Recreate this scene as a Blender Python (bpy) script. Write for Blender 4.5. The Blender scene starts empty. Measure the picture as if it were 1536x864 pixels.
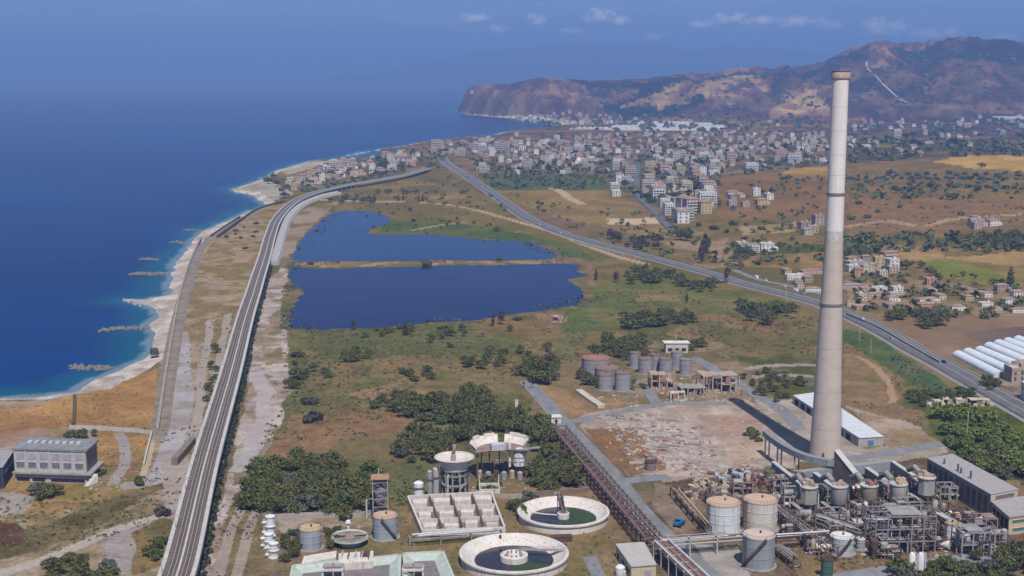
import bpy, math, random
import numpy as np
from mathutils import Vector, Matrix

scene = bpy.context.scene
COL = scene.collection
R = math.radians

# ------------------------------------------------------------------ survey
# The site was surveyed from the photograph: W() takes a photo pixel (1536x864)
# and returns the point of the terrain it shows, in metres.
F = 1930.0
PITCH = R(9.33)
CP, SP = math.cos(PITCH), math.sin(PITCH)
CAMZ = 170.0
SIGMA = 1.3e-4          # haze density per metre
SEA_Z = -3.0


def sstep(a, b, x):
    t = np.clip((x - a) / (b - a), 0, 1)
    return t * t * (3 - 2 * t)


# ---- value noise -----------------------------------------------------------
_rng = np.random.RandomState(11)
_TAB = _rng.rand(256, 256).astype(np.float32)


def vnoise(x, y):
    xi = np.floor(x).astype(np.int64); yi = np.floor(y).astype(np.int64)
    fx = x - xi; fy = y - yi
    fx = fx * fx * (3 - 2 * fx); fy = fy * fy * (3 - 2 * fy)
    a = _TAB[xi & 255, yi & 255]; b = _TAB[(xi + 1) & 255, yi & 255]
    c = _TAB[xi & 255, (yi + 1) & 255]; d = _TAB[(xi + 1) & 255, (yi + 1) & 255]
    return (a * (1 - fx) + b * fx) * (1 - fy) + (c * (1 - fx) + d * fx) * fy


def fbm(x, y, o=4):
    s = 0.0; a = 0.5; n = 0.0
    for k in range(o):
        s = s + a * vnoise(x * 2 ** k + 17.3 * k, y * 2 ** k + 5.1 * k); n += a; a *= .5
    return s / n


# ---- terrain height ---------------------------------------------------------
def flat(px, py, z=0.0):
    """point at height z seen at a photo pixel"""
    a = (px - 768) / F; b = (py - 432) / F
    d = (a, CP - b * SP, -SP - b * CP)
    t = (z - CAMZ) / d[2] if d[2] < -1e-5 else 1e6
    return (d[0] * t, d[1] * t)


HWY = [(1700, 700), (1600, 651), (1536, 616), (1500, 596), (1461, 574), (1417, 549), (1370, 524), (1318, 494), (1266, 470),
       (1232, 456), (1180, 442), (1120, 427), (1068, 411), (1016, 397), (964, 383), (912, 369), (860, 355), (825, 342),
       (790, 326), (755, 302), (722, 279), (692, 259), (670, 245), (664, 236), (672, 229), (700, 222), (745, 212)]
_hw = [flat(*p) for p in HWY]
_hy = np.array([p[1] for p in _hw]); _hx = np.array([p[0] for p in _hw])

RIDGE_U = np.array([640, 680, 690, 702, 722, 760, 800, 870, 930, 1000, 1060, 1130, 1180, 1225, 1245, 1270, 1300, 1325, 1345, 1380,
                    1420, 1450, 1480, 1536, 1620, 1760, 2200, 3000.])
RIDGE_V = np.array([166, 150, 138, 132, 129, 126, 119, 121, 120, 117, 113, 107, 103, 97, 90, 79, 71, 67, 72, 69, 63, 61, 64, 70,
                    76, 74, 90, 90.])
FOOT_U = np.array([640, 690, 744, 786, 830, 900, 1000, 1150, 1250, 1400, 1536, 2200, 3000.])
FOOT_D = np.array([6250, 6110, 5620, 5400, 5150, 5050, 4950, 4900, 4800, 4700, 4700, 4600, 4600.])
RID_D = np.array([6450, 6400, 6350, 6350, 6400, 6480, 6550, 6800, 6900, 6800, 6700, 6600, 6600.])


def hill(x, y):
    yy = np.maximum(y, 500.0)
    u = 768 + F / CP * (x / yy)
    v = np.interp(u, RIDGE_U, RIDGE_V)
    foot = np.interp(u, FOOT_U, FOOT_D); rid = np.interp(u, FOOT_U, RID_D)
    foot = foot + (fbm(x / 420., y / 420., 3) - .5) * 260 * sstep(840, 960, u)
    tt = (432 - v) / F
    hr = CAMZ + rid * (tt * CP - SP) / (CP + tt * SP)
    t = (y - foot) / (rid - foot)
    tc = np.clip(t, 0, 1)
    p = np.where(t < 1, 1 - (1 - tc) ** 1.7, 1 - np.clip(t - 1, 0, 1.6) * .55)
    lobes = fbm(x / 650. + 3, y / 520., 5)
    rid_n = 1 - np.abs(2 * fbm(x / 190. + 9, y / 520. + 2, 5) - 1)
    face = np.sin(np.pi * tc) ** .8
    h = hr * p * (1 + face * (lobes - .5) * .55) + face * (rid_n - .75) * 150 + np.where(t > .05, (fbm(x / 60., y / 60., 3) - .5) * 9 * np.clip(t * 3, 0, 1), 0)
    h = np.where(t <= 0, 0, h) * sstep(681, 690, u) * sstep(4300, 4600, y)
    return np.maximum(h, 0)


def land(x, y):
    xr = np.interp(y, _hy, _hx)
    e = x - xr
    k = sstep(60, 500, e) * sstep(700, 1000, y)
    h = k * ((fbm(x / 420., y / 420., 3) - .42) * 26 + (fbm(x / 95. + 7, y / 95., 2) - .5) * 5) + 16 * sstep(150, 1000, e) * sstep(800, 1500, y)
    h = np.maximum(h, 0) * (1 - .75 * sstep(2600, 4200, y))
    return h + hill(x, y)


def H(x, y):
    return float(land(np.array([x], float), np.array([y], float))[0])


def W(px, py, z=0.0):
    """terrain point (raised by z) seen at a photo pixel"""
    a = (px - 768) / F; b = (py - 432) / F
    d = np.array((a, CP - b * SP, -SP - b * CP))
    if py > 480 and (px < 1330 or py > 560):
        t = (z - CAMZ) / d[2]
        return Vector((d[0] * t, d[1] * t, z))
    ts = np.concatenate([np.arange(500, 3000, 6.), np.arange(3000, 9000, 15.)])
    X = d[0] * ts; Y = d[1] * ts; Z = CAMZ + d[2] * ts
    g = land(X, Y) + z
    hit = np.nonzero(Z <= g)[0]
    if len(hit) == 0:
        k = int(np.argmin(Z - g))
        return Vector((X[k], Y[k], g[k]))
    i = hit[0]
    if i == 0:
        return Vector((X[0], Y[0], g[0]))
    e0 = Z[i - 1] - g[i - 1]; e1 = g[i] - Z[i]
    t = ts[i - 1] + (ts[i] - ts[i - 1]) * e0 / max(e0 + e1, 1e-6)
    return Vector((d[0] * t, d[1] * t, CAMZ + d[2] * t))


def project(p):
    y, z = p[1], p[2] - CAMZ
    dep = y * CP - z * SP
    return 768 + F * p[0] / dep, 432 - F * (y * SP + z * CP) / dep


def mpp(p):
    """metres per photo pixel at a point"""
    return (p[1] * CP - (p[2] - CAMZ) * SP) / F


def zat(p, py):
    """height of the point straight above p that shows at row py"""
    t = (432 - py) / F
    return CAMZ + p[1] * (t * CP - SP) / (CP + t * SP)


# ------------------------------------------------------------------ materials
def lin(c):
    c = c / 255.0
    return c / 12.92 if c <= .04045 else ((c + .055) / 1.055) ** 2.4


def rgb(r, g, b):
    return (lin(r), lin(g), lin(b))


def nn(t, typ, **kw):
    n = t.nodes.new(typ)
    for k, v in kw.items():
        setattr(n, k, v)
    return n


MATS = {}


def mat(name, col, rough=.85, var=.25, scale=.5, col2=None, streak=0.0, streak_col=(.16, .07, .03), stretch=(1, 1, 1), metallic=0.0, bump=0.0):
    """weathered surface: base colour broken up by two noises, plus optional
    rain or rust streaks that run down the walls"""
    if name in MATS:
        return MATS[name]
    m = bpy.data.materials.new(name); m.use_nodes = True
    t = m.node_tree; t.nodes.clear()
    out = nn(t, 'ShaderNodeOutputMaterial'); b = nn(t, 'ShaderNodeBsdfPrincipled')
    t.links.new(b.outputs[0], out.inputs[0])
    b.inputs['Roughness'].default_value = rough; b.inputs['Metallic'].default_value = metallic
    b.inputs['Specular IOR Level'].default_value = .25
    geo = nn(t, 'ShaderNodeNewGeometry')
    mp = nn(t, 'ShaderNodeMapping'); mp.inputs['Scale'].default_value = stretch
    t.links.new(geo.outputs['Position'], mp.inputs['Vector'])
    n1 = nn(t, 'ShaderNodeTexNoise'); n1.inputs['Scale'].default_value = scale; n1.inputs['Detail'].default_value = 5
    n1.inputs['Roughness'].default_value = .65
    t.links.new(mp.outputs[0], n1.inputs['Vector'])
    rmp = nn(t, 'ShaderNodeMapRange'); rmp.inputs[1].default_value = .3; rmp.inputs[2].default_value = .7
    t.links.new(n1.outputs[0], rmp.inputs[0])
    mx = nn(t, 'ShaderNodeMix', data_type='RGBA')
    c2 = col2 if col2 else tuple(c * (1 - var) for c in col)
    c1 = col if col2 else tuple(min(1, c * (1 + var * .5)) for c in col)
    mx.inputs[6].default_value = (*c1, 1); mx.inputs[7].default_value = (*c2, 1)
    t.links.new(rmp.outputs[0], mx.inputs[0])
    last = mx.outputs[2]
    if streak > 0:
        mp2 = nn(t, 'ShaderNodeMapping'); mp2.inputs['Scale'].default_value = (1.1, 1.1, .07)
        t.links.new(geo.outputs['Position'], mp2.inputs['Vector'])
        n2 = nn(t, 'ShaderNodeTexNoise'); n2.inputs['Scale'].default_value = 1.0; n2.inputs['Detail'].default_value = 3
        t.links.new(mp2.outputs[0], n2.inputs['Vector'])
        r2 = nn(t, 'ShaderNodeMapRange'); r2.inputs[1].default_value = .52; r2.inputs[2].default_value = .72; r2.inputs[4].default_value = streak
        t.links.new(n2.outputs[0], r2.inputs[0])
        m2 = nn(t, 'ShaderNodeMix', data_type='RGBA'); m2.inputs[7].default_value = (*streak_col, 1)
        t.links.new(r2.outputs[0], m2.inputs[0]); t.links.new(last, m2.inputs[6]); last = m2.outputs[2]
    t.links.new(last, b.inputs['Base Color'])
    if bump:
        bp = nn(t, 'ShaderNodeBump'); bp.inputs['Strength'].default_value = bump; bp.inputs['Distance'].default_value = .3
        t.links.new(n1.outputs[0], bp.inputs['Height']); t.links.new(bp.outputs[0], b.inputs['Normal'])
    MATS[name] = m
    return m


# ------------------------------------------------------------------ meshes
class MB:
    """collects simple solids into one mesh"""
    def __init__(s):
        s.v = []; s.f = []; s.mi = []; s.m = 0

    def add(s, vs, fs):
        o = len(s.v); s.v += [tuple(v) for v in vs]
        for f in fs:
            s.f.append(tuple(i + o for i in f)); s.mi.append(s.m)
        return s

    def box(s, c, d, rz=0.0, taper=1.0, base=True):
        """box with its base centre at c (or centre, base=False)"""
        hx, hy, hz = d[0] / 2, d[1] / 2, d[2]
        z0, z1 = (0, hz) if base else (-hz / 2, hz / 2)
        cr, sr = math.cos(rz), math.sin(rz)
        vs = []
        for z, k in ((z0, 1.0), (z1, taper)):
            for x, y in ((-hx, -hy), (hx, -hy), (hx, hy), (-hx, hy)):
                x2, y2 = x * k, y * k
                vs.append((c[0] + x2 * cr - y2 * sr, c[1] + x2 * sr + y2 * cr, c[2] + z))
        return s.add(vs, [(3, 2, 1, 0), (4, 5, 6, 7), (0, 1, 5, 4), (1, 2, 6, 5), (2, 3, 7, 6), (3, 0, 4, 7)])

    def lathe(s, c, prof, n=24, a0=0.0, a1=2 * math.pi):
        """profile of (radius, z) turned about the vertical through c"""
        full = abs(a1 - a0 - 2 * math.pi) < 1e-6
        m = n if full else n + 1
        vs = []
        for r, z in prof:
            for i in range(m):
                a = a0 + (a1 - a0) * i / n
                vs.append((c[0] + r * math.cos(a), c[1] + r * math.sin(a), c[2] + z))
        fs = []
        for j in range(len(prof) - 1):
            for i in range(n):
                k = (i + 1) % m
                fs.append((j * m + i, j * m + k, (j + 1) * m + k, (j + 1) * m + i))
        return s.add(vs, fs)

    def cyl(s, c, r, h, n=20, r2=None):
        r2 = r if r2 is None else r2
        return s.lathe(c, [(0.001, 0), (r, 0), (r2, h), (0.001, h)], n)

    def tube(s, pts, r, n=7):
        pts = [Vector(p) for p in pts]
        vs = []; fs = []
        for i, p in enumerate(pts):
            d = (pts[min(i + 1, len(pts) - 1)] - pts[max(i - 1, 0)]).normalized()
            up = Vector((0, 0, 1)) if abs(d.z) < .95 else Vector((1, 0, 0))
            a = d.cross(up).normalized(); b = a.cross(d)
            for k in range(n):
                t = 2 * math.pi * k / n
                vs.append(p + a * (r * math.cos(t)) + b * (r * math.sin(t)))
        for i in range(len(pts) - 1):
            for k in range(n):
                l = (k + 1) % n
                fs.append((i * n + k, i * n + l, (i + 1) * n + l, (i + 1) * n + k))
        fs.append(tuple(range(n))[::-1]); fs.append(tuple((len(pts) - 1) * n + k for k in range(n)))
        return s.add(vs, fs)

    def beam(s, p, q, w, h=None):
        h = w if h is None else h
        p = Vector(p); q = Vector(q); d = (q - p).normalized()
        up = Vector((0, 0, 1)) if abs(d.z) < .95 else Vector((0, 1, 0))
        a = d.cross(up).normalized() * (w / 2); b = a.cross(d).normalized() * (h / 2)
        vs = [x + sa * a + sb * b for x in (p, q) for sa, sb in ((-1, -1), (1, -1), (1, 1), (-1, 1))]
        return s.add(vs, [(3, 2, 1, 0), (4, 5, 6, 7), (0, 1, 5, 4), (1, 2, 6, 5), (2, 3, 7, 6), (3, 0, 4, 7)])

    def prism(s, poly, z0, z1):
        n = len(poly)
        a = sum(poly[i][0] * poly[(i + 1) % n][1] - poly[(i + 1) % n][0] * poly[i][1] for i in range(n))
        if a < 0:
            poly = poly[::-1]
        vs = [(p[0], p[1], z0) for p in poly] + [(p[0], p[1], z1) for p in poly]
        fs = [tuple(range(n))[::-1], tuple(range(n, 2 * n))]
        fs += [(i, (i + 1) % n, n + (i + 1) % n, n + i) for i in range(n)]
        return s.add(vs, fs)

    def hip(s, c, d, h, rz=0.0, ridge=.5, ov=.4):
        """hipped roof on a d[0] x d[1] plan, eaves at c"""
        hx, hy = d[0] / 2 + ov, d[1] / 2 + ov
        cr, sr = math.cos(rz), math.sin(rz)
        P = [(-hx, -hy, 0), (hx, -hy, 0), (hx, hy, 0), (-hx, hy, 0), (-hx * ridge, 0, h), (hx * ridge, 0, h)]
        vs = [(c[0] + x * cr - y * sr, c[1] + x * sr + y * cr, c[2] + z) for x, y, z in P]
        return s.add(vs, [(0, 1, 5, 4), (1, 2, 5), (2, 3, 4, 5), (3, 0, 4), (3, 2, 1, 0)])

    def mesh(s, name, mats):
        me = bpy.data.meshes.new(name)
        me.from_pydata(s.v, [], s.f)
        for m in (mats if isinstance(mats, (list, tuple)) else [mats]):
            me.materials.append(m)
        if any(s.mi):
            me.polygons.foreach_set('material_index', s.mi)
        me.update()
        return me

    def obj(s, name, mats, parent=None, smooth=False, loc=None):
        me = s.mesh(name, mats)
        if smooth:
            me.polygons.foreach_set('use_smooth', [True] * len(me.polygons)); me.set_sharp_from_angle(angle=R(40))
        o = bpy.data.objects.new(name, me); COL.objects.link(o)
        if parent is not None:
            o.parent = parent
        if loc is not None:
            o.location = loc
        return o


THINGS = []


def tag(o, label, cat, group=None):
    o['label'] = label; o['category'] = cat
    if group:
        o['group'] = group
    THINGS.append(o)
    return o


def thing(name, label, cat, loc=(0, 0, 0), rz=0.0, group=None):
    o = bpy.data.objects.new(name, None); COL.objects.link(o)
    o.empty_display_size = 1
    o.location = loc; o.rotation_euler = (0, 0, rz)
    return tag(o, label, cat, group)


def kind(o, k):
    o['kind'] = k
    return o


def copy_thing(o, loc, rz=0.0, sc=None, label=None, group=None):
    c = o.copy(); COL.objects.link(c); c.location = loc; c.rotation_euler = (0, 0, rz)
    if sc is not None:
        c.scale = sc if not isinstance(sc, (int, float)) else (sc, sc, sc)
    for ch in o.children:
        d = ch.copy(); COL.objects.link(d); d.parent = c
        for g in ch.children:
            e = g.copy(); COL.objects.link(e); e.parent = d
    if label:
        c['label'] = label
    if group:
        c['group'] = group
    THINGS.append(c)
    return c


def ribbon(pts, width, off=0.0, z=0.0, step=None):
    """strip of road mesh following a world polyline (list of xyz)"""
    P = resample(pts, step) if step else [Vector(p) for p in pts]
    vs = []; fs = []
    for i, p in enumerate(P):
        d = P[min(i + 1, len(P) - 1)] - P[max(i - 1, 0)]
        n = Vector((d.y, -d.x, 0)).normalized()
        for s in (-.5, .5):
            q = p + n * (off + s * width)
            vs.append((q.x, q.y, p.z + z))
    for i in range(len(P) - 1):
        fs.append((2 * i, 2 * i + 1, 2 * i + 3, 2 * i + 2))
    return vs, fs


def resample(pts, step):
    P = [Vector(p) for p in pts]
    # smooth with Catmull-Rom, then walk at an even step
    dense = []
    for i in range(len(P) - 1):
        p0 = P[max(i - 1, 0)]; p1 = P[i]; p2 = P[i + 1]; p3 = P[min(i + 2, len(P) - 1)]
        for k in range(12):
            t = k / 12
            dense.append(.5 * ((2 * p1) + (p2 - p0) * t + (2 * p0 - 5 * p1 + 4 * p2 - p3) * t * t + (3 * p1 - p0 - 3 * p2 + p3) * t ** 3))
    dense.append(P[-1])
    out = [dense[0]]; acc = 0.0
    for a, b in zip(dense, dense[1:]):
        L = (b - a).length
        while acc + L >= step:
            k = (step - acc) / L
            a = a + (b - a) * k; L = (b - a).length; out.append(a.copy()); acc = 0.0
        acc += L
    out.append(dense[-1])
    return out
# ================================================================== camera, sky, air
cam = bpy.data.cameras.new('Camera'); cam.sensor_width = 36; cam.lens = F / 1536 * 36
cam.clip_start = 5; cam.clip_end = 200000
co = bpy.data.objects.new('Camera', cam); COL.objects.link(co)
co.location = (0, 0, CAMZ); co.rotation_euler = (math.pi / 2 - PITCH, 0, 0)
scene.camera = co

SUN_EL = R(57.5)
SDIR = Vector((.20, -.98, 0)).normalized()          # towards the sun, on the ground
sun = bpy.data.lights.new('Sun', 'SUN'); sun.energy = 4.5; sun.angle = R(.5); sun.color = (1, .955, .89)
so = bpy.data.objects.new('Sun', sun); COL.objects.link(so)
to_sun = Vector((SDIR.x * math.cos(SUN_EL), SDIR.y * math.cos(SUN_EL), math.sin(SUN_EL)))
so.rotation_euler = to_sun.to_track_quat('Z', 'Y').to_euler()

w = bpy.data.worlds.new('World'); scene.world = w; w.use_nodes = True
t = w.node_tree; t.nodes.clear()
wo = nn(t, 'ShaderNodeOutputWorld'); bg = nn(t, 'ShaderNodeBackground'); t.links.new(bg.outputs[0], wo.inputs[0])
sky = nn(t, 'ShaderNodeTexSky', sky_type='NISHITA'); sky.sun_disc = False
sky.sun_elevation = SUN_EL; sky.sun_rotation = math.atan2(SDIR.x, SDIR.y)
sky.altitude = 200; sky.air_density = 1.0; sky.dust_density = .2; sky.ozone_density = 3.0
bg.inputs[1].default_value = .085
# low summer cumulus along the horizon: noise on the direction, kept to a few banks
tc = nn(t, 'ShaderNodeTexCoord')
sep = nn(t, 'ShaderNodeSeparateXYZ'); t.links.new(tc.outputs['Generated'], sep.inputs[0])
CLOUDS = [(1095, 27, 46, 11), (1140, 30, 46, 9), (1205, 31, 58, 11), (1245, 36, 30, 8), (1318, 42, 34, 17), (1345, 40, 22, 14), (1392, 50, 34, 10), (1425, 47, 24, 10), (898, 24, 34, 13), (930, 31, 22, 9),
          (808, 28, 22, 11), (715, 26, 30, 9), (745, 42, 22, 8), (985, 54, 20, 8), (1505, 58, 24, 12), (1060, 36, 30, 8), (860, 46, 26, 7)]


def vmath(op, a, b=None):
    n = nn(t, 'ShaderNodeVectorMath', operation=op)
    for i, x in enumerate((a, b)):
        if x is None:
            continue
        if isinstance(x, (tuple, list)):
            n.inputs[i].default_value = x
        else:
            t.links.new(x, n.inputs[i])
    return n


def smath(op, a, b=None, clamp=False):
    n = nn(t, 'ShaderNodeMath', operation=op); n.use_clamp = clamp
    for i, x in enumerate((a, b)):
        if x is None:
            continue
        if isinstance(x, (int, float)):
            n.inputs[i].default_value = x
        else:
            t.links.new(x, n.inputs[i])
    return n.outputs[0]


nz = nn(t, 'ShaderNodeTexNoise'); nz.inputs['Scale'].default_value = 120; nz.inputs['Detail'].default_value = 7; nz.inputs['Roughness'].default_value = .62
mpn = nn(t, 'ShaderNodeMapping'); mpn.inputs['Scale'].default_value = (1, 1, 1.6)
t.links.new(tc.outputs['Generated'], mpn.inputs[0]); t.links.new(mpn.outputs[0], nz.inputs['Vector'])
acc = None
for (cx, cy, rx, ry) in CLOUDS:
    d = Vector(((cx - 768) / F, CP - (cy - 432) / F * SP, -SP - (cy - 432) / F * CP)).normalized()
    df = vmath('SUBTRACT', tc.outputs['Generated'], tuple(d))
    sc = vmath('MULTIPLY', df.outputs[0], (F / rx, F / rx * .3, F / ry))
    ln = vmath('LENGTH', sc.outputs[0])
    one = smath('SUBTRACT', 1.0, ln.outputs['Value'], True)
    acc = one if acc is None else smath('MAXIMUM', acc, one)
cl = smath('MULTIPLY', smath('SUBTRACT', smath('ADD', smath('MULTIPLY', smath('POWER', acc, .6), .62), smath('MULTIPLY', nz.outputs[0], 1.5)), .95), 1.9, True)
# high thin veil low over the sea
veil = nn(t, 'ShaderNodeTexNoise'); veil.inputs['Scale'].default_value = 14; veil.inputs['Detail'].default_value = 6
mpv = nn(t, 'ShaderNodeMapping'); mpv.inputs['Scale'].default_value = (1, 1, 6)
t.links.new(tc.outputs['Generated'], mpv.inputs[0]); t.links.new(mpv.outputs[0], veil.inputs['Vector'])
vm = nn(t, 'ShaderNodeMapRange'); vm.inputs[1].default_value = .48; vm.inputs[2].default_value = .75; vm.inputs[4].default_value = .10
t.links.new(veil.outputs[0], vm.inputs[0])
tint = nn(t, 'ShaderNodeMix', data_type='RGBA', blend_type='MULTIPLY'); tint.inputs[0].default_value = 1
t.links.new(sky.outputs[0], tint.inputs[6]); SKYTINT = (.27, .42, .90)
tint.inputs[7].default_value = (*SKYTINT, 1)
# the tint is for the dusty band near the horizon only
band = nn(t, 'ShaderNodeMapRange'); band.inputs[1].default_value = .0; band.inputs[2].default_value = .3
band.inputs[3].default_value = 1; band.inputs[4].default_value = 0
t.links.new(sep.outputs['Z'], band.inputs[0]); t.links.new(band.outputs[0], tint.inputs[0])
CLOUD_COL = (12.5, 11.2, 11.6, 1)
m1 = nn(t, 'ShaderNodeMix', data_type='RGBA'); m1.inputs[7].default_value = CLOUD_COL
t.links.new(vm.outputs[0], m1.inputs[0]); t.links.new(tint.outputs[2], m1.inputs[6])
m2 = nn(t, 'ShaderNodeMix', data_type='RGBA'); m2.inputs[7].default_value = CLOUD_COL
t.links.new(smath('MULTIPLY', cl, .85), m2.inputs[0]); t.links.new(m1.outputs[2], m2.inputs[6])
t.links.new(m2.outputs[2], bg.inputs[0])

vs_ = scene.view_settings
vs_.view_transform = 'Standard'; vs_.look = 'None'; vs_.exposure = 0.2; vs_.gamma = 1; vs_.use_curve_mapping = False
scene.cycles.max_bounces = 5; scene.cycles.diffuse_bounces = 2; scene.cycles.glossy_bounces = 2; scene.cycles.transmission_bounces = 2
scene.cycles.volume_bounces = 0; scene.cycles.transparent_max_bounces = 6
scene.cycles.use_denoising = True
scene.cycles.caustics_reflective = False; scene.cycles.caustics_refractive = False

# air: one closed box of pale haze
hz = MB().box((0, 30000, -40), (150000, 150000, 840))
hm = bpy.data.materials.new('sea_haze'); hm.use_nodes = True
ht = hm.node_tree; ht.nodes.clear()
ho = nn(ht, 'ShaderNodeOutputMaterial'); hv = nn(ht, 'ShaderNodeVolumePrincipled')
hv.inputs['Color'].default_value = (.285, .485, .96, 1); hv.inputs['Density'].default_value = SIGMA
hv.inputs['Anisotropy'].default_value = 0.0
ht.links.new(hv.outputs[0], ho.inputs['Volume'])
hzo = hz.obj('haze', hm); kind(hzo, 'stuff')

# ================================================================== coast
COAST = [(-900, 700), (-300, 622), (-80, 600), (0, 596), (65, 594), (104, 588), (135, 568), (182, 552), (216, 536), (221, 518), (219, 497),
         (216, 489), (229, 474), (224, 461), (207, 455), (189, 452), (210, 449), (246, 443), (251, 426), (248, 411), (254, 405), (261, 387), (280, 369),
         (293, 351), (316, 340), (350, 326), (368, 316), (397, 309), (384, 299), (373, 292), (342, 287), (346, 284), (365, 278), (384, 271), (416, 255),
         (460, 242), (512, 237), (560, 237), (588, 233), (598, 226), (560, 227), (520, 235), (516, 233), (565, 224), (600, 219), (650, 210),
         (690, 206), (735, 203), (760, 197), (790, 194), (820, 191), (836, 188), (820, 183), (786, 178), (744, 175.5), (705, 172), (687, 170),
         (677, 163)]
coast_w = [flat(u, v, SEA_Z) for u, v in COAST]
yt = 6150.0
coast_w += [((681 - 768) / F * CP * yt, yt), ((683 - 768) / F * CP * 6600, 6600), ((720 - 768) / F * CP * 7600, 7600), ((900 - 768) / F * CP * 9000, 9000), (3000, 11000), (14000, 12500)]
land_poly = coast_w + [(14000, -900), (-600, -900), (coast_w[0][0], -300)]
CW = np.array(coast_w)


def in_poly(x, y, poly):
    ins = np.zeros(x.shape, bool)
    n = len(poly)
    for i in range(n):
        x0, y0 = poly[i]; x1, y1 = poly[(i + 1) % n]
        if y0 == y1:
            continue
        c = ((y0 > y) != (y1 > y)) & (x < (x1 - x0) * (y - y0) / (y1 - y0) + x0)
        ins ^= c
    return ins


def poly_dist(x, y, pts):
    d = np.full(x.shape, 1e12)
    for (x0, y0), (x1, y1) in zip(pts, pts[1:]):
        dx, dy = x1 - x0, y1 - y0
        L = dx * dx + dy * dy + 1e-9
        tt = np.clip(((x - x0) * dx + (y - y0) * dy) / L, 0, 1)
        d = np.minimum(d, (x - x0 - tt * dx) ** 2 + (y - y0 - tt * dy) ** 2)
    return np.sqrt(d)


def coast_sd(x, y):
    wx = x + (fbm(x / 23., y / 23., 3) - .5) * 9; wy = y + (fbm(x / 23. + 40, y / 23., 3) - .5) * 9
    d = poly_dist(wx, wy, [tuple(p) for p in CW])
    return np.where(in_poly(wx, wy, land_poly), d, -d)


def polar(az, rr):
    A, RR = np.meshgrid(az, rr)
    return np.sin(A) * RR, np.cos(A) * RR


def grid_faces(nr, nc):
    i = np.arange(nr - 1)[:, None] * nc + np.arange(nc - 1)[None, :]
    return np.stack([i, i + 1, i + nc + 1, i + nc], -1).reshape(-1, 4)


def grid_obj(name, X, Y, Z, rgba, m):
    nr, nc = X.shape
    me = bpy.data.meshes.new(name)
    f = grid_faces(nr, nc)
    me.vertices.add(nr * nc); me.loops.add(f.size); me.polygons.add(len(f))
    me.vertices.foreach_set('co', np.stack([X, Y, Z], -1).astype(np.float32).ravel())
    me.loops.foreach_set('vertex_index', f.astype(np.int32).ravel())
    me.polygons.foreach_set('loop_start', np.arange(0, f.size, 4, dtype=np.int32))
    me.polygons.foreach_set('use_smooth', np.ones(len(f), bool))
    me.update(calc_edges=True)
    at = me.color_attributes.new('cover', 'FLOAT_COLOR', 'POINT')
    at.data.foreach_set('color', rgba.astype(np.float32).ravel())
    me.materials.append(m)
    o = bpy.data.objects.new(name, me); COL.objects.link(o)
    return o


# ---- ground tessellation: finer near by, coarser far off ------------------------
az_in = np.linspace(R(-23.2), R(23.2), 800)
az = np.concatenate([np.linspace(R(-75), R(-23.4), 40), az_in, np.linspace(R(23.4), R(75), 40)])
rows = [60.0, 150, 240, 320, 380]
r = 400.0
while r < 10500:
    rows.append(r)
    st = 1.9 * r * r / (F * CAMZ)
    r += min(st, 26 if r > 4500 and r < 7200 else (60 if r <= 4500 else 200))
X, Y = polar(az, np.array(rows))
sd = coast_sd(X, Y)
Zl = land(X, Y)
D = np.sqrt(X * X + Y * Y)
shore = np.clip(-3.6 + np.maximum(sd, -30) * .16, -8, 0)
far_c = sstep(3500, 4500, Y)
shore = shore * (1 - far_c) + np.clip(-3.6 + np.maximum(sd, -60) * .10, -8, 0) * far_c
Z = np.where(sd > 0, Zl * sstep(0, 60, sd) + shore, shore) + np.where(sd > 12, (fbm(X / 9., Y / 9., 2) - .5) * .0, 0)

LAKE_S = [(437, 401), (500, 403), (633, 399), (733, 398), (857, 396), (867, 408), (883, 413), (866, 417), (850, 421), (870, 431), (877, 443), (860, 458), (817, 465), (767, 472), (700, 481),
          (647, 484), (600, 490), (527, 493), (450, 494), (434, 482), (437, 467), (450, 443), (456, 437), (443, 427), (433, 413)]
LAKE_N = [(437, 388), (450, 363), (467, 343), (493, 323), (513, 317), (547, 317), (577, 323), (583, 333), (552, 347), (573, 352), (633, 352), (683, 355), (733, 360), (793, 363), (817, 372),
          (833, 382), (827, 388), (733, 390), (633, 391), (533, 392), (450, 392)]
# ---- land cover -------------------------------------------------------------------
C = np.zeros(X.shape + (3,)); MOT = np.full(X.shape, .6)
wamp = 2.0 + D * .0035
WX = X + (fbm(X / 30., Y / 30., 4) - .5) * 2 * wamp; WY = Y + (fbm(X / 30. + 31, Y / 30. + 8, 4) - .5) * 2.6 * wamp
N = {s: fbm(X / s + s, Y / s * .8 - s, 4) for s in (12., 35., 90., 260.)}


def setc(mask, A, B=None, scale=35., mott=.6, bias=0.0):
    a = np.array(rgb(*A))
    if B is None:
        C[mask] = a
    else:
        k = sstep(.38, .62, N[scale][mask] + bias)[:, None]
        C[mask] = a * (1 - k) + np.array(rgb(*B)) * k
    MOT[mask] = mott


def area(pts, A, B=None, scale=35., mott=.6, bias=0.0, warp=True):
    P = [tuple(W(u, v)[:2]) for u, v in pts]
    xs = [p[0] for p in P]; ys = [p[1] for p in P]
    g = 8 + max(ys) * .01
    bb = (X > min(xs) - g) & (X < max(xs) + g) & (Y > min(ys) - g) & (Y < max(ys) + g)
    idx = np.nonzero(bb)
    a, b = (WX, WY) if warp else (X, Y)
    ins = in_poly(a[idx], b[idx], P)
    m = np.zeros(X.shape, bool); m[idx] = ins
    setc(m, A, B, scale, mott, bias)


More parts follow.
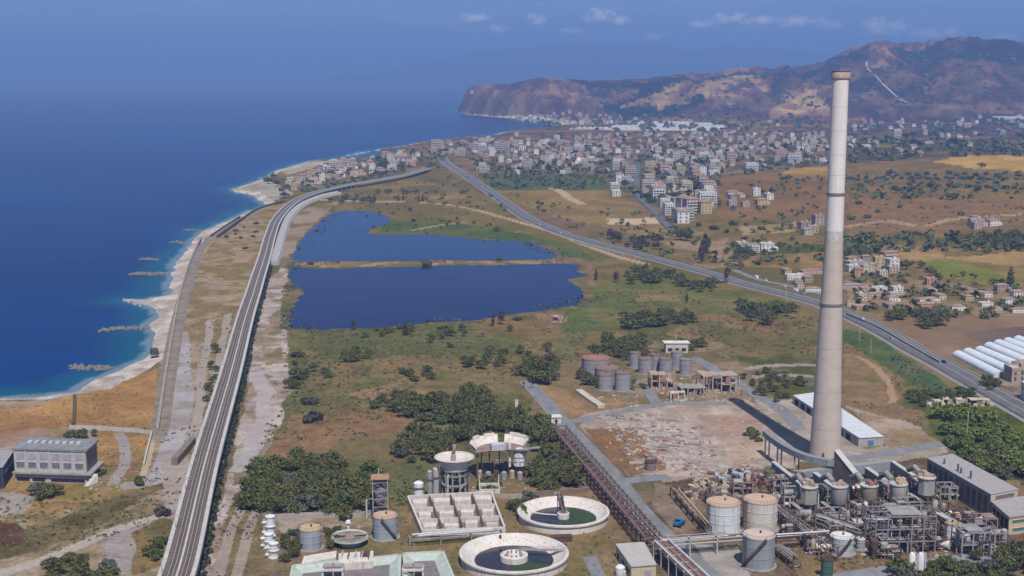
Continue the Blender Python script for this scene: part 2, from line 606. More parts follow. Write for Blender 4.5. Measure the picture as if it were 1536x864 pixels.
def stroke(pts, width, A, B=None, scale=12., mott=.35, warp=.25):
    P = [tuple(W(u, v)[:2]) for u, v in pts]
    P = [tuple(p[:2]) for p in resample([(a, b, 0) for a, b in P], 8.0)]
    xs = [p[0] for p in P]; ys = [p[1] for p in P]; g = width + 6
    idx = np.nonzero((X > min(xs) - g) & (X < max(xs) + g) & (Y > min(ys) - g) & (Y < max(ys) + g))
    if len(P) > 60:
        P = P[::3] + [P[-1]]
    xx = X[idx] + (WX[idx] - X[idx]) * warp; yy = Y[idx] + (WY[idx] - Y[idx]) * warp
    m = np.zeros(X.shape, bool); m[idx] = poly_dist(xx, yy, P) < width / 2
    setc(m, A, B, scale, mott)


# general dry country, then place by place
setc(np.ones(X.shape, bool), (124, 112, 92), (104, 100, 80), 90., .7)
setc(Y > 1900, (122, 112, 104), (98, 98, 88), 90., .8)
# hills
hl = hill(X, Y)
setc(hl > 4, (142, 122, 112), (112, 104, 102), 90., .95, .06)
setc((hl > 8) & (N[260.] > .56), (96, 94, 98), (112, 104, 104), 35., .9)
area([(690, 172), (692, 140), (760, 128), (860, 124), (850, 150), (800, 168), (740, 172)], (134, 116, 112), (112, 102, 106), 90., .5)
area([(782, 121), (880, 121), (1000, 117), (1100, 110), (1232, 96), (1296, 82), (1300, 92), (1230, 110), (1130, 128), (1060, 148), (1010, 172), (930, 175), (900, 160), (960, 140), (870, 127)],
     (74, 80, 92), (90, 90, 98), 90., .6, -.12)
area([(930, 160), (990, 140), (1010, 125), (1060, 122), (1040, 145), (1000, 162)], (160, 134, 120), (132, 112, 106), 90., .6)
area([(1148, 176), (1172, 146), (1212, 131), (1234, 150), (1246, 176)], (172, 144, 122), (146, 122, 110), 90., .6)
area([(1030, 128), (1130, 112), (1160, 118), (1120, 140), (1060, 150)], (158, 132, 118), (112, 102, 104), 90., .6)
area([(1276, 120), (1340, 100), (1400, 120), (1380, 150), (1310, 165), (1270, 150)], (118, 108, 110), (88, 90, 98), 90., .6)
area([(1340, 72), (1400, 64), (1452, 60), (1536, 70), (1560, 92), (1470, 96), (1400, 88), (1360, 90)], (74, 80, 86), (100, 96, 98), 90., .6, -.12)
area([(1420, 100), (1500, 95), (1540, 105), (1530, 140), (1440, 150), (1400, 130)], (132, 116, 116), (108, 104, 112), 90., .5)
area([(1370, 178), (1400, 158), (1536, 152), (1560, 176)], (140, 118, 110), (120, 106, 104), 90., .5)
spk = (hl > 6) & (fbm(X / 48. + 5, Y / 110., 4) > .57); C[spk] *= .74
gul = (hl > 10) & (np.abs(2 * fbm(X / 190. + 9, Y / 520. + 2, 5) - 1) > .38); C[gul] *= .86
pal = (hl > 6) & (fbm(X / 75. + 25, Y / 90., 4) > .62); C[pal] *= 1.16
# band of scrub and plots between the hill and the town
area([(840, 186), (1000, 178), (1240, 178), (1260, 188), (1100, 196), (900, 200)], (126, 118, 120), (104, 104, 102), 90., .8)
area([(1248, 182), (1560, 172), (1560, 236), (1400, 236), (1280, 246), (1250, 222)], (90, 94, 90), (120, 112, 104), 90., .9, -.06)
area([(905, 191), (1000, 184), (1088, 189), (1082, 196), (920, 196)], (206, 200, 198), (184, 176, 174), 35., .3)
area([(1490, 178), (1540, 173), (1560, 178), (1500, 184)], (200, 192, 188), (180, 170, 166), 35., .3)
# town ground
area([(520, 244), (660, 214), (760, 200), (860, 198), (1100, 196), (1250, 200), (1252, 246), (1140, 262), (1080, 264), (1076, 312), (1030, 330), (980, 316), (950, 300), (900, 264), (720, 262), (680, 246), (600, 262), (500, 280), (430, 284)],
     (128, 116, 116), (98, 98, 92), 35., .7)
area([(720, 264), (900, 261), (916, 282), (862, 286), (735, 284)], (84, 106, 72), (98, 110, 80), 35., .6)
area([(735, 286), (905, 286), (990, 318), (1010, 346), (960, 352), (870, 340), (790, 318)], (138, 122, 96), (122, 110, 92), 35., .6)
area([(908, 328), (985, 326), (988, 335), (915, 338)], (182, 166, 150), None, 12., .2)
stroke([(800, 280), (835, 284), (852, 296), (872, 306)], 14, (172, 156, 142))
area([(800, 318), (900, 340), (960, 352), (960, 374), (870, 352), (800, 330)], (120, 104, 98), (104, 100, 84), 35., .7)
area([(960, 350), (1080, 340), (1110, 400), (1060, 402), (980, 380)], (146, 128, 112), (112, 104, 86), 35., .8)
area([(1000, 335), (1090, 332), (1250, 340), (1250, 360), (1110, 362)], (128, 112, 92), (108, 104, 84), 35., .7)
area([(1105, 340), (1200, 333), (1210, 347), (1120, 352)], (160, 142, 120), (140, 124, 104), 12., .5)
area([(1090, 365), (1240, 366), (1240, 380), (1110, 384)], (82, 96, 70), (104, 104, 80), 35., .8)
area([(1110, 384), (1240, 378), (1240, 404), (1120, 400)], (142, 122, 96), (116, 106, 84), 35., .7)
# brown slopes behind the chimney
area([(1076, 266), (1150, 258), (1252, 262), (1252, 332), (1080, 330)], (132, 110, 94), (118, 102, 90), 90., .6)
area([(1165, 262), (1190, 250), (1252, 248), (1252, 264)], (160, 138, 100), (140, 122, 96), 35., .6)
area([(1262, 246), (1330, 238), (1400, 240), (1536, 256), (1560, 300), (1300, 300), (1262, 290)], (112, 104, 82), (128, 114, 90), 35., .8)
area([(1400, 242), (1440, 233), (1500, 232), (1560, 238), (1560, 258), (1470, 254)], (176, 150, 108), (160, 136, 100), 35., .5)
area([(1262, 296), (1400, 292), (1560, 298), (1560, 352), (1400, 352), (1262, 350)], (128, 108, 96), (116, 102, 90), 90., .7)
stroke([(1268, 340), (1330, 332), (1380, 340), (1420, 330), (1536, 322)], 10, (160, 142, 124), None, 12., .4, .6)
area([(1262, 350), (1560, 352), (1560, 382), (1262, 380)], (100, 100, 80), (128, 112, 90), 35., .9)
area([(1300, 376), (1330, 366), (1400, 372), (1420, 386), (1560, 372), (1560, 400), (1440, 392), (1380, 396)], (156, 134, 104), (140, 120, 98), 35., .6)
area([(1376, 394), (1420, 388), (1480, 402), (1524, 418), (1500, 434), (1430, 428), (1400, 412)], (108, 120, 62), (120, 124, 72), 35., .5)
area([(1480, 400), (1560, 390), (1560, 430), (1530, 430)], (140, 124, 94), (122, 112, 84), 35., .6)
area([(1260, 410), (1370, 408), (1540, 436), (1560, 470), (1420, 480), (1280, 466)], (142, 124, 106), (108, 102, 84), 35., .9)
area([(1290, 472), (1420, 476), (1560, 470), (1560, 500), (1450, 524), (1420, 546), (1360, 512)], (140, 120, 106), (128, 110, 98), 35., .4)
area([(1442, 500), (1500, 490), (1560, 488), (1560, 512), (1470, 516)], (104, 94, 98), (116, 102, 102), 35., .3)
area([(1420, 540), (1440, 545), (1520, 590), (1560, 600), (1560, 640), (1500, 600)], (108, 104, 78), (128, 116, 104), 12., .7)
area([(1490, 566), (1560, 560), (1560, 600), (1530, 596)], (150, 138, 130), (120, 110, 100), 12., .5)
# strip north of the lake
area([(470, 292), (600, 264), (660, 250), (720, 290), (800, 330), (900, 372), (960, 392), (880, 392), (800, 366), (700, 345), (560, 345), (500, 310)], (120, 110, 86), (106, 104, 82), 35., .7)
area([(540, 282), (650, 268), (690, 276), (600, 284)], (132, 116, 98), (90, 98, 70), 35., .6)
area([(560, 290), (700, 290), (720, 300), (640, 300)], (142, 122, 106), (126, 112, 94), 35., .6)
area([(548, 347), (590, 332), (700, 338), (790, 350), (860, 372), (905, 392), (850, 386), (800, 368), (690, 356), (580, 353)], (80, 100, 72), (92, 108, 80), 35., .6)
area([(600, 310), (700, 318), (760, 340), (700, 338), (620, 330)], (116, 112, 78), (108, 104, 84), 35., .7)
stroke([(470, 299), (520, 301), (560, 302), (640, 304), (700, 312), (760, 328), (820, 345), (880, 368), (930, 386), (970, 396)], 8, (170, 152, 138))
stroke([(620, 345), (660, 338), (700, 333)], 7, (150, 136, 126))
# wetland south of the lake
area([(420, 494), (470, 490), (640, 485), (760, 470), (872, 452), (890, 405), (960, 400), (1090, 424), (1240, 470), (1250, 560), (1110, 540), (1040, 535), (960, 500), (850, 545), (800, 570), (795, 640), (700, 700), (640, 700),
      (640, 770), (380, 780), (352, 760), (400, 640), (430, 590), (418, 540)], (98, 102, 76), (120, 108, 84), 35., .9, -.02)
area([(432, 625), (520, 600), (620, 610), (640, 660), (600, 700), (520, 690), (400, 690)], (112, 104, 80), (132, 108, 86), 35., .8)
area([(470, 520), (600, 505), (720, 500), (740, 520), (600, 535), (480, 545)], (92, 100, 76), (106, 106, 84), 35., .8)
area([(560, 540), (640, 532), (660, 560), (560, 570)], (126, 110, 88), (112, 106, 84), 35., .8)
area([(520, 590), (600, 575), (650, 590), (560, 605)], (140, 118, 96), (104, 104, 78), 35., .8, -.1)
area([(690, 480), (790, 462), (860, 470), (830, 500), (740, 505)], (122, 106, 82), (104, 102, 76), 35., .8)
area([(800, 470), (850, 466), (858, 482), (820, 490)], (140, 118, 104), (122, 104, 90), 12., .6)
area([(845, 470), (880, 450), (900, 425), (1000, 420), (1100, 440), (1200, 470), (1100, 470), (960, 455), (900, 490), (850, 540), (830, 520)], (92, 106, 76), (110, 110, 84), 35., .8)
area([(1060, 470), (1230, 485), (1250, 560), (1120, 535), (1000, 500)], (126, 108, 90), (104, 102, 80), 35., .9)
area([(960, 440), (1025, 442), (1022, 452), (950, 452)], (132, 118, 96), None, 35., .6)
area([(852, 390), (888, 398), (884, 440), (872, 446), (876, 430), (858, 420), (884, 412), (866, 404)], (134, 110, 104), None, 35., .4)
area([(1095, 535), (1230, 530), (1230, 590), (1180, 600), (1130, 585)], (110, 104, 88), (84, 92, 66), 12., .9)
stroke([(1110, 553), (1160, 548), (1215, 550)], 7, (150, 144, 140), None, 12., .4, 1.)
stroke([(1120, 566), (1170, 562), (1215, 566)], 7, (150, 144, 140), None, 12., .4, 1.)
# lake banks and causeway
area([(416, 420), (436, 398), (440, 392), (450, 392), (437, 400), (433, 413), (446, 428), (456, 437), (440, 470), (434, 482), (450, 494), (430, 512), (414, 500)], (116, 112, 80), (132, 112, 88), 35., .6)
area([(432, 394), (540, 391), (840, 387), (860, 394), (630, 398), (500, 402), (436, 400)], (158, 136, 116), (124, 110, 88), 12., .6)
lk = np.full(X.shape, 1e9)
for pl_ in (LAKE_S, LAKE_N):
    ww = [tuple(W(u, v)[:2]) for u, v in pl_]; ii = np.nonzero((Y > 850) & (Y < 1800) & (np.abs(X) < 420)); dd = poly_dist(WX[ii], WY[ii], ww + ww[:1]); lk[ii] = np.minimum(lk[ii], dd)
setc((lk < 5 + 9 * N[35.]) & (N[35.] > .42), (120, 108, 90), (96, 100, 76), 12., .7)
# gravel bed right of the viaduct
area([(388, 440), (402, 415), (428, 396), (432, 420), (418, 450), (432, 520), (430, 590), (414, 650), (382, 700), (352, 760), (332, 800), (320, 880), (296, 880), (330, 760), (352, 660), (372, 560)], (166, 158, 160), (138, 126, 116), 12., 1.)
for q_ in (((404, 470), (424, 462), (420, 500), (400, 505)), ((380, 600), (410, 590), (405, 612), (384, 622)), ((352, 690), (376, 676), (372, 720), (350, 728)), ((396, 530), (422, 520), (424, 545), (402, 550))):
    area(list(q_), (120, 112, 92), (140, 130, 116), 12., .9)
area([(410, 400), (420, 372), (430, 340), (450, 318), (480, 306), (506, 302), (490, 322), (466, 342), (450, 362), (436, 388), (428, 402)], (148, 136, 128), (120, 112, 92), 35., .6)
area([(352, 745), (400, 700), (440, 740), (430, 790), (400, 880), (318, 880)], (132, 118, 100), (112, 104, 78), 12., .8)
stroke([(400, 740), (372, 800), (352, 880)], 4, (152, 142, 136)); stroke([(376, 740), (345, 800), (325, 880)], 4, (150, 142, 138))
stroke([(385, 560), (395, 620), (360, 700)], 9, (164, 160, 166), None, 12., .4, 1.)
# strip between the beach and the viaduct
area([(271, 440), (286, 396), (302, 360), (352, 330), (400, 310), (432, 304), (404, 350), (388, 400), (358, 500), (322, 600), (292, 700), (250, 800), (225, 900), (-80, 900), (-80, 610), (120, 590), (240, 550)],
     (152, 137, 124), (128, 116, 92), 12., .9)
area([(-60, 622), (40, 612), (112, 592), (160, 584), (216, 562), (236, 552), (232, 642), (110, 640), (-60, 660)], (168, 134, 92), (146, 114, 82), 35., .7)
area([(110, 640), (236, 644), (200, 720), (150, 700), (140, 660)], (156, 126, 86), (132, 112, 84), 12., .8)
area([(-40, 655), (60, 640), (80, 655), (20, 668), (-40, 680)], (142, 126, 120), (150, 120, 108), 12., .6)
area([(0, 722), (160, 722), (260, 712), (200, 740), (80, 770), (0, 780)], (144, 120, 88), (120, 110, 74), 12., .8)
area([(-40, 800), (60, 790), (140, 756), (200, 738), (255, 716), (264, 724), (200, 756), (140, 788), (60, 828), (-40, 850)], (88, 84, 66), (112, 102, 80), 12., .9)
area([(-40, 785), (30, 783), (48, 800), (30, 822), (-40, 836)], (92, 70, 66), (110, 88, 80), 12., .6)
area([(146, 806), (232, 772), (250, 776), (236, 810), (196, 864), (160, 840)], (150, 145, 148), (132, 124, 118), 12., .6)
area([(196, 800), (250, 770), (262, 790), (238, 850), (200, 864)], (128, 110, 80), (104, 98, 72), 12., .8)
area([(0, 740), (60, 745), (40, 770), (0, 775)], (150, 146, 146), (120, 116, 104), 12., .5)
# tracks
stroke([(270, 500), (272, 550), (274, 600), (263, 650), (252, 690), (240, 716), (200, 728)], 11, (160, 160, 168), (146, 142, 142))
stroke([(262, 690), (270, 730), (262, 770)], 12, (160, 152, 150), (146, 138, 136))
stroke([(244, 772), (190, 788), (140, 808), (70, 838), (0, 862), (-60, 885)], 6, (168, 162, 160))
stroke([(178, 652), (188, 672), (186, 700), (170, 724)], 5, (148, 144, 150))
stroke([(318, 480), (306, 540), (296, 610), (286, 660)], 5, (156, 150, 150), None, 12., .3, .6)
stroke([(345, 470), (333, 520), (318, 585)], 5, (154, 148, 146), None, 12., .3, .6)
stroke([(240, 640), (252, 560), (266, 490), (283, 420), (300, 372), (332, 345), (372, 322), (410, 306)], 8, (140, 122, 106), (128, 112, 96))
stroke([(260, 545), (276, 460), (296, 395), (322, 356), (360, 332)], 4, (158, 142, 122))
stroke([(230, 655), (222, 690), (214, 716)], 3, (176, 160, 140))
# beach
area([(100, 592), (140, 566), (184, 550), (218, 534), (224, 515), (222, 495), (218, 487), (232, 474), (226, 458), (186, 452), (248, 441), (252, 424), (249, 408), (262, 384), (282, 366), (295, 349), (318, 338), (352, 324), (398, 306),
      (400, 311), (354, 330), (302, 358), (284, 396), (271, 440), (262, 500), (248, 536), (214, 560), (160, 584)], (196, 189, 187), (168, 161, 160), 12., .7)
area([(340, 288), (366, 278), (400, 270), (428, 280), (442, 290), (402, 304), (384, 300)], (160, 160, 160), (142, 140, 138), 35., .5)
area([(416, 256), (462, 243), (500, 240), (470, 252), (430, 262)], (168, 164, 160), (150, 146, 142), 35., .5)
bm = (sd > -4) & (sd < 13 + N[35.] * 8) & (Y < 4500); setc(bm, (188, 182, 180), (164, 158, 157), 12., .7)
bm = (sd > -30) & (sd < 45) & (Y > 4700) & (hl < 14) & (X < 300); setc(bm, (206, 190, 172), None, 12., .2)
setc((sd > -3.5) & (sd < 2.5) & (Y < 2600), (140, 132, 126), (186, 180, 176), 12., .5)
# works: yards and roads
area([(560, 742), (760, 720), (900, 735), (1000, 880), (420, 880), (440, 800), (540, 770)], (130, 112, 90), (112, 104, 76), 12., .8)
area([(380, 768), (560, 765), (560, 790), (430, 800)], (152, 144, 138), (132, 120, 100), 12., .6)
area([(790, 560), (880, 590), (940, 600), (870, 640), (940, 715), (900, 700), (830, 620)], (146, 122, 98), (128, 108, 88), 12., .7)
area([(940, 512), (1080, 512), (1140, 580), (1120, 604), (960, 604), (880, 580), (870, 545)], (136, 122, 108), (112, 106, 84), 12., .8)
area([(862, 624), (950, 606), (1110, 598), (1160, 620), (1190, 650), (1200, 690), (1150, 740), (1010, 735), (985, 715), (945, 716)], (172, 160, 154), (154, 140, 134), 12., .6)
area([(880, 640), (950, 646), (1000, 690), (1000, 706), (950, 716), (915, 690)], (142, 108, 80), (126, 104, 82), 12., .7)
area([(950, 650), (1010, 640), (1060, 700), (1010, 705)], (184, 172, 164), (150, 132, 122), 12., .7)
area([(1050, 620), (1140, 620), (1150, 680), (1110, 700)], (176, 158, 148), (160, 138, 128), 35., .5)
area([(1000, 725), (1150, 700), (1230, 700), (1400, 684), (1540, 780), (1560, 880), (1000, 880), (960, 770)], (120, 106, 94), (94, 82, 74), 12., .9)  # ground browned darker, with the shade between the furnaces put into it
area([(985, 725), (1030, 735), (1060, 790), (1020, 800), (975, 755)], (140, 128, 120), (126, 112, 100), 12., .7)
area([(1130, 600), (1190, 600), (1290, 672), (1400, 660), (1420, 676), (1290, 700), (1190, 690)], (164, 156, 154), (148, 140, 134), 12., .5)
area([(1262, 600), (1380, 640), (1420, 670), (1330, 668)], (160, 146, 138), (140, 124, 104), 12., .6)
area([(1262, 506), (1310, 535), (1400, 590), (1380, 630), (1330, 628), (1262, 605)], (134, 114, 94), (116, 106, 80), 12., .8)
area([(1262, 492), (1300, 500), (1350, 530), (1420, 578), (1400, 594), (1340, 560), (1262, 512)], (76, 100, 76), (92, 104, 78), 12., .7)
area([(1355, 590), (1460, 585), (1480, 600), (1400, 615), (1360, 612)], (84, 96, 70), (100, 102, 76), 12., .8)
area([(1380, 612), (1500, 604), (1560, 650), (1560, 730), (1440, 690), (1400, 650)], (92, 102, 60), (80, 90, 62), 12., .8)
stroke([(1282, 535), (1312, 552), (1334, 575), (1342, 602)], 4, (160, 138, 116), None, 12., .3, .8)
area([(1190, 812), (1340, 800), (1500, 808), (1536, 815), (1560, 840), (1380, 852), (1200, 862)], (130, 108, 84), (116, 104, 80), 12., .8)
area([(1040, 818), (1110, 822), (1130, 864), (1100, 890), (1080, 880)], (158, 156, 158), (146, 142, 140), 12., .4)
lc = C / (C.sum(-1, keepdims=True) + 1e-6)

# photographed tones -> surface colours (take the air between out again)
HAZE_L = np.array((.132, .225, .45)); KLIT = 1.27
T = np.exp(-SIGMA * D)[..., None]
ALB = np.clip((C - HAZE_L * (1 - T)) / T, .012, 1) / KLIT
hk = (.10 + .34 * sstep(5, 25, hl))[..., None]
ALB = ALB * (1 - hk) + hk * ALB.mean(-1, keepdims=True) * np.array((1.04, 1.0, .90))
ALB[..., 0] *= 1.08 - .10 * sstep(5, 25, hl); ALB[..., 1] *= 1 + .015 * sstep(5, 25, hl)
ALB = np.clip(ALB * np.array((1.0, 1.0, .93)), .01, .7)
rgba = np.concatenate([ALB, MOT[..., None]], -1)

gm = bpy.data.materials.new('dry_ground'); gm.use_nodes = True
t = gm.node_tree; t.nodes.clear()
go = nn(t, 'ShaderNodeOutputMaterial'); gb = nn(t, 'ShaderNodeBsdfPrincipled'); t.links.new(gb.outputs[0], go.inputs[0])
gb.inputs['Roughness'].default_value = .95; gb.inputs['Specular IOR Level'].default_value = .1
ca = nn(t, 'ShaderNodeVertexColor', layer_name='cover')
ge = nn(t, 'ShaderNodeNewGeometry')


def gnoise(scale, detail=4, rough=.6):
    n = nn(t, 'ShaderNodeTexNoise'); n.inputs['Scale'].default_value = scale; n.inputs['Detail'].default_value = detail; n.inputs['Roughness'].default_value = rough
    t.links.new(ge.outputs['Position'], n.inputs['Vector'])
    return n.outputs[0]


f1 = smath('MULTIPLY', smath('SUBTRACT', gnoise(.55, 6, .75), .5), 2.6)
f2 = smath('MULTIPLY', smath('SUBTRACT', gnoise(.11, 6, .75), .5), 2.1)
f3 = smath('MULTIPLY', smath('SUBTRACT', gnoise(.03, 7, .7), .5), 1.4)
fs = smath('ADD', smath('ADD', f1, f2), f3)
amp = smath('MULTIPLY', fs, smath('ADD', smath('MULTIPLY', ca.outputs['Alpha'], .85), .12))
gain = smath('MAXIMUM', smath('ADD', amp, 1.0), .25)
mul = nn(t, 'ShaderNodeVectorMath', operation='SCALE')
t.links.new(ca.outputs['Color'], mul.inputs[0]); t.links.new(gain, mul.inputs['Scale'])
# hue: tufts of dry straw and of green scrub
pt = nn(t, 'ShaderNodeMapRange'); pt.inputs[1].default_value = .56; pt.inputs[2].default_value = .72
t.links.new(gnoise(.19, 6, .75), pt.inputs[0])
hue = nn(t, 'ShaderNodeMix', data_type='RGBA', blend_type='MULTIPLY'); hue.inputs[7].default_value = (.66, .76, .58, 1)
t.links.new(smath('MULTIPLY', pt.outputs[0], ca.outputs['Alpha']), hue.inputs[0]); t.links.new(mul.outputs[0], hue.inputs[6])
t.links.new(hue.outputs[2], gb.inputs['Base Color'])
bp = nn(t, 'ShaderNodeBump'); bp.inputs['Strength'].default_value = .5; bp.inputs['Distance'].default_value = .5
t.links.new(gnoise(.4, 6, .7), bp.inputs['Height']); t.links.new(bp.outputs[0], gb.inputs['Normal'])
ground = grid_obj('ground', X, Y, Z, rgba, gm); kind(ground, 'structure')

# ================================================================== sea
rs = [200.0, 300, 380]
r = 420.0
while r < 70000:
    rs.append(r); r += max(3.0, min(3.0 * r * r / (F * CAMZ), 3000))
SX, SY = polar(np.linspace(R(-75), R(30), 520), np.array(rs))
ssd = coast_sd(SX, SY)
dep = sstep(0, 1, np.clip(-ssd / (14 + fbm(SX / 60., SY / 60., 3) * 50), 0, 1))
deep = np.array((.0004, .026, .118)); shal = np.array((.004, .075, .135)); foam = np.array((.55, .58, .58))
sc_ = shal + (deep - shal) * dep[..., None]
big = (fbm(SX / 900., SY / 300., 4) - .5)[..., None]
st2 = (fbm(SX / 140. + SY / 400., SY / 60., 4) - .5)[..., None]
sc_ = sc_ * (1 + (big * .9 + st2 * .5) * dep[..., None])
fo = sstep(-3.2, -1.0, ssd)[..., None] * (SY < 3000)[..., None] * .22
sc_ = sc_ * (1 - fo) + foam * fo
sm = bpy.data.materials.new('sea_water'); sm.use_nodes = True
t = sm.node_tree; t.nodes.clear()
o_ = nn(t, 'ShaderNodeOutputMaterial'); b_ = nn(t, 'ShaderNodeBsdfPrincipled'); t.links.new(b_.outputs[0], o_.inputs[0])
ca = nn(t, 'ShaderNodeVertexColor', layer_name='cover'); t.links.new(ca.outputs['Color'], b_.inputs['Base Color'])
b_.inputs['Roughness'].default_value = .2; b_.inputs['IOR'].default_value = 1.33; b_.inputs['Specular IOR Level'].default_value = .015
ge = nn(t, 'ShaderNodeNewGeometry')
mp = nn(t, 'ShaderNodeMapping'); mp.inputs['Scale'].default_value = (1, .55, 1); mp.inputs['Rotation'].default_value = (0, 0, .5)
t.links.new(ge.outputs['Position'], mp.inputs[0])
nz1 = nn(t, 'ShaderNodeTexNoise'); nz1.inputs['Scale'].default_value = .11; nz1.inputs['Detail'].default_value = 6; t.links.new(mp.outputs[0], nz1.inputs['Vector'])
bp = nn(t, 'ShaderNodeBump'); bp.inputs['Strength'].default_value = .3; bp.inputs['Distance'].default_value = .6
t.links.new(nz1.outputs[0], bp.inputs['Height']); t.links.new(bp.outputs[0], b_.inputs['Normal'])
sea = grid_obj('sea', SX, SY, np.full(SX.shape, SEA_Z), np.concatenate([sc_, np.ones(SX.shape + (1,))], -1), sm); kind(sea, 'structure')

# ================================================================== lake
def water_mat(name, col):
    m = bpy.data.materials.new(name); m.use_nodes = True
    t = m.node_tree; b = t.nodes['Principled BSDF']
    b.inputs['Base Color'].default_value = (*col, 1); b.inputs['Roughness'].default_value = .12; b.inputs['IOR'].default_value = 1.33
    b.inputs['Specular IOR Level'].default_value = .05
    g = t.nodes.new('ShaderNodeNewGeometry'); n = t.nodes.new('ShaderNodeTexNoise'); n.inputs['Scale'].default_value = .25; n.inputs['Detail'].default_value = 4
    t.links.new(g.outputs['Position'], n.inputs['Vector'])
    mp_ = t.nodes.new('ShaderNodeMapping'); mp_.inputs['Scale'].default_value = (.012, .05, 1); mp_.inputs['Rotation'].default_value = (0, 0, .35); t.links.new(g.outputs['Position'], mp_.inputs[0])
    n3 = t.nodes.new('ShaderNodeTexNoise'); n3.inputs['Scale'].default_value = 1; n3.inputs['Detail'].default_value = 7; n3.inputs['Roughness'].default_value = .65; t.links.new(mp_.outputs[0], n3.inputs['Vector'])
    mr = t.nodes.new('ShaderNodeMapRange'); mr.inputs[1].default_value = .3; mr.inputs[2].default_value = .7; t.links.new(n3.outputs[0], mr.inputs[0])
    mx_ = t.nodes.new('ShaderNodeMix'); mx_.data_type = 'RGBA'; mx_.inputs[6].default_value = (*[c * .74 for c in col], 1); mx_.inputs[7].default_value = (*[c * 1.32 for c in col], 1)
    t.links.new(mr.outputs[0], mx_.inputs[0]); t.links.new(mx_.outputs[2], b.inputs['Base Color'])
    bb = t.nodes.new('ShaderNodeBump'); bb.inputs['Strength'].default_value = .12; bb.inputs['Distance'].default_value = .3
    t.links.new(n.outputs[0], bb.inputs['Height']); t.links.new(bb.outputs[0], b.inputs['Normal'])
    return m


def sheet(name, pts, z, m, wob=2.4, step=4.0):
    P = [W(u, v) for u, v in pts]; P.append(P[0])
    q = resample([(p.x, p.y, 0) for p in P], step)[:-1]
    rr = random.Random(5)
    q = [(p.x + rr.uniform(-wob, wob), p.y + rr.uniform(-wob, wob) * 1.5, z) for p in q]
    me = bpy.data.meshes.new(name); me.from_pydata(q, [], [tuple(range(len(q)))]); me.materials.append(m)
    if me.polygons[0].normal.z < 0:
        me.flip_normals()
    o = bpy.data.objects.new(name, me); COL.objects.link(o); kind(o, 'structure')
    return o


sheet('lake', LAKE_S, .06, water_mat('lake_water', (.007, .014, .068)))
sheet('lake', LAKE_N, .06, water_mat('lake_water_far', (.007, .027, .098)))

# the far shore across the strait, barely showing through the air
fr = [(480, 114), (560, 108), (640, 92), (720, 78), (800, 71), (880, 66), (960, 68), (1040, 74), (1120, 70), (1200, 78), (1320, 86), (1500, 92), (1700, 104)]
vs = []; fs = []; dd = [21000, 22500, 24500, 27000]
us = np.linspace(480, 1700, 90)
for i, u in enumerate(us):
    v = np.interp(u, [p[0] for p in fr], [p[1] for p in fr]) + (fbm(np.array([u / 18.]), np.array([3.]), 4)[0] - .5) * 8
    for k, dk_ in enumerate(dd):
        x = (u - 768) / F * CP * dk_; hh = max(0, 170 + dk_ * ((114.9 - v) / F)) * (0, .45, 1, .4)[k] * (1 + (fbm(np.array([u / 9. + k]), np.array([k * 2.]), 3)[0] - .5) * (.5 if k == 1 else 0))
        vs.append((x, dk_, -20 + hh))
for i in range(len(us) - 1):
    for k in range(3):
        fs.append((4 * i + k, 4 * i + 4 + k, 4 * i + 5 + k, 4 * i + 1 + k))
kind(MB().add(vs, fs).obj('far_hills', mat('far_hill', (.05, .052, .055), .95, .4, .002), smooth=True), 'structure')
# ================================================================== roads
def road_mat(name, col, var=.18):
    return mat(name, col, .9, var * 1.7, .22, stretch=(1, .3, 1))


M_ASPH = road_mat('asphalt', (.135, .128, .132))
M_ASPHD = road_mat('asphalt_old', (.20, .20, .205))
M_PAINT = mat('road_paint', (.52, .52, .50), .8, .3, .8)
M_CONC = mat('concrete', (.30, .285, .265), .9, .3, .35, streak=.25, streak_col=(.12, .11, .10))
M_CONCL = mat('concrete_pale', (.46, .445, .42), .9, .22, .4, streak=.3, streak_col=(.2, .18, .16))
M_CONCD = mat('concrete_dark', (.13, .125, .125), .9, .3, .4)
M_STEEL = mat('galvanised_steel', (.36, .37, .38), .55, .3, .6, streak=.3)
M_RUST = mat('rusty_steel', (.115, .062, .05), .9, .45, .5, col2=(.06, .04, .038))
M_RUSTL = mat('rust_orange', (.42, .25, .15), .9, .3, .5, col2=(.30, .15, .09))
M_BALL = mat('ballast', (.155, .112, .092), .95, .35, .6, bump=.4)
M_RAIL = mat('rail_line', (.36, .32, .30), .8, .3, .5)


def hz_pts(px):
    return [W(u, v) for u, v in px]


hw = [W(u, v) for u, v in HWY]
hwp = resample(hw, 14)
for p in hwp:
    p.z = H(p.x, p.y)
mb = MB()
for off, wd, z, m in ((0, 15.0, .12, 0),):
    mb.add(*ribbon(hwp, wd, off, z))
kind(mb.obj('road', M_ASPH), 'structure')
mb = MB()
for off in (-6.6, 6.6, 0):
    mb.add(*ribbon(hwp,   .26, off, .16))
kind(mb.obj('road_markings', M_PAINT), 'structure')
mb = MB()
for off in (-9.0, 9.0):
    mb.add(*ribbon(hwp, 3.0, off, .06))
kind(mb.obj('road_shoulder', mat('gravel_verge', (.26, .235, .21), .95, .3, .4)), 'structure')


def guard_rail(off, label):
    root = thing('guard_rail', label, 'guard rail', tuple(hwp[10]))
    P = [p for p in hwp if p.y < 2300]
    o = hwp[10]
    a = MB()
    vs1, _ = ribbon(P, .18, off, .0)
    line = [(Vector(vs1[2 * i]) - o) for i in range(len(P))]
    for p, q in zip(line, line[1:]):
        a.beam(p + Vector((0, 0, .85)), q + Vector((0, 0, .85)), .12, .45)
    a.obj('rail_beam', M_RAILG, root)
    b = MB()
    for p in line:
        b.box(p, (.15, .15, .8))
    kind(b.obj('post', M_STEEL, root), 'stuff')


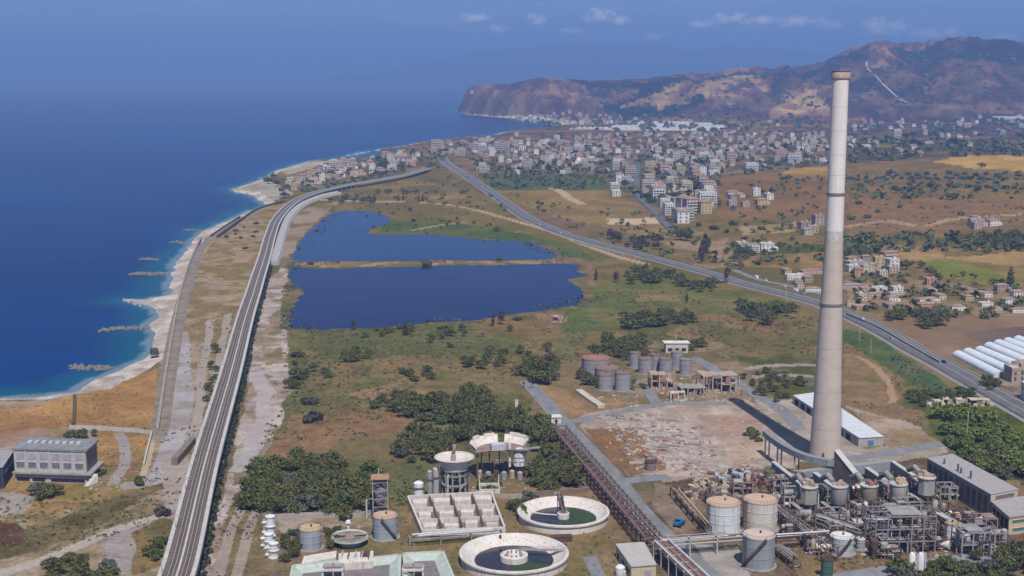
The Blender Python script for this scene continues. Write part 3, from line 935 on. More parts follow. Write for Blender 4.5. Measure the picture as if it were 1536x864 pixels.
M_RAILG = mat('dull_rail', (.20, .19, .185), .8, .3, .5)
guard_rail(-7.6, 'long grey guard rail on the lake side of the highway')
guard_rail(7.6, 'long grey guard rail on the inland side of the highway')


def paved(name, px, wd, m, z=.05, step=5):
    P = resample([W(u, v) for u, v in px], step)
    mb = MB(); mb.add(*ribbon(P, wd, 0, z))
    return kind(mb.obj(name, m), 'structure')


paved('factory_road', [(788, 571), (812, 596), (836, 624), (872, 662), (920, 714), (958, 762), (985, 792), (1018, 822), (1062, 862), (1110, 905)], 8.5, M_ASPHD)
paved('factory_road', [(936, 722), (968, 718), (1004, 715)], 8, M_ASPHD, .055)
paved('factory_road', [(850, 634), (930, 618), (1000, 606), (1090, 604)], 7, M_ASPHD, .045)
paved('factory_road', [(1042, 537), (1085, 562), (1130, 590), (1172, 614), (1200, 645)], 7.5, M_ASPHD, .06)
paved('factory_road', [(958, 572), (975, 590), (985, 606)], 6, M_ASPHD, .04)
paved('factory_road', [(1560, 826), (1450, 838), (1380, 848), (1290, 862), (1200, 880)], 8, road_mat('asphalt_grey', (.22, .22, .235)), .05)
paved('factory_road', [(1262, 690), (1330, 680), (1400, 668), (1440, 662)], 7, M_ASPHD, .05)
paved('side_road', [(1100, 405), (1140, 420), (1180, 428), (1230, 441), (1262, 452)], 7, M_ASPHD, .2)
paved('service_road', [(883, 835), (897, 862), (910, 890)], 5, M_ASPHD, .05)

# ================================================================== railway viaduct
VZ = 5.5
VP = [(200, 1010), (240, 910), (269, 852), (308, 692), (346, 560), (367, 480), (381, 436), (388, 413), (397, 385), (406, 352), (417, 327), (441, 303), (474, 289), (520, 278), (568, 270), (610, 262), (644, 252)]
vp = [W(u, v, VZ) for u, v in VP]
for p in vp:
    p.z = 0
vline = resample(vp, 9.0)
o0 = Vector((vline[14].x, vline[14].y, 0))
via = thing('railway_viaduct', 'long low concrete railway viaduct running along the coast past the lake', 'viaduct', tuple(o0))
vl = [p - o0 for p in vline]
DW = 12.4


def strip_solid(line, off, wd, z0, z1, name, m, parent):
    """a bar with a rectangular section following the line"""
    mb = MB()
    a, _ = ribbon(line, wd, off, z0); b, _ = ribbon(line, wd, off, z1)
    n = len(line); vs = a + b; o = 2 * n; fs = []
    for i in range(n - 1):
        l0, r0, l1, r1 = 2 * i, 2 * i + 1, 2 * i + 2, 2 * i + 3
        fs += [(l0, l1, r1, r0), (o + l0, o + r0, o + r1, o + l1), (l0, o + l0, o + l1, l1), (r0, r1, o + r1, o + r0)]
    mb.add(vs, fs)
    return mb.obj(name, m, parent)


strip_solid(vl, 0, DW, VZ - 1.1, VZ - .2, 'deck', M_CONC, via)
strip_solid(vl, -DW / 2 + .75, 1.5, VZ - .2, VZ + .9, 'parapet', M_CONCL, via)
strip_solid(vl, DW / 2 - .75, 1.5, VZ - .2, VZ + .9, 'parapet', M_CONCL, via)
strip_solid(vl, 0, 9.4, VZ - .2, VZ + .1, 'ballast_bed', M_BALL, via)
for off in (-2.2, 2.2):
    tr = strip_solid(vl, off, 2.3, VZ + .1, VZ + .22, 'track', mat('sleepers', (.105, .082, .072), .9, .3, 1.2, stretch=(1, .3, 1)), via)
    for s in (-.72, .72):
        strip_solid(vl, off + s, .24, VZ + .22, VZ + .4, 'rail', M_RAIL, tr)
strip_solid(vl, 0, .7, VZ + .1, VZ + .35, 'cable_duct', M_CONCL, via)
pier_me = MB().box((0, 0, 0), (11.2, 1.4, VZ - 1.05)).mesh('pier', M_CONCL)
np_ = 0
for i in range(2, len(vl) - 1, 2):
    p = vl[i]
    if vline[i].y > 2000 or np_ > 92:
        break
    d = vl[i + 1] - vl[i - 1]
    pr = bpy.data.objects.new('pier', pier_me); COL.objects.link(pr); pr.parent = via
    pr.location = (p.x, p.y, 0); pr.rotation_euler = (0, 0, math.atan2(d.y, d.x) - math.pi / 2); np_ += 1
# catenary masts along the line
def mast_proto():
    r = thing('catenary_mast', 'thin grey catenary mast standing on the viaduct', 'mast', (0, 0, -500), 0, 'masts along the viaduct')
    MB().beam((0, 0, 0), (0, 0, 6.2), .22).obj('post', M_STEEL, r)
    MB().beam((0, 0, 5.6), (3.0, 0, 6.0), .12).beam((0, 0, 4.9), (2.6, 0, 5.0), .1).obj('bracket_arm', M_STEEL, r)
    return r


ms = None
for i in range(3, len(vline) - 2, 5):
    p = vline[i]
    if p.y > 1500 or p.y < 400:
        continue
    d = (vline[i + 1] - vline[i - 1]).normalized(); n = Vector((d.y, -d.x, 0))
    q = p - n * 4.95; a = math.atan2(n.y, n.x)
    if ms is None:
        ms = mast_proto(); ms.location = (q.x, q.y, VZ + .05); ms.rotation_euler = (0, 0, a)
    else:
        copy_thing(ms, (q.x, q.y, VZ + .05), a)
paved('hill_track', [(1300, 93), (1301, 103), (1312, 113), (1322, 124), (1331, 133), (1342, 143), (1352, 151), (1366, 156)], 9, mat('scar_white', (.42, .375, .33), .95, .3, .02), 2.5, 18)
paved('hill_track', [(1384, 136), (1392, 131), (1402, 132)], 7, mat('scar_tan', (.40, .34, .24), .95, .3, .02), 2.5, 18)
# old coast track on its low bank
oc = resample([W(u, v) for u, v in [(238, 660), (246, 600), (258, 530), (270, 470), (286, 412), (302, 372), (334, 346), (374, 323), (412, 306)]], 8)
mb = MB(); vs = []; n = len(oc)
for i, p in enumerate(oc):
    d = (oc[min(i + 1, n - 1)] - oc[max(i - 1, 0)]).normalized(); nr = Vector((d.y, -d.x, 0))
    for s, z in ((-5.0, -.1), (-2.6, .9 * min(1, i / 6)), (2.6, .9 * min(1, i / 6)), (5.0, -.1)):
        q = p + nr * s; vs.append((q.x, q.y, z))
mb.add(vs, [(4 * i + k, 4 * i + 1 + k, 4 * i + 5 + k, 4 * i + 4 + k) for i in range(n - 1) for k in range(3)])
kind(mb.obj('old_track', mat('brown_track', (.145, .115, .083), .95, .4, .10, col2=(.27, .225, .185))), 'structure')
# pale embankment wall on the lake side of the bend
EB = [(410, 398), (417, 378), (424, 352), (434, 328), (454, 309), (482, 297), (508, 291)]
eb = resample([W(u, v) for u, v in EB], 7)
mb = MB(); vs = []; n = len(eb)
for i, p in enumerate(eb):
    d = (eb[min(i + 1, n - 1)] - eb[max(i - 1, 0)]).normalized(); nr = Vector((d.y, -d.x, 0))
    for s, z in ((5, 0), (3.2, 3.0), (-3.5, 4.2), (-5.5, 0)):
        q = p + nr * s; vs.append((q.x, q.y, z))
fs = []
for i in range(n - 1):
    for k in range(3):
        fs.append((4 * i + k, 4 * i + 4 + k, 4 * i + 5 + k, 4 * i + 1 + k))
fs += [(0, 1, 2, 3), (4 * n - 1, 4 * n - 2, 4 * n - 3, 4 * n - 4)]
mb.add(vs, fs)
tag(mb.obj('embankment_wall', mat('pale_revetment', (.40, .38, .345), .9, .35, .25, streak=.3, streak_col=(.24, .22, .19))), 'broad pale concrete embankment wall curving beside the viaduct bend', 'wall')


def wall_line(name, px, wd, h, m, label, cat='wall', step=8):
    P = resample([W(u, v) for u, v in px], step)
    for p in P:
        p.z = 0
    mb = MB(); vs = []
    a, _ = ribbon(P, wd, 0, -.6); b, _ = ribbon(P, wd, 0, h)
    n = len(P); o = 2 * n; fs = []
    for i in range(n - 1):
        l0, r0, l1, r1 = 2 * i, 2 * i + 1, 2 * i + 2, 2 * i + 3
        fs += [(o + l0, o + r0, o + r1, o + l1), (l0, o + l0, o + l1, l1), (r0, r1, o + r1, o + r0)]
    fs += [(0, 1, o + 1, o), (2 * n - 2, o + 2 * n - 2, o + 2 * n - 1, 2 * n - 1)]
    mb.add(a + b, fs)
    return tag(mb.obj(name, m), label, cat)


wall_line('sea_wall', [(236, 648), (247, 575), (259, 500), (270, 445), (285, 395), (302, 358)], 1.4, 2.2, mat('sea_wall_concrete', (.30, .26, .22), .9, .35, .3), 'brownish sea wall between the gravel beach and the old coast track')
wall_line('sea_wall', [(326, 357), (364, 330), (388, 315), (425, 304)], 2.2, 3.2, mat('sea_wall_brown', (.12, .085, .075), .9, .3, .3), 'shade-darkened sea wall curving along the shore before the spit')  # brown darkened to hold the shaded edge of this wall and the next
wall_line('sea_wall', [(316, 356), (338, 341), (360, 327)], 1.8, 2.4, mat('sea_wall_brown', (.12, .085, .075)), 'short shade-darkened outer sea wall on the beach below the bend')
wall_line('boundary_wall', [(104, 643), (150, 645), (200, 648), (228, 652)], .5, 1.8, M_CONCL, 'pale boundary wall crossing the ochre field behind the grey hall')
wall_line('boundary_wall', [(228, 652), (222, 675), (216, 700)], .7, 1.8, M_CONCL, 'short pale wall running towards the camera from the field corner')
wall_line('field_hedge', [(112, 596), (112, 616), (110, 638)], 1.6, 1.6, mat('dry_hedge', (.09, .075, .045), .95, .4, .7), 'short dark dry hedge crossing the ochre field by the beach', 'hedge')
wall_line('concrete_ramp', [(868, 588), (884, 600), (902, 612)], 4.0, 1.6, mat('pale_ramp', (.48, .44, .36), .9, .25, .3), 'pale concrete ramp left of the brick red tank group')
wall_line('ramp_wall', [(262, 698), (276, 682), (289, 666)], 3.0, 3.4, mat('ramp_dirt', (.20, .165, .14), .9, .3, .3), 'short brown ramp beside the viaduct near the curved path')
wall_line('roadside_wall', [(860, 362), (905, 375), (935, 383)], .8, 1.5, M_CONCL, 'low white wall between the dirt road and the highway')
wall_line('retaining_wall', [(1270, 472), (1320, 494), (1372, 524), (1410, 545)], .8, 1.6, mat('grey_block', (.34, .31, .28), .9, .3, .4), 'grey retaining wall on the inland verge of the highway')

# ================================================================== chimney
ch = W(1237.5, 689)
ch.z = 0
chim = thing('chimney', 'very tall tapering concrete chimney with a whitewashed upper half and rusty cap', 'chimney', tuple(ch))
Zt = lambda py: zat(ch, py)
prof = [(689, 7.0), (640, 6.55), (600, 6.1), (520, 5.45), (455, 4.8), (400, 4.2), (346, 3.85), (290, 3.72), (200, 3.6), (125, 3.5), (112, 3.45)]
zr = [(max(Zt(py), 0.0), rr) for py, rr in prof]
zr[0] = (0.0, 7.0)


def rad(z):
    return float(np.interp(z, [a for a, _ in zr], [b for _, b in zr]))


z345, z125 = Zt(346), Zt(123)
ztop = Zt(108)
lo = [(rad(z), z) for z in np.linspace(0, z345, 14)]
hi = [(rad(z), z) for z in np.linspace(z345, ztop, 14)]
m_shaft = mat('chimney_concrete', (.52, .435, .37), .9, .12, .12, stretch=(1, 1, 2.5), streak=.12, streak_col=(.22, .19, .17))
m_white = mat('chimney_limewash', (.76, .715, .675), .9, .12, .15, col2=(.69, .61, .57), stretch=(1, 1, .5), streak=.3, streak_col=(.46, .36, .33))
MB().lathe((0, 0, 0), [(a, b) for a, b in lo], 40).obj('lower_shaft', m_shaft, chim, True)
us = MB().lathe((0, 0, 0), [(a + .02, b) for a, b in hi] + [(2.6, ztop), (2.5, ztop - 12), (.01, ztop - 12)], 40).obj('upper_shaft', m_white, chim, True)
m_ring = mat('chimney_band', (.20, .175, .16), .9, .2, .5)
for py in (291, 456):
    z = Zt(py); MB().lathe((0, 0, 0), [(rad(z), z - .7), (rad(z) + .22, z - .55), (rad(z) + .22, z + .55), (rad(z), z + .7)], 40).obj('band', m_ring, chim, True)
for py in (160, 196, 232, 262, 520, 585, 640):                      # pour joints
    z = Zt(py); MB().lathe((0, 0, 0), [(rad(z) + .01, z - .14), (rad(z) + .05, z - .1), (rad(z) + .05, z + .1), (rad(z) + .01, z + .14)], 40).obj(
        'pour_joint', mat('joint' if py < 346 else 'joint_low', (.60, .50, .47) if py < 346 else (.44, .375, .335), .9, .2, .5), chim, True)
MB().lathe((0, 0, 0), [(3.5, ztop - 3.2), (3.95, ztop - 2.7), (3.95, ztop - .1), (3.85, ztop + .05), (2.7, ztop + .05), (2.65, ztop - .4)], 40).obj(
    'cap', mat('rusted_cap', (.36, .22, .16), .9, .3, .6, col2=(.50, .41, .36), streak=.4, streak_col=(.10, .05, .035)), chim, True)
MB().lathe((0, 0, 0), [(3.98, ztop + .0), (4.05, ztop + .3), (2.7, ztop + .3)], 40).obj('rim', mat('soot', (.05, .035, .03), .95, .3, .6), chim, True)
# ladder down the right hand side
lad = MB()
for z in np.arange(14, ztop - 4, 1.6):
    a = R(-25)
    lad.beam(((rad(z) + .35) * math.cos(a) - .25, (rad(z) + .35) * math.sin(a), z), ((rad(z) + .35) * math.cos(a) + .25, (rad(z) + .35) * math.sin(a), z), .07)
for s in (-.28, .28):
    lad.tube([((rad(z) + .35) * math.cos(R(-25)) + s, (rad(z) + .35) * math.sin(R(-25)), z) for z in np.linspace(12, ztop - 3, 12)], .05, 5)
lad.obj('ladder', m_ring, chim)
# round painted emblem facing the camera
ze = Zt(354.5); a0 = math.atan2(-ch.y, -ch.x) + R(-8)
em = MB(); re = 1.95
def on_shaft(u, v, lift=.06):
    rr_ = rad(ze + v) + lift; th = a0 + u / rr_
    return (rr_ * math.cos(th), rr_ * math.sin(th), ze + v)
def decal(name, fn_pts_outer, fn_pts_inner, m, lift):
    mb = MB(); n = len(fn_pts_outer); vs = [on_shaft(*p, lift) for p in fn_pts_outer] + [on_shaft(*p, lift) for p in fn_pts_inner]
    mb.add(vs, [(i, (i + 1) % n, n + (i + 1) % n, n + i) for i in range(n)])
    return mb.obj(name, m, chim)
circ = lambda r_, cx=0, cz=0, sx=1, n=28: [(cx + r_ * sx * math.cos(2 * math.pi * k / n), cz + r_ * math.sin(2 * math.pi * k / n)) for k in range(n)]
m_em = mat('emblem_white', (.60, .58, .54), .9, .15, .5)
e1 = decal('emblem', circ(re, sx=1.12), circ(re * .62, sx=1.12), m_em, .07)
o2 = decal('emblem_stroke', circ(re * .50, .1, -.05, 1.1), circ(re * .22, .15, -.25, 1.1), m_em, .07)
tri = [(-1.9, 1.1), (0, 2.7), (1.9, 1.1), (1.4, 1.25), (0, 2.2), (-1.4, 1.25)]
tb = MB(); tb.add([on_shaft(u, v, .075) for u, v in tri], [(0, 1, 4, 5), (1, 2, 3, 4)]); tb.obj('emblem_peak', m_em, chim)
# door opening at the foot
MB().box((0, 0, 0), (.5, 3.0, 5)).obj('flue_inlet', M_CONCD, chim, loc=(rad(3) * math.cos(a0), rad(3) * math.sin(a0), 0))

# ================================================================== cars
def car_mesh(body, van=False):
    r = thing('car', 'car', 'car', (0, 0, -500))
    L, Wd = (4.3, 1.75) if not van else (5.4, 2.0)
    b = MB()
    if van:
        side = [(-L / 2, .35), (L / 2, .35), (L / 2, 1.1), (L / 2 - .5, 1.25), (L / 2 - 1.3, 2.15), (-L / 2, 2.15)]
    else:
        side = [(-L / 2, .35), (L / 2, .35), (L / 2, .78), (L / 2 - 1.1, .92), (-L / 2 + .5, .98), (-L / 2, .85)]
    n = len(side)
    vs = [(x, -Wd / 2, z) for x, z in side] + [(x, Wd / 2, z) for x, z in side]
    b.add(vs, [tuple(range(n)), tuple(range(2 * n - 1, n - 1, -1))] + [(i, n + i, n + (i + 1) % n, (i + 1) % n) for i in range(n)])
    b.obj('body', body, r)
    g = MB()
    if not van:
        g.add([(-1.6, -.78, .97), (1.1, -.78, .93), (1.1, .78, .93), (-1.6, .78, .97), (-1.05, -.62, 1.42), (.35, -.62, 1.42), (.35, .62, 1.42), (-1.05, .62, 1.42)],
              [(0, 1, 5, 4), (1, 2, 6, 5), (2, 3, 7, 6), (3, 0, 4, 7)])
        rf = MB().box((-.35, 0, 1.42), (1.42, 1.26, .06)).obj('roof', body, r)
    else:
        g.box((L / 2 - .98, 0, 1.35), (.5, Wd + .02, .55))
    g.obj('window', mat('car_glass', (.02, .025, .03), .15, .1, 1), r)
    for x in (-L * .31, L * .31):
        for s in (-1, 1):
            wv = MB()
            k = 12
            vs = [(x + .33 * math.cos(2 * math.pi * i / k), s * (Wd / 2 - .1), .33 + .33 * math.sin(2 * math.pi * i / k)) for i in range(k)]
            vs += [(p[0], s * (Wd / 2 + .08), p[2]) for p in vs]
            wv.add(vs, [tuple(range(k)), tuple(range(2 * k - 1, k - 1, -1))] + [(i, (i + 1) % k, k + (i + 1) % k, k + i) for i in range(k)])
            wv.obj('wheel', mat('tyre', (.02, .02, .02), .9, .1, 1), r)
    return r


paint = lambda n, c: mat('car_paint_' + n, c, .35, .05, 1)
CARS = [((816, 338), 'white', 0, 'small white car furthest along the highway towards town'), ((829, 343), 'silver', 0, 'silver car behind the farthest white car on the highway'),
        ((847, 350.5), 'white', 0, 'white car on the highway beside the end of the dirt road'), ((1407, 545), 'black', 0, 'dark car alone on the highway near the greenhouses'),
        ((1134, 417), 'white', 1, 'white van parked on the verge before the roadside yard'), ((1148, 421), 'white', 0, 'white car parked on the verge beside the white van'),
        ((1176, 431), 'white', 0, 'white car parked at the left end of the roadside yard'), ((1193, 437), 'white', 1, 'white van in the middle of the roadside yard'),
        ((1204, 441), 'silver', 0, 'silver car parked nearest the chimney in the roadside yard'), ((1200, 428), 'blue', 0, 'blue car in the roadside yard by the red roofed shed'),
        ((1211, 434), 'white', 0, 'white car behind the blue car in the roadside yard'), ((1110, 404), 'blue', 0, 'blue car on the side road near the tall lone tree'),
        ((1346, 507), 'silver', 0, 'silver car on the highway halfway between chimney and dark car'), ((728, 282), 'white', 0, 'white car on the highway abreast of the green orchard'),
        ((1283, 478), 'white', 0, 'white car on the highway just right of the chimney')]
pc = {'white': (.75, .75, .73), 'silver': (.4, .41, .43), 'black': (.02, .02, .025), 'blue': (.06, .13, .4)}
pro = {}
for (u, v), c, van, lab in CARS:
    p = W(u, v); k = (c, van)
    i = min(range(len(hwp)), key=lambda j: (hwp[j] - p).length)
    d = hwp[min(i + 1, len(hwp) - 1)] - hwp[max(i - 1, 0)]
    a = math.atan2(d.y, d.x)
    if (hwp[i] - p).length < 9:
        n = Vector((d.y, -d.x, 0)).normalized(); p = hwp[i] + n * (3.2 if i % 2 else -3.2); p.z = hwp[i].z + .12
    if k not in pro:
        pro[k] = car_mesh(paint(c, pc[c]), van); o = pro[k]; o.location = p; o.rotation_euler = (0, 0, a)
    else:
        o = copy_thing(pro[k], p, a)
    o['label'] = lab; o['category'] = 'van' if van else 'car'; o['group'] = 'vehicles on and beside the highway'
    if van:
        o.name = 'van'

# poles along the highway
def pole(u, v, h, lab, arm=True):
    p = W(u, v)
    r = thing('utility_pole', lab, 'utility pole', tuple(p))
    MB().tube([(0, 0, 0), (0, 0, h)], .16, 6).obj('pole_shaft', M_CONCL, r)
    if arm:
        MB().beam((-1.1, 0, h - .8), (1.1, 0, h - .8), .14).obj('cross_arm', M_RUST, r)


pole(1289, 512, 11, 'pale utility pole on the green verge right of the chimney')
pole(1306, 530, 9, 'second pale utility pole further along the green verge')
pole(1179, 452, 12, 'thin pole on the highway verge left of the chimney')
pole(1450, 664, 15, 'tall thin mast among the bright green trees', False)
# ================================================================== chemical works
rnd = random.Random(77)
M_WHITE = mat('white_steel', (.66, .67, .68), .6, .12, .3, streak=.35, streak_col=(.36, .22, .15))
M_WHITER = mat('white_steel_rusting', (.60, .61, .62), .6, .15, .3, streak=.75, streak_col=(.34, .19, .11))
M_GREYB = mat('blue_grey_steel', (.30, .325, .36), .55, .15, .25, streak=.3, streak_col=(.18, .18, .19))
M_GREYT = mat('grey_tank_steel', (.27, .28, .29), .6, .18, .25, streak=.4, streak_col=(.16, .12, .10))
M_ROOFT = mat('tan_tank_roof', (.50, .40, .24), .85, .25, .35, col2=(.42, .27, .14))
M_ROOFO = mat('orange_tank_roof', (.50, .31, .19), .85, .3, .3, col2=(.46, .36, .28))
M_ROOFP = mat('pinkish_tank_roof', (.48, .37, .31), .85, .3, .3, col2=(.50, .42, .36))
M_BRICK = mat('brick_red_roof', (.27, .115, .085), .9, .25, .3, col2=(.33, .17, .13))
M_PINK = mat('faded_red_roof', (.24, .15, .135), .9, .25, .3)
M_LIME = mat('limewash', (.66, .62, .58), .9, .18, .35, col2=(.50, .44, .38), streak=.6, streak_col=(.33, .24, .18))
M_GREEN = mat('pale_green_wall', (.42, .47, .42), .9, .2, .4, streak=.3, streak_col=(.22, .20, .17))
M_DIRT = mat('dry_silt', (.20, .165, .135), .95, .35, .4)
M_DARK = mat('dark_void', (.022, .022, .026), .9, .2, .5)
M_TAN = mat('peach_render', (.46, .34, .25), .9, .3, .5, col2=(.32, .23, .18))
M_YEL = mat('cream_render', (.50, .43, .30), .9, .2, .4, streak=.3, streak_col=(.26, .21, .16))
M_PIPE = mat('pipe_grey', (.31, .295, .29), .7, .3, .4)
M_PIPEB = mat('pipe_brown', (.17, .115, .10), .85, .4, .4)
M_PIPEW = mat('pipe_white', (.56, .54, .53), .7, .25, .4)
M_GRAV = mat('gravel_roof', (.33, .305, .30), .95, .2, .5)


def G(u, v, z):
    x, y = flat(u, v, z)
    return Vector((x, y, z))


def tank(name, label, u, vb, vt, rpx, shell, roof, cone=.08, n=32, group=None, ladder=True, stair=False, skirt=True, cat='tank', ring=True):
    b = W(u, vb); r = rpx * mpp(b); h = zat(b, vt)
    t_ = thing(name, label, cat, tuple(b), 0, group)
    MB().lathe((0, 0, 0), [(r, 0), (r, h)], n).obj('shell', shell, t_, True)
    MB().lathe((0, 0, 0), [(r + .12, h - .35), (r + .12, h), (.01, h + r * cone)], n).obj('roof', roof, t_, True)
    if skirt:
        MB().lathe((0, 0, 0), [(r + .9, 0), (r + .9, .35), (r, .35)], n).obj('base_ring', M_CONC, t_)
    if ring:
        for k in (.36, .68):
            MB().lathe((0, 0, 0), [(r, h * k - .12), (r + .1, h * k - .1), (r + .1, h * k + .1), (r, h * k + .12)], n).obj('stiffener', shell, t_)
    if ladder:
        a = R(-150); m = MB(); x, y = math.cos(a), math.sin(a)
        for s in (-.3, .3):
            m.beam((x * (r + .25) - y * s, y * (r + .25) + x * s, 0), (x * (r + .25) - y * s, y * (r + .25) + x * s, h + 1), .1)
        for z in np.arange(.5, h, .7):
            m.beam((x * (r + .25) + y * .3, y * (r + .25) - x * .3, z), (x * (r + .25) - y * .3, y * (r + .25) + x * .3, z), .08)
        m.obj('ladder', M_RUST, t_)
    if stair:
        m = MB(); k = 16
        for i in range(k):
            f0 = i / k; f1 = (i + 1) / k
            a0_, a1_ = stair[0] + (stair[1] - stair[0]) * f0, stair[0] + (stair[1] - stair[0]) * f1
            p = Vector(((r + .5) * math.cos(a0_), (r + .5) * math.sin(a0_), h * f0)); q = Vector(((r + .5) * math.cos(a1_), (r + .5) * math.sin(a1_), h * f1))
            m.beam(p, q, .9, .35); m.beam(p + Vector((0, 0, 1)), q + Vector((0, 0, 1)), .1)
        m.obj('stair', M_RUST, t_)
    # vents and rail on the roof
    MB().cyl((r * .1, 0, h + r * cone * .8), .35, .9, 8).obj('vent', M_RUST, t_)
    m = MB()
    for i in range(n):
        a = 2 * math.pi * i / n; a2 = 2 * math.pi * (i + 1) / n
        m.beam((r * .98 * math.cos(a), r * .98 * math.sin(a), h + 1), (r * .98 * math.cos(a2), r * .98 * math.sin(a2), h + 1), .07)
        m.beam((r * .98 * math.cos(a), r * .98 * math.sin(a), h - .05), (r * .98 * math.cos(a), r * .98 * math.sin(a), h + 1), .06)
    m.obj('handrail', M_RUST, t_)
    return t_


big = 'storage tanks of the works'
tank('storage_tank', 'big white storage tank with orange rusted roof, left of the cream one', 1084, 794, 752, 25.5, M_WHITER, M_ROOFO, group=big)
tank('storage_tank', 'big cream storage tank with rust streaks behind the grey tank', 1139.5, 793, 748, 25.5, mat('cream_steel', (.56, .53, .47), .6, .15, .3, streak=.8, streak_col=(.40, .27, .16)), M_ROOFO, group=big)
tank('storage_tank', 'grey storage tank with pale pink roof and diagonal stair, in front of the white tanks', 1137, 848, 801, 24, M_GREYT, M_ROOFP, group=big, stair=(R(-165), R(-75)))
tank('storage_tank', 'squat pale grey tank with white roof right of the green vessel', 1262, 829, 803, 17.5, mat('pale_grey_steel', (.40, .42, .45), .6, .15, .3, streak=.4), mat('white_roof', (.66, .62, .58), .8, .15, .4), group=big, stair=(R(-120), R(-60)))
tank('storage_tank', 'small grey tank close beside the squat white roofed tank', 1290, 824, 807, 7, M_GREYB, M_WHITE, group=big)
tank('storage_tank', 'slim white tank with rusty top near the powerhouse', 1426, 812, 784, 10, M_WHITE, M_ROOFT, group=big)
tank('storage_tank', 'blue grey tank with tan roof near the viaduct', 466, 822, 791, 16.5, M_GREYB, M_ROOFT, group=big)
tank('storage_tank', 'tall blue grey tank with orange roof beside the steel tower', 578, 806, 772, 18.5, M_GREYB, M_ROOFO, group=big, stair=(R(-30), R(-100)))
tank('storage_tank', 'short rusty brown tank standing in the demolished yard', 976, 706, 692, 8.5, mat('brown_steel', (.24, .17, .15), .85, .3, .4, streak=.4), M_RUST, group=big, ladder=False)
tank('storage_tank', 'olive green tank at the left end of the furnace ducts', 1154, 724, 706, 8, mat('olive_steel', (.17, .16, .10), .8, .25, .4), mat('olive_steel', (.17, .16, .10)), group=big, ladder=False)
tank('storage_tank', 'dark green vertical vessel at the bottom edge of the photo', 1240, 866, 838, 9, mat('dark_green_steel', (.06, .12, .09), .7, .25, .4), M_RUST, group=big, ladder=False)
fg = 'grey tanks with red roofs north of the yard'
m_silo = mat('grey_silo', (.29, .275, .285), .75, .2, .25, streak=.5, streak_col=(.18, .15, .14))
tank('oil_tank', 'wide grey tank with bright brick red roof, leftmost of the red roofed group', 894, 556, 536, 22, m_silo, M_BRICK, .16, group=fg)
tank('oil_tank', 'wide grey tank with faded pink roof and white patch, centre of the left cluster', 911, 571, 551, 19.5, m_silo, M_PINK, .16, group=fg)
tank('oil_tank', 'slim grey tank with faded red top, left of the front pair', 908, 584, 561, 12, m_silo, M_PINK, .14, group=fg)
tank('oil_tank', 'slim grey tank with faded red top, right of the front pair', 934, 585, 558, 12.5, m_silo, M_PINK, .14, group=fg)
for u, vb, vt, r_, lab in ((952.5, 551, 528, 8.5, 'tall slim grey tank at the left end of the rear row'), (968, 560, 537, 11, 'grey tank with stair, second in the rear row'),
                           (983, 555, 531, 8, 'narrow grey tank in the middle of the rear row'), (998.5, 559, 537, 10.5, 'wide grey tank right of the rear row centre'),
                           (1015, 551, 527, 9, 'tall grey tank in front of the pale hut'), (1028, 562, 538, 9, 'grey tank at the right end of the rear row')):
    tank('oil_tank', lab, u, vb, vt, r_, m_silo, M_PINK if u < 1010 else mat('grey_roof', (.26, .22, .215), .9, .2, .4), .14, group=fg, ladder=False)


# ---- plain buildings from their roof corners ---------------------------------------------
def building(name, label, corners, z, walls, roof, cat='building', group=None, ov=.35, th=.35):
    P = [G(u, v, z) for u, v in corners]
    c = sum(P, Vector()) / 4; c.z = 0
    r = thing(name, label, cat, tuple(c), 0, group)
    q = [(p.x - c.x, p.y - c.y) for p in P]
    MB().prism(q, 0, z - th).obj('wall', walls, r)
    q2 = [(x * (1 + ov / math.hypot(x, y)), y * (1 + ov / math.hypot(x, y))) for x, y in q]
    MB().prism(q2, z - th, z).obj('roof', roof, r)
    r['q'] = [v for p in q for v in p]
    return r, [Vector((x, y, 0)) for x, y in q]


def openings(root, a, b, items, m, name='window', proud=.04, depth=.12, frame=None):
    """openings on the wall from corner a to b: items are (s0, s1, z0, z1) along it"""
    d = (b - a); L = d.length; d = d.normalized(); n = Vector((d.y, -d.x, 0))
    out = []
    for s0, s1, z0, z1 in items:
        p = a + d * (s0 * L); q = a + d * (s1 * L); w_ = (q - p).length; c = (p + q) / 2 + n * proud
        rz = math.atan2(d.y, d.x)
        o = MB().box((c.x, c.y, z0), (w_, depth, z1 - z0), rz).obj(name, m, root)
        if frame:
            f = MB(); k = .14
            for zz in (z0 - k, z1):
                f.box((c.x, c.y, zz), (w_ + 2 * k, depth + .1, k), rz)
            for e in (p, q):
                f.box((e.x + n.x * proud, e.y + n.y * proud, z0), (k, depth + .1, z1 - z0), rz)
            f.obj('frame', frame, o)
        out.append(o)
    return out


# long shed behind the chimney
shed, sq = building('long_shed', 'long low white roofed shed behind the chimney', [(1288, 656), (1325, 654), (1226, 588), (1190, 593)], 4.6,
                    mat('shed_wall', (.36, .35, .34), .9, .2, .4, streak=.3), mat('white_sheet_roof', (.58, .585, .61), .7, .14, .3, stretch=(1, 4, 1), streak=.2))
openings(shed, sq[0], sq[1], [(.38, .62, .2, 2.9)], mat('blue_door', (.07, .17, .38), .6, .15, .6), 'door', frame=M_CONCL)
openings(shed, sq[3], sq[0], [(.03 + .1 * k, .09 + .1 * k, .3, 3.2) for k in range(9)], M_DARK, 'bay')
rm = MB()
for k in range(12):
    a = sq[3].lerp(sq[0], (k + .5) / 12); b = sq[2].lerp(sq[1], (k + .5) / 12)
    rm.beam(a + Vector((0, 0, 4.66)), b + Vector((0, 0, 4.66)), .3, .14)
rm.obj('roof_rib', mat('sheet_rib', (.50, .50, .53), .7, .2, .4), shed)

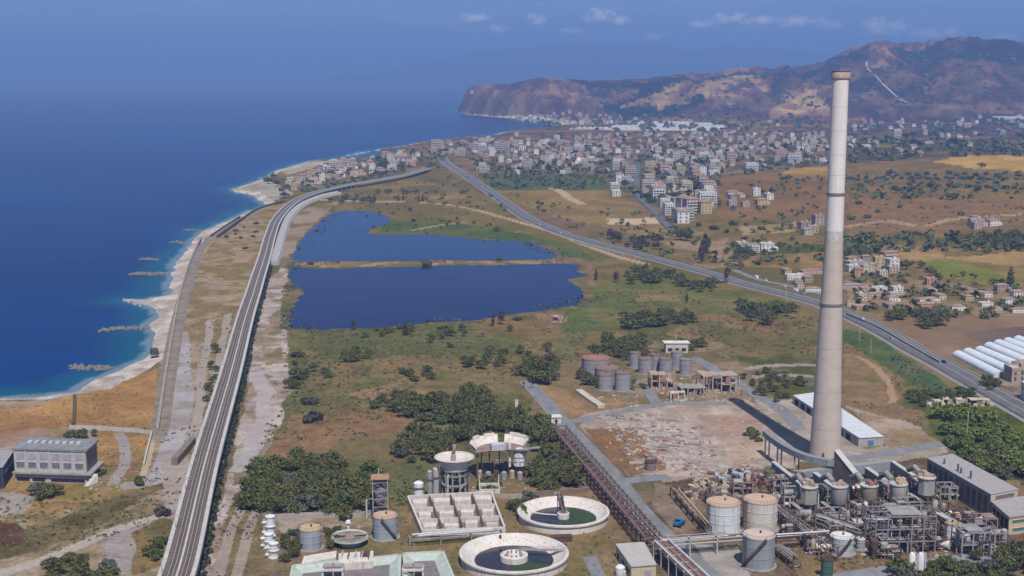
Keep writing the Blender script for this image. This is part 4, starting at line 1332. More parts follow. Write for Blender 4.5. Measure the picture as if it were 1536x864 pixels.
# powerhouse at the right
ph, pq = building('powerhouse', 'long grey powerhouse with flat gravel roof and dark bays at right', [(1486, 741), (1527, 733), (1430, 681), (1391, 687)], 10.0,
                  mat('powerhouse_wall', (.30, .255, .235), .9, .3, .4, streak=.5, streak_col=(.13, .10, .09)), M_GRAV)
openings(ph, pq[3], pq[0], [(.03 + .0875 * k, .085 + .0875 * k, 1.0, 8.2) for k in range(11)], mat('dusty_glazing', (.10, .085, .085), .5, .4, .5, streak=.5, streak_col=(.2, .17, .15)), 'window_bay')
openings(ph, pq[0], pq[1], [(.18, .86, 7.5, 8.7)], mat('grey_glazing', (.13, .13, .14), .3, .2, .6), 'window', depth=.3, frame=mat('orange_trim', (.45, .24, .12), .8, .2, .6))
openings(ph, pq[0], pq[1], [(.01, .99, .1, 9.0)], M_YEL, 'front_panel', depth=.06)
openings(ph, pq[0], pq[1], [(.0, 1.0, 9.05, 9.4)], M_LIME, 'parapet_band', depth=.2)
for k, s in enumerate((.2, .42, .47, .62)):
    p = pq[3].lerp(pq[0], s) + (pq[1] - pq[0]) * .2
    MB().cyl((p.x, p.y, 10), .45, 2.2 + (k % 2), 8).obj('vent_pipe', M_CONCD, ph)
cb, cq = building('control_building', 'low cream control building with teal windows joined to the powerhouse', [(1514, 775), (1570, 768), (1535, 744), (1488, 752)], 7.2,
                  mat('control_wall', (.52, .42, .26), .9, .18, .4, streak=.3, streak_col=(.3, .22, .15)), M_GRAV)
openings(cb, cq[0], cq[1], [(.08, .95, 4.4, 5.6), (.1, .95, 1.2, 2.4)], mat('teal_glazing', (.06, .15, .16), .3, .2, .6), 'window', frame=M_LIME)
openings(cb, cq[0], cq[1], [(.0, 1., 6.2, 6.6)], mat('orange_trim', (.45, .24, .12)), 'fascia', depth=.16)
openings(cb, cq[3], cq[0], [(.08 + .23 * k, .25 + .23 * k, 1.2, 5.6) for k in range(4)], M_DARK, 'window_bay')

# switch house by the pipe rack
sh, hq = building('switch_house', 'small cream switch house with flat pale roof under the pipe rack', [(947, 849), (984, 846), (966, 813), (924, 816)], 4.8, M_YEL, mat('pale_flat_roof', (.42, .385, .36), .9, .15, .4))
openings(sh, hq[3], hq[0], [(.1, .22, .2, 2.6), (.4, .6, 1.4, 2.6), (.72, .9, 1.4, 2.6)], M_DARK, 'window', frame=M_YEL)
openings(sh, hq[0], hq[1], [(.55, .8, .2, 2.8)], mat('lilac_door', (.33, .30, .33), .8, .2, .5), 'door', frame=M_YEL)
bt = W(930, 862); tk = thing('lime_silo', 'small white dented silo beside the cream switch house', 'silo', tuple(bt))
MB().lathe((0, 0, 0), [(.01, 0), (1.5, 0), (1.7, 1), (1.7, 2.8), (.8, 3.6), (.01, 3.7)], 16).obj('body', M_WHITE, tk, True)
MB().cyl((1.3, -.9, 0), .7, 1.6, 10).obj('drum', M_LIME, tk)

# pale hut by the rear tanks
hu, uq = building('pump_hut', 'pale square hut with wide white roof behind the red roofed tanks', [(999, 514), (1032, 514), (1029, 511), (996, 511)], 6.5, mat('pink_white_wall', (.55, .47, .44), .9, .15, .5), mat('white_roof', (.66, .62, .58)), ov=1.2, th=.5)
openings(hu, uq[0], uq[1], [(.1, .3, 1, 3), (.42, .6, .1, 3), (.72, .92, 1, 3)], M_DARK, 'window')
MB().beam((0, 0, 6.5), (0, 0, 11), .3).obj('mast', M_CONCL, hu)

# grey hall at left, next to the sea
hall, lq = building('grey_hall', 'big grey two storey concrete hall with long window band by the sea', [(20, 672), (128, 675), (145, 659), (43, 656.5)], 14.6,
                    mat('hall_wall', (.47, .44, .43), .9, .16, .3, streak=.4, streak_col=(.24, .21, .20)), mat('hall_roof', (.22, .225, .23), .9, .3, .3, stretch=(1, .3, 1)), ov=.9, th=.8)
fw, fe = lq[0], lq[1]
m_hw = mat('hall_glazing', (.17, .16, .17), .4, .35, .6)
openings(hall, fw, fe, [(.03 + .163 * k + .0, .145 + .163 * k, 6.2, 8.6) for k in range(6)], m_hw, 'window', frame=mat('hall_wall', (1, 1, 1)))
openings(hall, fw, fe, [(.03 + .163 * k, .145 + .163 * k, 9.8, 12.6) for k in range(6)], mat('hall_panel', (.35, .33, .345), .8, .2, .4), 'panel')
openings(hall, fw, fe, [(.158 + .163 * k - .006, .158 + .163 * k + .012, 4.7, 13.6) for k in range(6)], M_CONCL, 'pilaster', depth=.5)
openings(hall, fw, fe, [(.02, .2, .3, 1.8), (.24, .42, .3, 1.8), (.5, .97, .3, 1.6)], M_DARK, 'doorway')
openings(hall, fw, fe, [(.01, .99, 2.2, 3.5)], mat('lilac_wall', (.36, .34, .37), .8, .2, .4), 'glazed_band')
openings(hall, fe, lq[2], [(.08, .92, 5.2, 13.2)], mat('hall_side_glazing', (.055, .06, .075), .35, .3, .4), 'side_glazing')
ca_ = MB(); c0 = [fw + Vector((-.6, -1.6, 0)), fe + Vector((2.4, -1.8, 0)), lq[2] + Vector((2.6, 1, 0)), lq[2] + Vector((.05, 1, 0)), fe + Vector((.05, -.05, 0)), fw + Vector((-.6, -.05, 0))]
ca_.prism([(p.x, p.y) for p in c0], 3.8, 4.5); ca_.obj('canopy', M_CONC, hall)
for k in range(8):
    p = lq[3].lerp(lq[2], .12 + k * .1) * .55 + fw.lerp(fe, .12 + k * .1) * .45
    MB().box((p.x, p.y, 14.6), (1.7, 2.6, .7), .05).obj('skylight', M_CONCL if k % 2 else mat('skylight_glass', (.5, .5, .53), .4, .2, .5), hall)
stp = MB(); p = fe + Vector((1.0, -3, 0))
for k in range(9):
    stp.box((p.x + .3 * k, p.y - .9 + .62 * k, 0), (1.8, .6, .42 * (k + 1)), .25)
stp.obj('outside_stair', M_LIME, hall)
dk, dq = building('dark_shed', 'dark blue shed cut off by the left edge of the photo', [(-42, 704), (4, 700), (20, 676), (-30, 674)], 9.5, mat('navy_wall', (.05, .052, .075), .7, .3, .4), mat('grey_felt', (.30, .29, .30), .9, .2, .3))
openings(dk, dq[1], dq[2], [(.1, .9, 5.5, 6.6)], M_GREYB, 'window')
openings(dk, dq[0], dq[1], [(.2, .9, 1, 5)], M_DARK, 'door')

# ---- furnaces and flues -----------------------------------------------------------------------
M_FLUE = mat('flue_concrete', (.27, .275, .29), .85, .2, .3, streak=.3, streak_col=(.17, .17, .18))
fl = thing('main_flue', 'long grey main flue running across in front of the chimney foot', 'flue', tuple(W(1262, 712)))
fo_ = fl.location.copy()
p0, p1 = G(1194, 707, 7) - fo_, G(1338, 690, 7) - fo_
p0.z = p1.z = 4.8
MB().beam(p0, p1, 3.2, 4.2).obj('duct', M_FLUE, fl)
for k in range(7):
    q = p0.lerp(p1, (k + .5) / 7); MB().box((q.x, q.y, 0), (1.2, 2.6, 2.8)).obj('support', M_CONC, fl)
for k, (a, b, lab) in enumerate((((1160, 692), (1204, 727), 'leftmost grey branch flue, long and low'), ((1222, 708), (1252, 731), 'grey branch flue left of the sloping slab'),
                                 ((1300, 701), (1331, 722), 'grey branch flue right of the sloping slab'), ((1338, 691), (1371, 713), 'rightmost grey branch flue, by the powerhouse'))):
    A = G(*a, 7.0); B = G(*b, 7.0); r_ = thing('branch_flue', lab + ', leading to a furnace', 'flue', (A.x, A.y, 0), 0, 'branch flues')
    A2 = Vector((0, 0, 5.2)); B2 = Vector((B.x - A.x, B.y - A.y, 5.2))
    MB().beam(A2, B2, 1.7, 3.4).obj('duct', M_FLUE, r_)
    MB().beam(A2 + Vector((0, 0, 1.78)), B2 + Vector((0, 0, 1.78)), 2.1, .2).obj('cover_slab', M_CONCL, r_)
    for s in (.2, .55, .9):
        q = A2.lerp(B2, s); MB().box((q.x, q.y, 0), (1.2, 1.2, 3.6)).obj('support', M_CONC, r_)
# sloping slab from chimney down to the flue
A = G(1255, 675, 15); B = G(1291, 717, 7); A.z = B.z = 0
sl = thing('sloping_flue', 'sloping pale slab flue dropping from the chimney to the furnaces', 'flue', tuple(B))
d = (A - B); dn = d.normalized(); sd_ = Vector((-dn.y, dn.x, 0)) * 1.3
vs = []
for s in (-1, 1):
    vs += [sd_ * s, sd_ * s + Vector((0, 0, 6.5)), d + sd_ * s + Vector((0, 0, 15)), d + sd_ * s]
MB().add(vs, [(0, 1, 2, 3), (7, 6, 5, 4), (0, 4, 5, 1), (2, 6, 7, 3), (0, 3, 7, 4)]).obj('side_wall', mat('brown_concrete', (.17, .13, .12), .9, .3, .4), sl)
u_ = Vector((0, 0, .25)); vs2 = [p * 1.0 + u_ for p in (sd_ * -1.15 + Vector((0, 0, 6.5)), sd_ * 1.15 + Vector((0, 0, 6.5)), d + sd_ * 1.15 + Vector((0, 0, 15)), d - sd_ * 1.15 + Vector((0, 0, 15)))]
vs2 += [p - Vector((0, 0, .3)) for p in vs2]
MB().add(vs2, [(0, 1, 2, 3), (7, 6, 5, 4), (0, 4, 5, 1), (1, 5, 6, 2), (2, 6, 7, 3), (3, 7, 4, 0)]).obj('top_slab', M_CONCL, sl)
# curved high duct on legs
cd = thing('raised_duct', 'curved grey duct on tall legs swinging round the chimney foot', 'duct', tuple(W(1180, 706)))
o = cd.location.copy(); cpts = resample([G(1148, 650, 10) - o, G(1172, 668, 10) - o, G(1204, 684, 10) - o, G(1240, 693, 9.5) - o, G(1262, 695, 9) - o], 3)
m = MB()
for a, b in zip(cpts, cpts[1:]):
    m.beam(a, b + (b - a) * .04, 2.8, 2.6)
m.obj('duct', mat('duct_grey', (.235, .24, .255), .8, .2, .4), cd)
for s in (1, 6, 11, 16, 21):
    if s < len(cpts):
        q = cpts[s]
        for e in (-1, 1):
            MB().beam((q.x + e * .9, q.y, 0), (q.x + e * .9, q.y, q.z - 1.3), .6).obj('leg', M_CONCL, cd)
MB().cyl((cpts[-1].x + .5, cpts[-1].y, 0), 2.6, 8.5, 16).obj('fan_casing', M_GREYT, cd)

FUR = [(1212, 770, 0), (1257, 769, 1), (1302, 768, 2), (1346, 766, 3), (1388, 756, 4)]
flab = ['leftmost furnace, drum with grey and cream halves and peach top', 'second furnace from left with clean grey drum', 'middle furnace with olive drum and red pipes', 'fourth furnace with cream drum and white valves', 'rightmost furnace, square grey drum below the powerhouse wall']
for u, v, k in FUR:
    b = W(u, v); f = thing('furnace', flab[k], 'furnace', tuple(b), .2, 'row of furnaces before the chimney')
    hb = zat(b, v - 40); r = 12.5 * mpp(b)
    md = [mat('drum_two_tone', (.33, .31, .26), .8, .2, .3), mat('drum_grey', (.34, .325, .315), .8, .15, .3, streak=.4, streak_col=(.2, .15, .13)), mat('drum_olive', (.27, .235, .17), .8, .25, .3), mat('drum_cream', (.42, .38, .33), .8, .2, .3, streak=.5), mat('drum_grey', (1, 1, 1))][k]
    MB().lathe((0, 0, 0), [(.01, 3.2), (r * .7, 3.2), (r, 4.4), (r, hb), (.01, hb)], 8 if k in (0, 4) else 18).obj('drum', md, f, k not in (0, 4))
    MB().lathe((0, 0, 0), [(r + .35, hb), (r + .35, hb + .4), (.01, hb + .4)], 16).obj('deck', M_CONCL, f)
    for i in range(6):
        a = 2 * math.pi * i / 6 + .3; MB().beam((r * .8 * math.cos(a), r * .8 * math.sin(a), 0), (r * .8 * math.cos(a), r * .8 * math.sin(a), 3.6), .5).obj('leg', M_CONCD, f)
    top = MB(); rr2 = random.Random(k)
    for i in range(7):
        a = rr2.uniform(0, 6.28); q = rr2.uniform(0, r * .7); top.box((q * math.cos(a), q * math.sin(a), hb + .4), (rr2.uniform(.8, 2.6), rr2.uniform(.8, 2), rr2.uniform(.6, 2.2)), a)
    top.obj('burner_deck', [M_TAN, M_TAN, mat('faded_red', (.30, .16, .14), .9, .3, .5), M_ROOFO, M_TAN][k], f)
    MB().tube([(-r * .4, r * .9, hb + 1), (-r * .4, r + 4, hb + 2.2), (-r * .4, r + 9, hb - .5)], 1.1, 10).obj('off_take', M_CONC, f)
    MB().tube([(r + .6, -.5, 1.0), (r + .6, -.5, hb * .7), (r * .6, -r * .6, hb + 1.5)], .28, 6).obj('riser', [M_PIPEW, M_PIPE, M_RUST, M_PIPEW, M_PIPEB][k], f)
    cw = MB(); cw.box((-r - 2.2, -2, 0), (1.4, 10, 3.6)); cw.obj('side_wall', M_CONCD, f)
    MB().box((-r - 2.2, -2, 3.6), (1.9, 10.6, .3)).obj('coping', M_CONC, f)


# ---- pipe racks ------------------------------------------------------------------------------------
def rack(name, label, A, B, wd, h, npipe, pm, fm, bay=7.0, levels=(1.0,), group=None, plate=None):
    o = Vector((A.x, A.y, 0)); r = thing(name, label, 'pipe rack', tuple(o), 0, group)
    d = Vector((B.x - A.x, B.y - A.y, 0)); L = d.length; d.normalize(); n = Vector((d.y, -d.x, 0)); k = max(2, int(L / bay) + 1)
    rr_ = random.Random(int(A.x * 10))
    for i in range(k):
        c = d * (L * i / (k - 1))
        for s in (-.5, .5):
            q = c + n * (s * wd); MB().beam((q.x, q.y, 0), (q.x, q.y, h), .42).obj('post', fm, r)
        for lv in levels:
            a = c - n * (wd * .62); b = c + n * (wd * .62); z = h * lv
            MB().beam((a.x, a.y, z), (b.x, b.y, z), .4, .5).obj('cross_beam', fm, r)
    for s in (-.5, .5):
        m = MB(); q0 = n * (s * wd); q1 = d * L + q0
        for lv in levels:
            m.beam((q0.x, q0.y, h * lv - .45), (q1.x, q1.y, h * lv - .45), .3, .4)
        m.obj('side_beam', fm, r)
    for i in range(npipe):
        s = -.5 + (i + .5) / npipe + rr_.uniform(-.02, .02); rad_ = rr_.choice((.14, .2, .26, .34)); lv = rr_.choice(levels); z = h * lv + .3 + rad_
        j0, j1 = sorted((rr_.uniform(0, .12), rr_.uniform(.75, 1.0)))
        m = MB(); pts = []
        for t_ in (j0, j0 + (j1 - j0) * .5, j1):
            q = d * (L * t_) + n * (s * wd); pts.append((q.x, q.y, z + rr_.uniform(-.08, .08)))
        m.tube(pts, rad_, 6); m.obj('pipe', rr_.choice(pm), r)
    if plate:
        m = MB(); m.beam(Vector((0, 0, h + .1)), d * L + Vector((0, 0, h + .1)), wd * .62, .12); m.obj('deck_plate', plate, r)
        for s in (-.52, .52):
            m = MB(); q0 = n * (s * wd * .9); q1 = d * L + q0; m.tube([(q0.x, q0.y, h + .6), (q1.x, q1.y, h + .6)], .34, 8); m.obj('main_pipe', M_PIPEW, r)
    return r


RP = [M_RUST, M_PIPEB, M_PIPEB, mat('pipe_pink', (.25, .165, .15), .85, .35, .4), M_PIPE]
rack('pipe_rack', 'long rusty brown pipe rack following the factory road', G(838, 640, 6), G(982, 806, 6.5), 7.2, 6.2, 14, RP, mat('rust_pinkish', (.19, .12, .105), .9, .4, .5), 6.0, (.6, 1.0))
rack('pipe_rack', 'red decked pipe rack with white edge pipes at the bottom of the photo', G(992, 812, 6.5), G(1092, 905, 6.5), 5.6, 6.5, 3, RP, M_CONCL, 7, (1.0,), plate=mat('red_plate', (.20, .10, .085), .9, .35, .4))
rack('pipe_rack', 'white pipe rack running across in front of the white tanks', G(992, 809, 6.5), G(1114, 800, 6.5), 3.4, 6.5, 5, [M_PIPEW, M_PIPEW, M_PIPE], M_CONCL, 9, (.8, 1.0))
rack('pipe_rack', 'pale pipe rack between the grey tank and the squat white roofed tank', G(1162, 803, 5.5), G(1248, 797, 5.5), 3.0, 5.5, 5, [M_PIPEW, M_PIPE, M_PIPEB], M_RUST, 8, (.75, 1.0))
rack('pipe_rack', 'brown pipe rack slanting behind the cream tank', G(1010, 730, 4), G(1062, 790, 4), 2.4, 4, 4, [M_PIPEB, M_PIPE, M_ROOFT], M_RUST, 8)
rack('pipe_rack', 'grey pipe rack slanting between the furnaces and the squat tank', G(1166, 758, 5), G(1248, 822, 5), 4.5, 5, 8, [M_PIPE, M_PIPEB, M_STEEL], M_PIPEB, 7, (.6, 1.0))
rack('pipe_rack', 'low grey pipe rack under the second furnace', G(1226, 772, 4), G(1300, 798, 4), 5, 4, 7, [M_PIPE, M_PIPEW, M_PIPEB], M_CONC, 7, (.6, 1.0))
rack('pipe_rack', 'low brown pipe rack right of the grey tank stair', G(1164, 818, 3), G(1196, 842, 3), 3, 3, 5, [M_PIPE, M_PIPEB], M_PIPEB, 5)
rack('pipe_rack', 'lilac pipe rack running along the white basin block', G(614, 806, 3.4), G(752, 796, 3.4), 3, 3.4, 4, [mat('pipe_lilac', (.33, .30, .33), .7, .25, .4), M_PIPEW], M_CONC, 9)
rack('pipe_rack', 'crooked pipe rack below the powerhouse wall', G(1400, 768, 6), G(1478, 812, 6), 4, 6, 7, [M_PIPEW, M_PIPE, M_PIPEB], M_RUST, 7, (.5, 1.0))


def frame_block(name, label, A, u_dir, L, Dp, h, nx, ny, nz, m_fr, fill, seed, cat='steel frame'):
    """open process frame: columns, floor beams, and vessels and pipes standing in it"""
    r = thing(name, label, cat, (A.x, A.y, 0), u_dir); rr_ = random.Random(seed)
    for i in range(nx):
        for j in range(ny):
            MB().beam((L * i / (nx - 1), Dp * j / (ny - 1), 0), (L * i / (nx - 1), Dp * j / (ny - 1), h), .45).obj('column', m_fr, r)
    for k in range(1, nz + 1):
        z = h * k / nz
        m = MB()
        for j in range(ny):
            m.beam((0, Dp * j / (ny - 1), z), (L, Dp * j / (ny - 1), z), .3, .45)
        for i in range(nx):
            m.beam((L * i / (nx - 1), 0, z - .02), (L * i / (nx - 1), Dp, z - .02), .3, .4)
        m.obj('floor_beam', m_fr, r)
        if k < nz or rr_.random() < .4:
            s = rr_.uniform(0, .5); MB().box((L * (s + .25), Dp / 2, z + .2), (L * .5, Dp * .8, .15)).obj('platform', fill[0], r)
    for i in range(fill[1]):
        x, y = rr_.uniform(.1, .9) * L, rr_.uniform(.15, .85) * Dp; z = h * rr_.randrange(0, nz) / nz + .5
        rad_ = rr_.uniform(.6, 1.5); hh = rr_.uniform(1.5, 4.5)
        c = rr_.choice((M_PIPE, M_CONC, M_RUST, M_PIPE, M_PIPEB, M_TAN, M_LIME))
        if rr_.random() < .5:
            MB().lathe((x, y, z), [(.01, 0), (rad_ * .7, .1), (rad_, .5), (rad_, hh), (rad_ * .6, hh + .5), (.01, hh + .6)], 12).obj('vessel', c, r, True)
        else:
            MB().tube([(x - hh / 2, y, z + rad_), (x + hh / 2, y, z + rad_)], rad_, 12).obj('vessel', c, r)
    for i in range(fill[2]):
        x, y = rr_.uniform(0, 1) * L, rr_.uniform(0, 1) * Dp; z = rr_.uniform(.15, 1.05) * h
        x2 = min(L * 1.1, max(-.1 * L, x + rr_.uniform(-.6, .6) * L)); y2 = rr_.uniform(-.1, 1.1) * Dp
        MB().tube([(x, y, 0.3), (x, y, z), (x2, y, z), (x2, y2, z)], rr_.choice((.15, .2, .3)), 6).obj('pipe', rr_.choice((M_PIPEW, M_PIPE, M_PIPEB, M_RUST)), r)
    return r


frame_block('process_frame', 'tall open grey steel frame full of vessels in front of the right furnaces', W(1312, 832), .06, 22, 12, 14, 6, 3, 3, mat('dull_frame', (.25, .225, .215), .8, .35, .5, streak=.5), (M_CONC, 12, 16), 3)
frame_block('process_frame', 'rusty low frame with bent pipes near the powerhouse end', W(1442, 836), .08, 12, 9, 9, 4, 3, 2, M_PIPE, (M_CONC, 6, 12), 4)
frame_block('process_frame', 'small brown frame crowded with pipes behind the squat tank', W(1268, 800), .05, 13, 8, 6, 4, 2, 2, M_PIPEB, (M_CONCL, 5, 10), 5)
frame_block('process_frame', 'narrow steel frame left of the first furnace', W(1176, 762), .1, 4.5, 4, 9, 2, 2, 2, M_STEEL, (M_STEEL, 2, 4), 6)
frame_block('process_frame', 'crowded pipe frame between the middle furnaces', W(1280, 786), .05, 9, 7, 7, 3, 2, 2, M_PIPEB, (M_CONC, 5, 10), 8)
frame_block('process_frame', 'rusty frame with tan vessels at the foot of the fourth furnace', W(1330, 790), .05, 9, 7, 7, 3, 2, 2, M_RUST, (M_CONC, 6, 8), 9)
frame_block('process_frame', 'pipe frame under the rightmost furnace', W(1392, 786), .05, 11, 8, 6, 3, 2, 2, M_PIPEB, (M_CONC, 6, 10), 10)
for k, (u, v, L_, D_, h_, nx, lab) in enumerate(((1192, 792, 8, 6, 5, 3, 'low pipe frame below the leftmost furnace'), (1236, 790, 8, 6, 5.5, 3, 'low pipe frame between first and second furnaces'), (1300, 800, 8, 5, 4.5, 3, 'low pipe frame left of the tall grey steel frame'), (1426, 790, 9, 6, 5, 3, 'low pipe frame at the powerhouse wall'), (1376, 806, 8, 5, 6, 3, 'pipe frame behind the bullet shaped vessel'), (1150, 778, 5, 5, 5, 2, 'small pipe frame right of the cream tank'), (1206, 816, 8, 5, 3.4, 3, 'low pipe frame right of the grey tank'))):
    frame_block('process_frame', lab, W(u, v), .1, L_, D_, h_, nx, 2, 2, (M_PIPEB, M_CONC, M_PIPE, M_RUST)[k % 4], (M_CONC, 5, 12), 20 + k)
EX = [(1160, 740, 6, 6, 6, 'rusty frame behind the cream tank'), (1190, 738, 5, 5, 7, 'pipe frame between olive tank and first furnace'), (1232, 756, 5, 7, 6, 'narrow pipe frame between first and second furnaces'), (1278, 756, 5, 7, 6, 'narrow pipe frame between second and third furnaces'), (1322, 754, 5, 7, 7, 'narrow pipe frame between third and fourth furnaces'), (1366, 748, 5, 7, 7, 'narrow pipe frame between fourth and last furnaces'), (1410, 752, 7, 6, 6, 'pinkish pipe frame right of the last furnace'),
      (1180, 806, 8, 5, 4, 'low rusty frame behind the grey pipe rack'), (1214, 834, 7, 4, 3, 'low broken pipe frame left of the green vessel'), (1296, 776, 9, 5, 6, 'pinkish frame below the middle furnace'), (1346, 784, 9, 6, 8, 'rust brown frame below the fourth furnace'), (1390, 828, 8, 4, 4, 'low rusty frame before the bullet vessel'), (1460, 806, 9, 6, 7, 'tangled pipe frame behind the slim white tank'), (1484, 826, 7, 5, 6, 'rusty frame at the foot of the control building'), (1244, 808, 6, 5, 5, 'brown frame left of the squat tank'), (1310, 840, 10, 4, 4, 'low rubble strewn frame before the tall steel frame'), (1100, 742, 8, 5, 5, 'rusty frame behind the white tanks'), (1064, 760, 5, 6, 5, 'yellowish frame left of the white tank')]
m_pk = mat('pink_brown_steel', (.27, .195, .175), .9, .4, .5)
for k, (u, v, L_, D_, h_, lab) in enumerate(EX):
    frame_block('process_frame', lab, W(u, v), .08 + .03 * (k % 3), L_, D_, h_, 3, 2, 2, (m_pk, M_PIPEB, M_CONC, M_RUST)[k % 4], ((m_pk, M_CONC, M_PIPEB)[k % 3], 6, 14), 50 + k)
# horizontal vessel and twin white columns
hv_ = W(1402, 822); r = thing('horizontal_vessel', 'white bullet shaped vessel lying on saddles beside the slim white tank', 'vessel', tuple(hv_), R(-38))
MB().tube([(-5.4, 0, 2.4), (-5, 0, 2.4), (5, 0, 2.4), (5.4, 0, 2.4)], 1.6, 18).obj('shell', M_LIME, r, True)
for x in (-3, 3):
    MB().box((x, 0, 0), (.8, 2.4, 1.4)).obj('saddle', M_CONC, r)
for u, lab, c in ((1367, 'left of the two slim white columns at the bottom edge', M_WHITE), (1380, 'right of the two slim white columns at the bottom edge', M_WHITE)):
    b = W(u, 862); r = thing('white_column', lab, 'column', tuple(b), 0, 'slim white columns'); h = zat(b, 829); rd = 5 * mpp(b)
    MB().lathe((0, 0, 0), [(rd, 0), (rd, h * .9), (rd * .6, h), (.01, h * 1.02)], 16).obj('shell', c, r, True)
    MB().tube([(rd + .35, -.5, .3), (rd + .35, -.5, h * .97), (rd * .3, -.2, h * 1.05)], .22, 6).obj('downpipe', M_PIPEW, r)
# blue machine beside the road
bm_ = W(1018, 789); r = thing('blue_machine', 'bright blue wheeled machine parked beside the factory road', 'machine', tuple(bm_), R(60))
mb_ = mat('blue_paint', (.03, .17, .40), .5, .2, .6)
MB().box((0, 0, .9), (4.6, 2.1, 1.3)).box((-1.2, 0, 2.2), (1.5, 1.8, 1.2)).obj('body', mb_, r)
MB().box((-1.2, 0, 2.45), (1.54, 1.84, .7)).obj('cab_window', M_DARK, r)
MB().beam((2, 0, 1.8), (4.2, 0, .9), .4).box((4.4, 0, .2), (.7, 2.3, 1.0)).obj('bucket_arm', mb_, r)
for x in (-1.5, 1.5):
    for s in (-1, 1):
        MB().tube([(x, s * 1.0, .75), (x, s * 1.45, .75)], .75, 14).obj('wheel', mat('tyre', (.02, .02, .02)), r)
MB().tube([(.8, .4, 2.2), (.8, .4, 3)], .12, 6).obj('exhaust', M_RUST, r)

# ---- clarifiers ------------------------------------------------------------------------------------------
def clarifier(label, u, v, rpx, seed, wl, algae, drum_px):
    b = W(u, v); r = thing('clarifier', label, 'clarifier', tuple(b), 0, 'round clarifier basins'); rd = rpx * mpp(b); h = 3.7
    MB().lathe((0, 0, 0), [(rd, -.2), (rd, h), (rd - .5, h), (rd - .9, h - .6), (rd * .70, .1), (rd * .2, .05)], 56).obj('basin', mat('clarifier_wall', (.66, .62, .59), .9, .15, .3, col2=(.54, .48, .43), streak=.65, streak_col=(.32, .19, .12)), r, True)
    MB().lathe((0, 0, 0), [(rd + .02, h - .9), (rd + .55, h - .8), (rd + .55, h - .2), (rd + .02, h - .1)], 56).obj('launder', M_LIME, r, True)
    wm = bpy.data.materials.get('basin_water')
    if wm is None:
        wm = mat('basin_water', (.03, .026, .036), .15, .3, .3)
    MB().lathe((0, 0, 0), [(rd * .745, .55), (.01, .55)], 56).obj('water', wm, r)
    MB().lathe((0, 0, 0), [(rd * .775, .80), (rd * .735, .58)], 56).obj('waterline_stain', mat('rust_line', (.28, .13, .07), .9, .4, .6), r)
    al = MB(); rr_ = random.Random(seed); k = 40; pts = []
    for i in range(k):
        a = algae[0] + (algae[1] - algae[0]) * i / (k - 1); q = rd * .735 * rr_.uniform(.9, 1); pts.append((q * math.cos(a), q * math.sin(a)))
    for i in range(k // 2):
        a = algae[1] + (algae[0] - algae[1]) * i / (k // 2 - 1); q = rd * rr_.uniform(.16, .30); pts.append((q * math.cos(a), q * math.sin(a)))
    al.prism(pts, .56, .60); al.obj('algae_mat', mat('algae', (.035, .062, .025), .95, .4, .9), r)
    dr = drum_px * mpp(b)
    MB().lathe((0, 0, 0), [(dr, .6), (dr, 2.6), (dr * .82, 2.9), (dr * .6, 2.4), (dr * .5, 1.6), (.01, 1.6)], 24).obj('centre_drum', M_LIME, r, True)
    sp = MB()
    for i in range(10):
        a = 2 * math.pi * i / 10; sp.box((dr * .55 * math.cos(a), dr * .55 * math.sin(a), 2.5), (.5, .5, .7), a)
    sp.obj('spoke', M_CONC, r)
    return r, rd


c1, r1_ = clarifier('round clarifier with white rim, green algae half and a bridge from its far side', 845, 779, 67, 2, 0, (R(-100), R(75)), 9)
br = MB()
for s in (-.7, .7):
    br.beam((-1 + s, r1_ + 1, 5.2), (s, 0, 4.2), .25, .35); br.beam((-1 + s, r1_ + 1, 3.9), (s, 0, 3.0), .3, .4)
for i in range(8):
    y = r1_ * (i + .5) / 8; br.beam((-.8, y, 3.2), (-.8, y, 4.9), .15); br.beam((.5, y, 3.2), (.5, y, 4.9), .15); br.box((-.1, y, 3.1), (1.5, r1_ / 9, .12))
br.obj('bridge', M_PIPEB, c1)
ar = MB(); ar.tube([(0, 0, 1.6), (-7, 1.6, 1.5), (-r1_ * .72, 3, 1.8)], .28, 6); ar.obj('scraper_arm', M_LIME, c1)
MB().box((-2, r1_ + 2, 0), (2.2, 1.6, 4.4)).obj('bridge_pier', M_CONC, c1)
c2, r2_ = clarifier('larger round clarifier with white rim and drum, cut by the bottom edge', 771, 842, 80, 5, 0, (R(-95), R(-20)), 21)
ar = MB()
for s in (-.7, .7):
    ar.beam((3 * .5, 4 + s, 3.0), (r2_, 3 + s, 3.0), .22, .3); ar.beam((1.5, 4 + s, 4.0), (r2_, 3 + s, 3.9), .12)
for i in range(9):
    ar.box((1.5 + (r2_ - 1.5) * (i + .5) / 9, 3.5, 2.95), (r2_ / 10, 1.4, .1))
ar.obj('bridge', M_PIPE, c2)
m = MB()
for k in range(5):
    a = R(60 + 40 * k); m.tube([(4.2 * math.cos(a), 4.2 * math.sin(a), 2.7), (4.2 * math.cos(a), 4.2 * math.sin(a), 3.7)], .12, 5)
m.obj('guard_post', M_RUST, c2)
MB().box((-5, 16.3, 2.2), (.9, .4, 1.6)).obj('ladder', M_RUST, c2)
rb = W(842, 811); r = thing('rusty_skip', 'dark red rusty box beside the near rim of the green clarifier', 'skip', tuple(rb), .1)
MB().box((0, 0, 0), (7.5, 3, 1.8), 0, 1.06).obj('body', mat('dark_red', (.13, .06, .06), .9, .3, .5), r); MB().box((0, 0, 1.8), (8.1, 3.4, .15)).obj('lid', M_RUST, r)

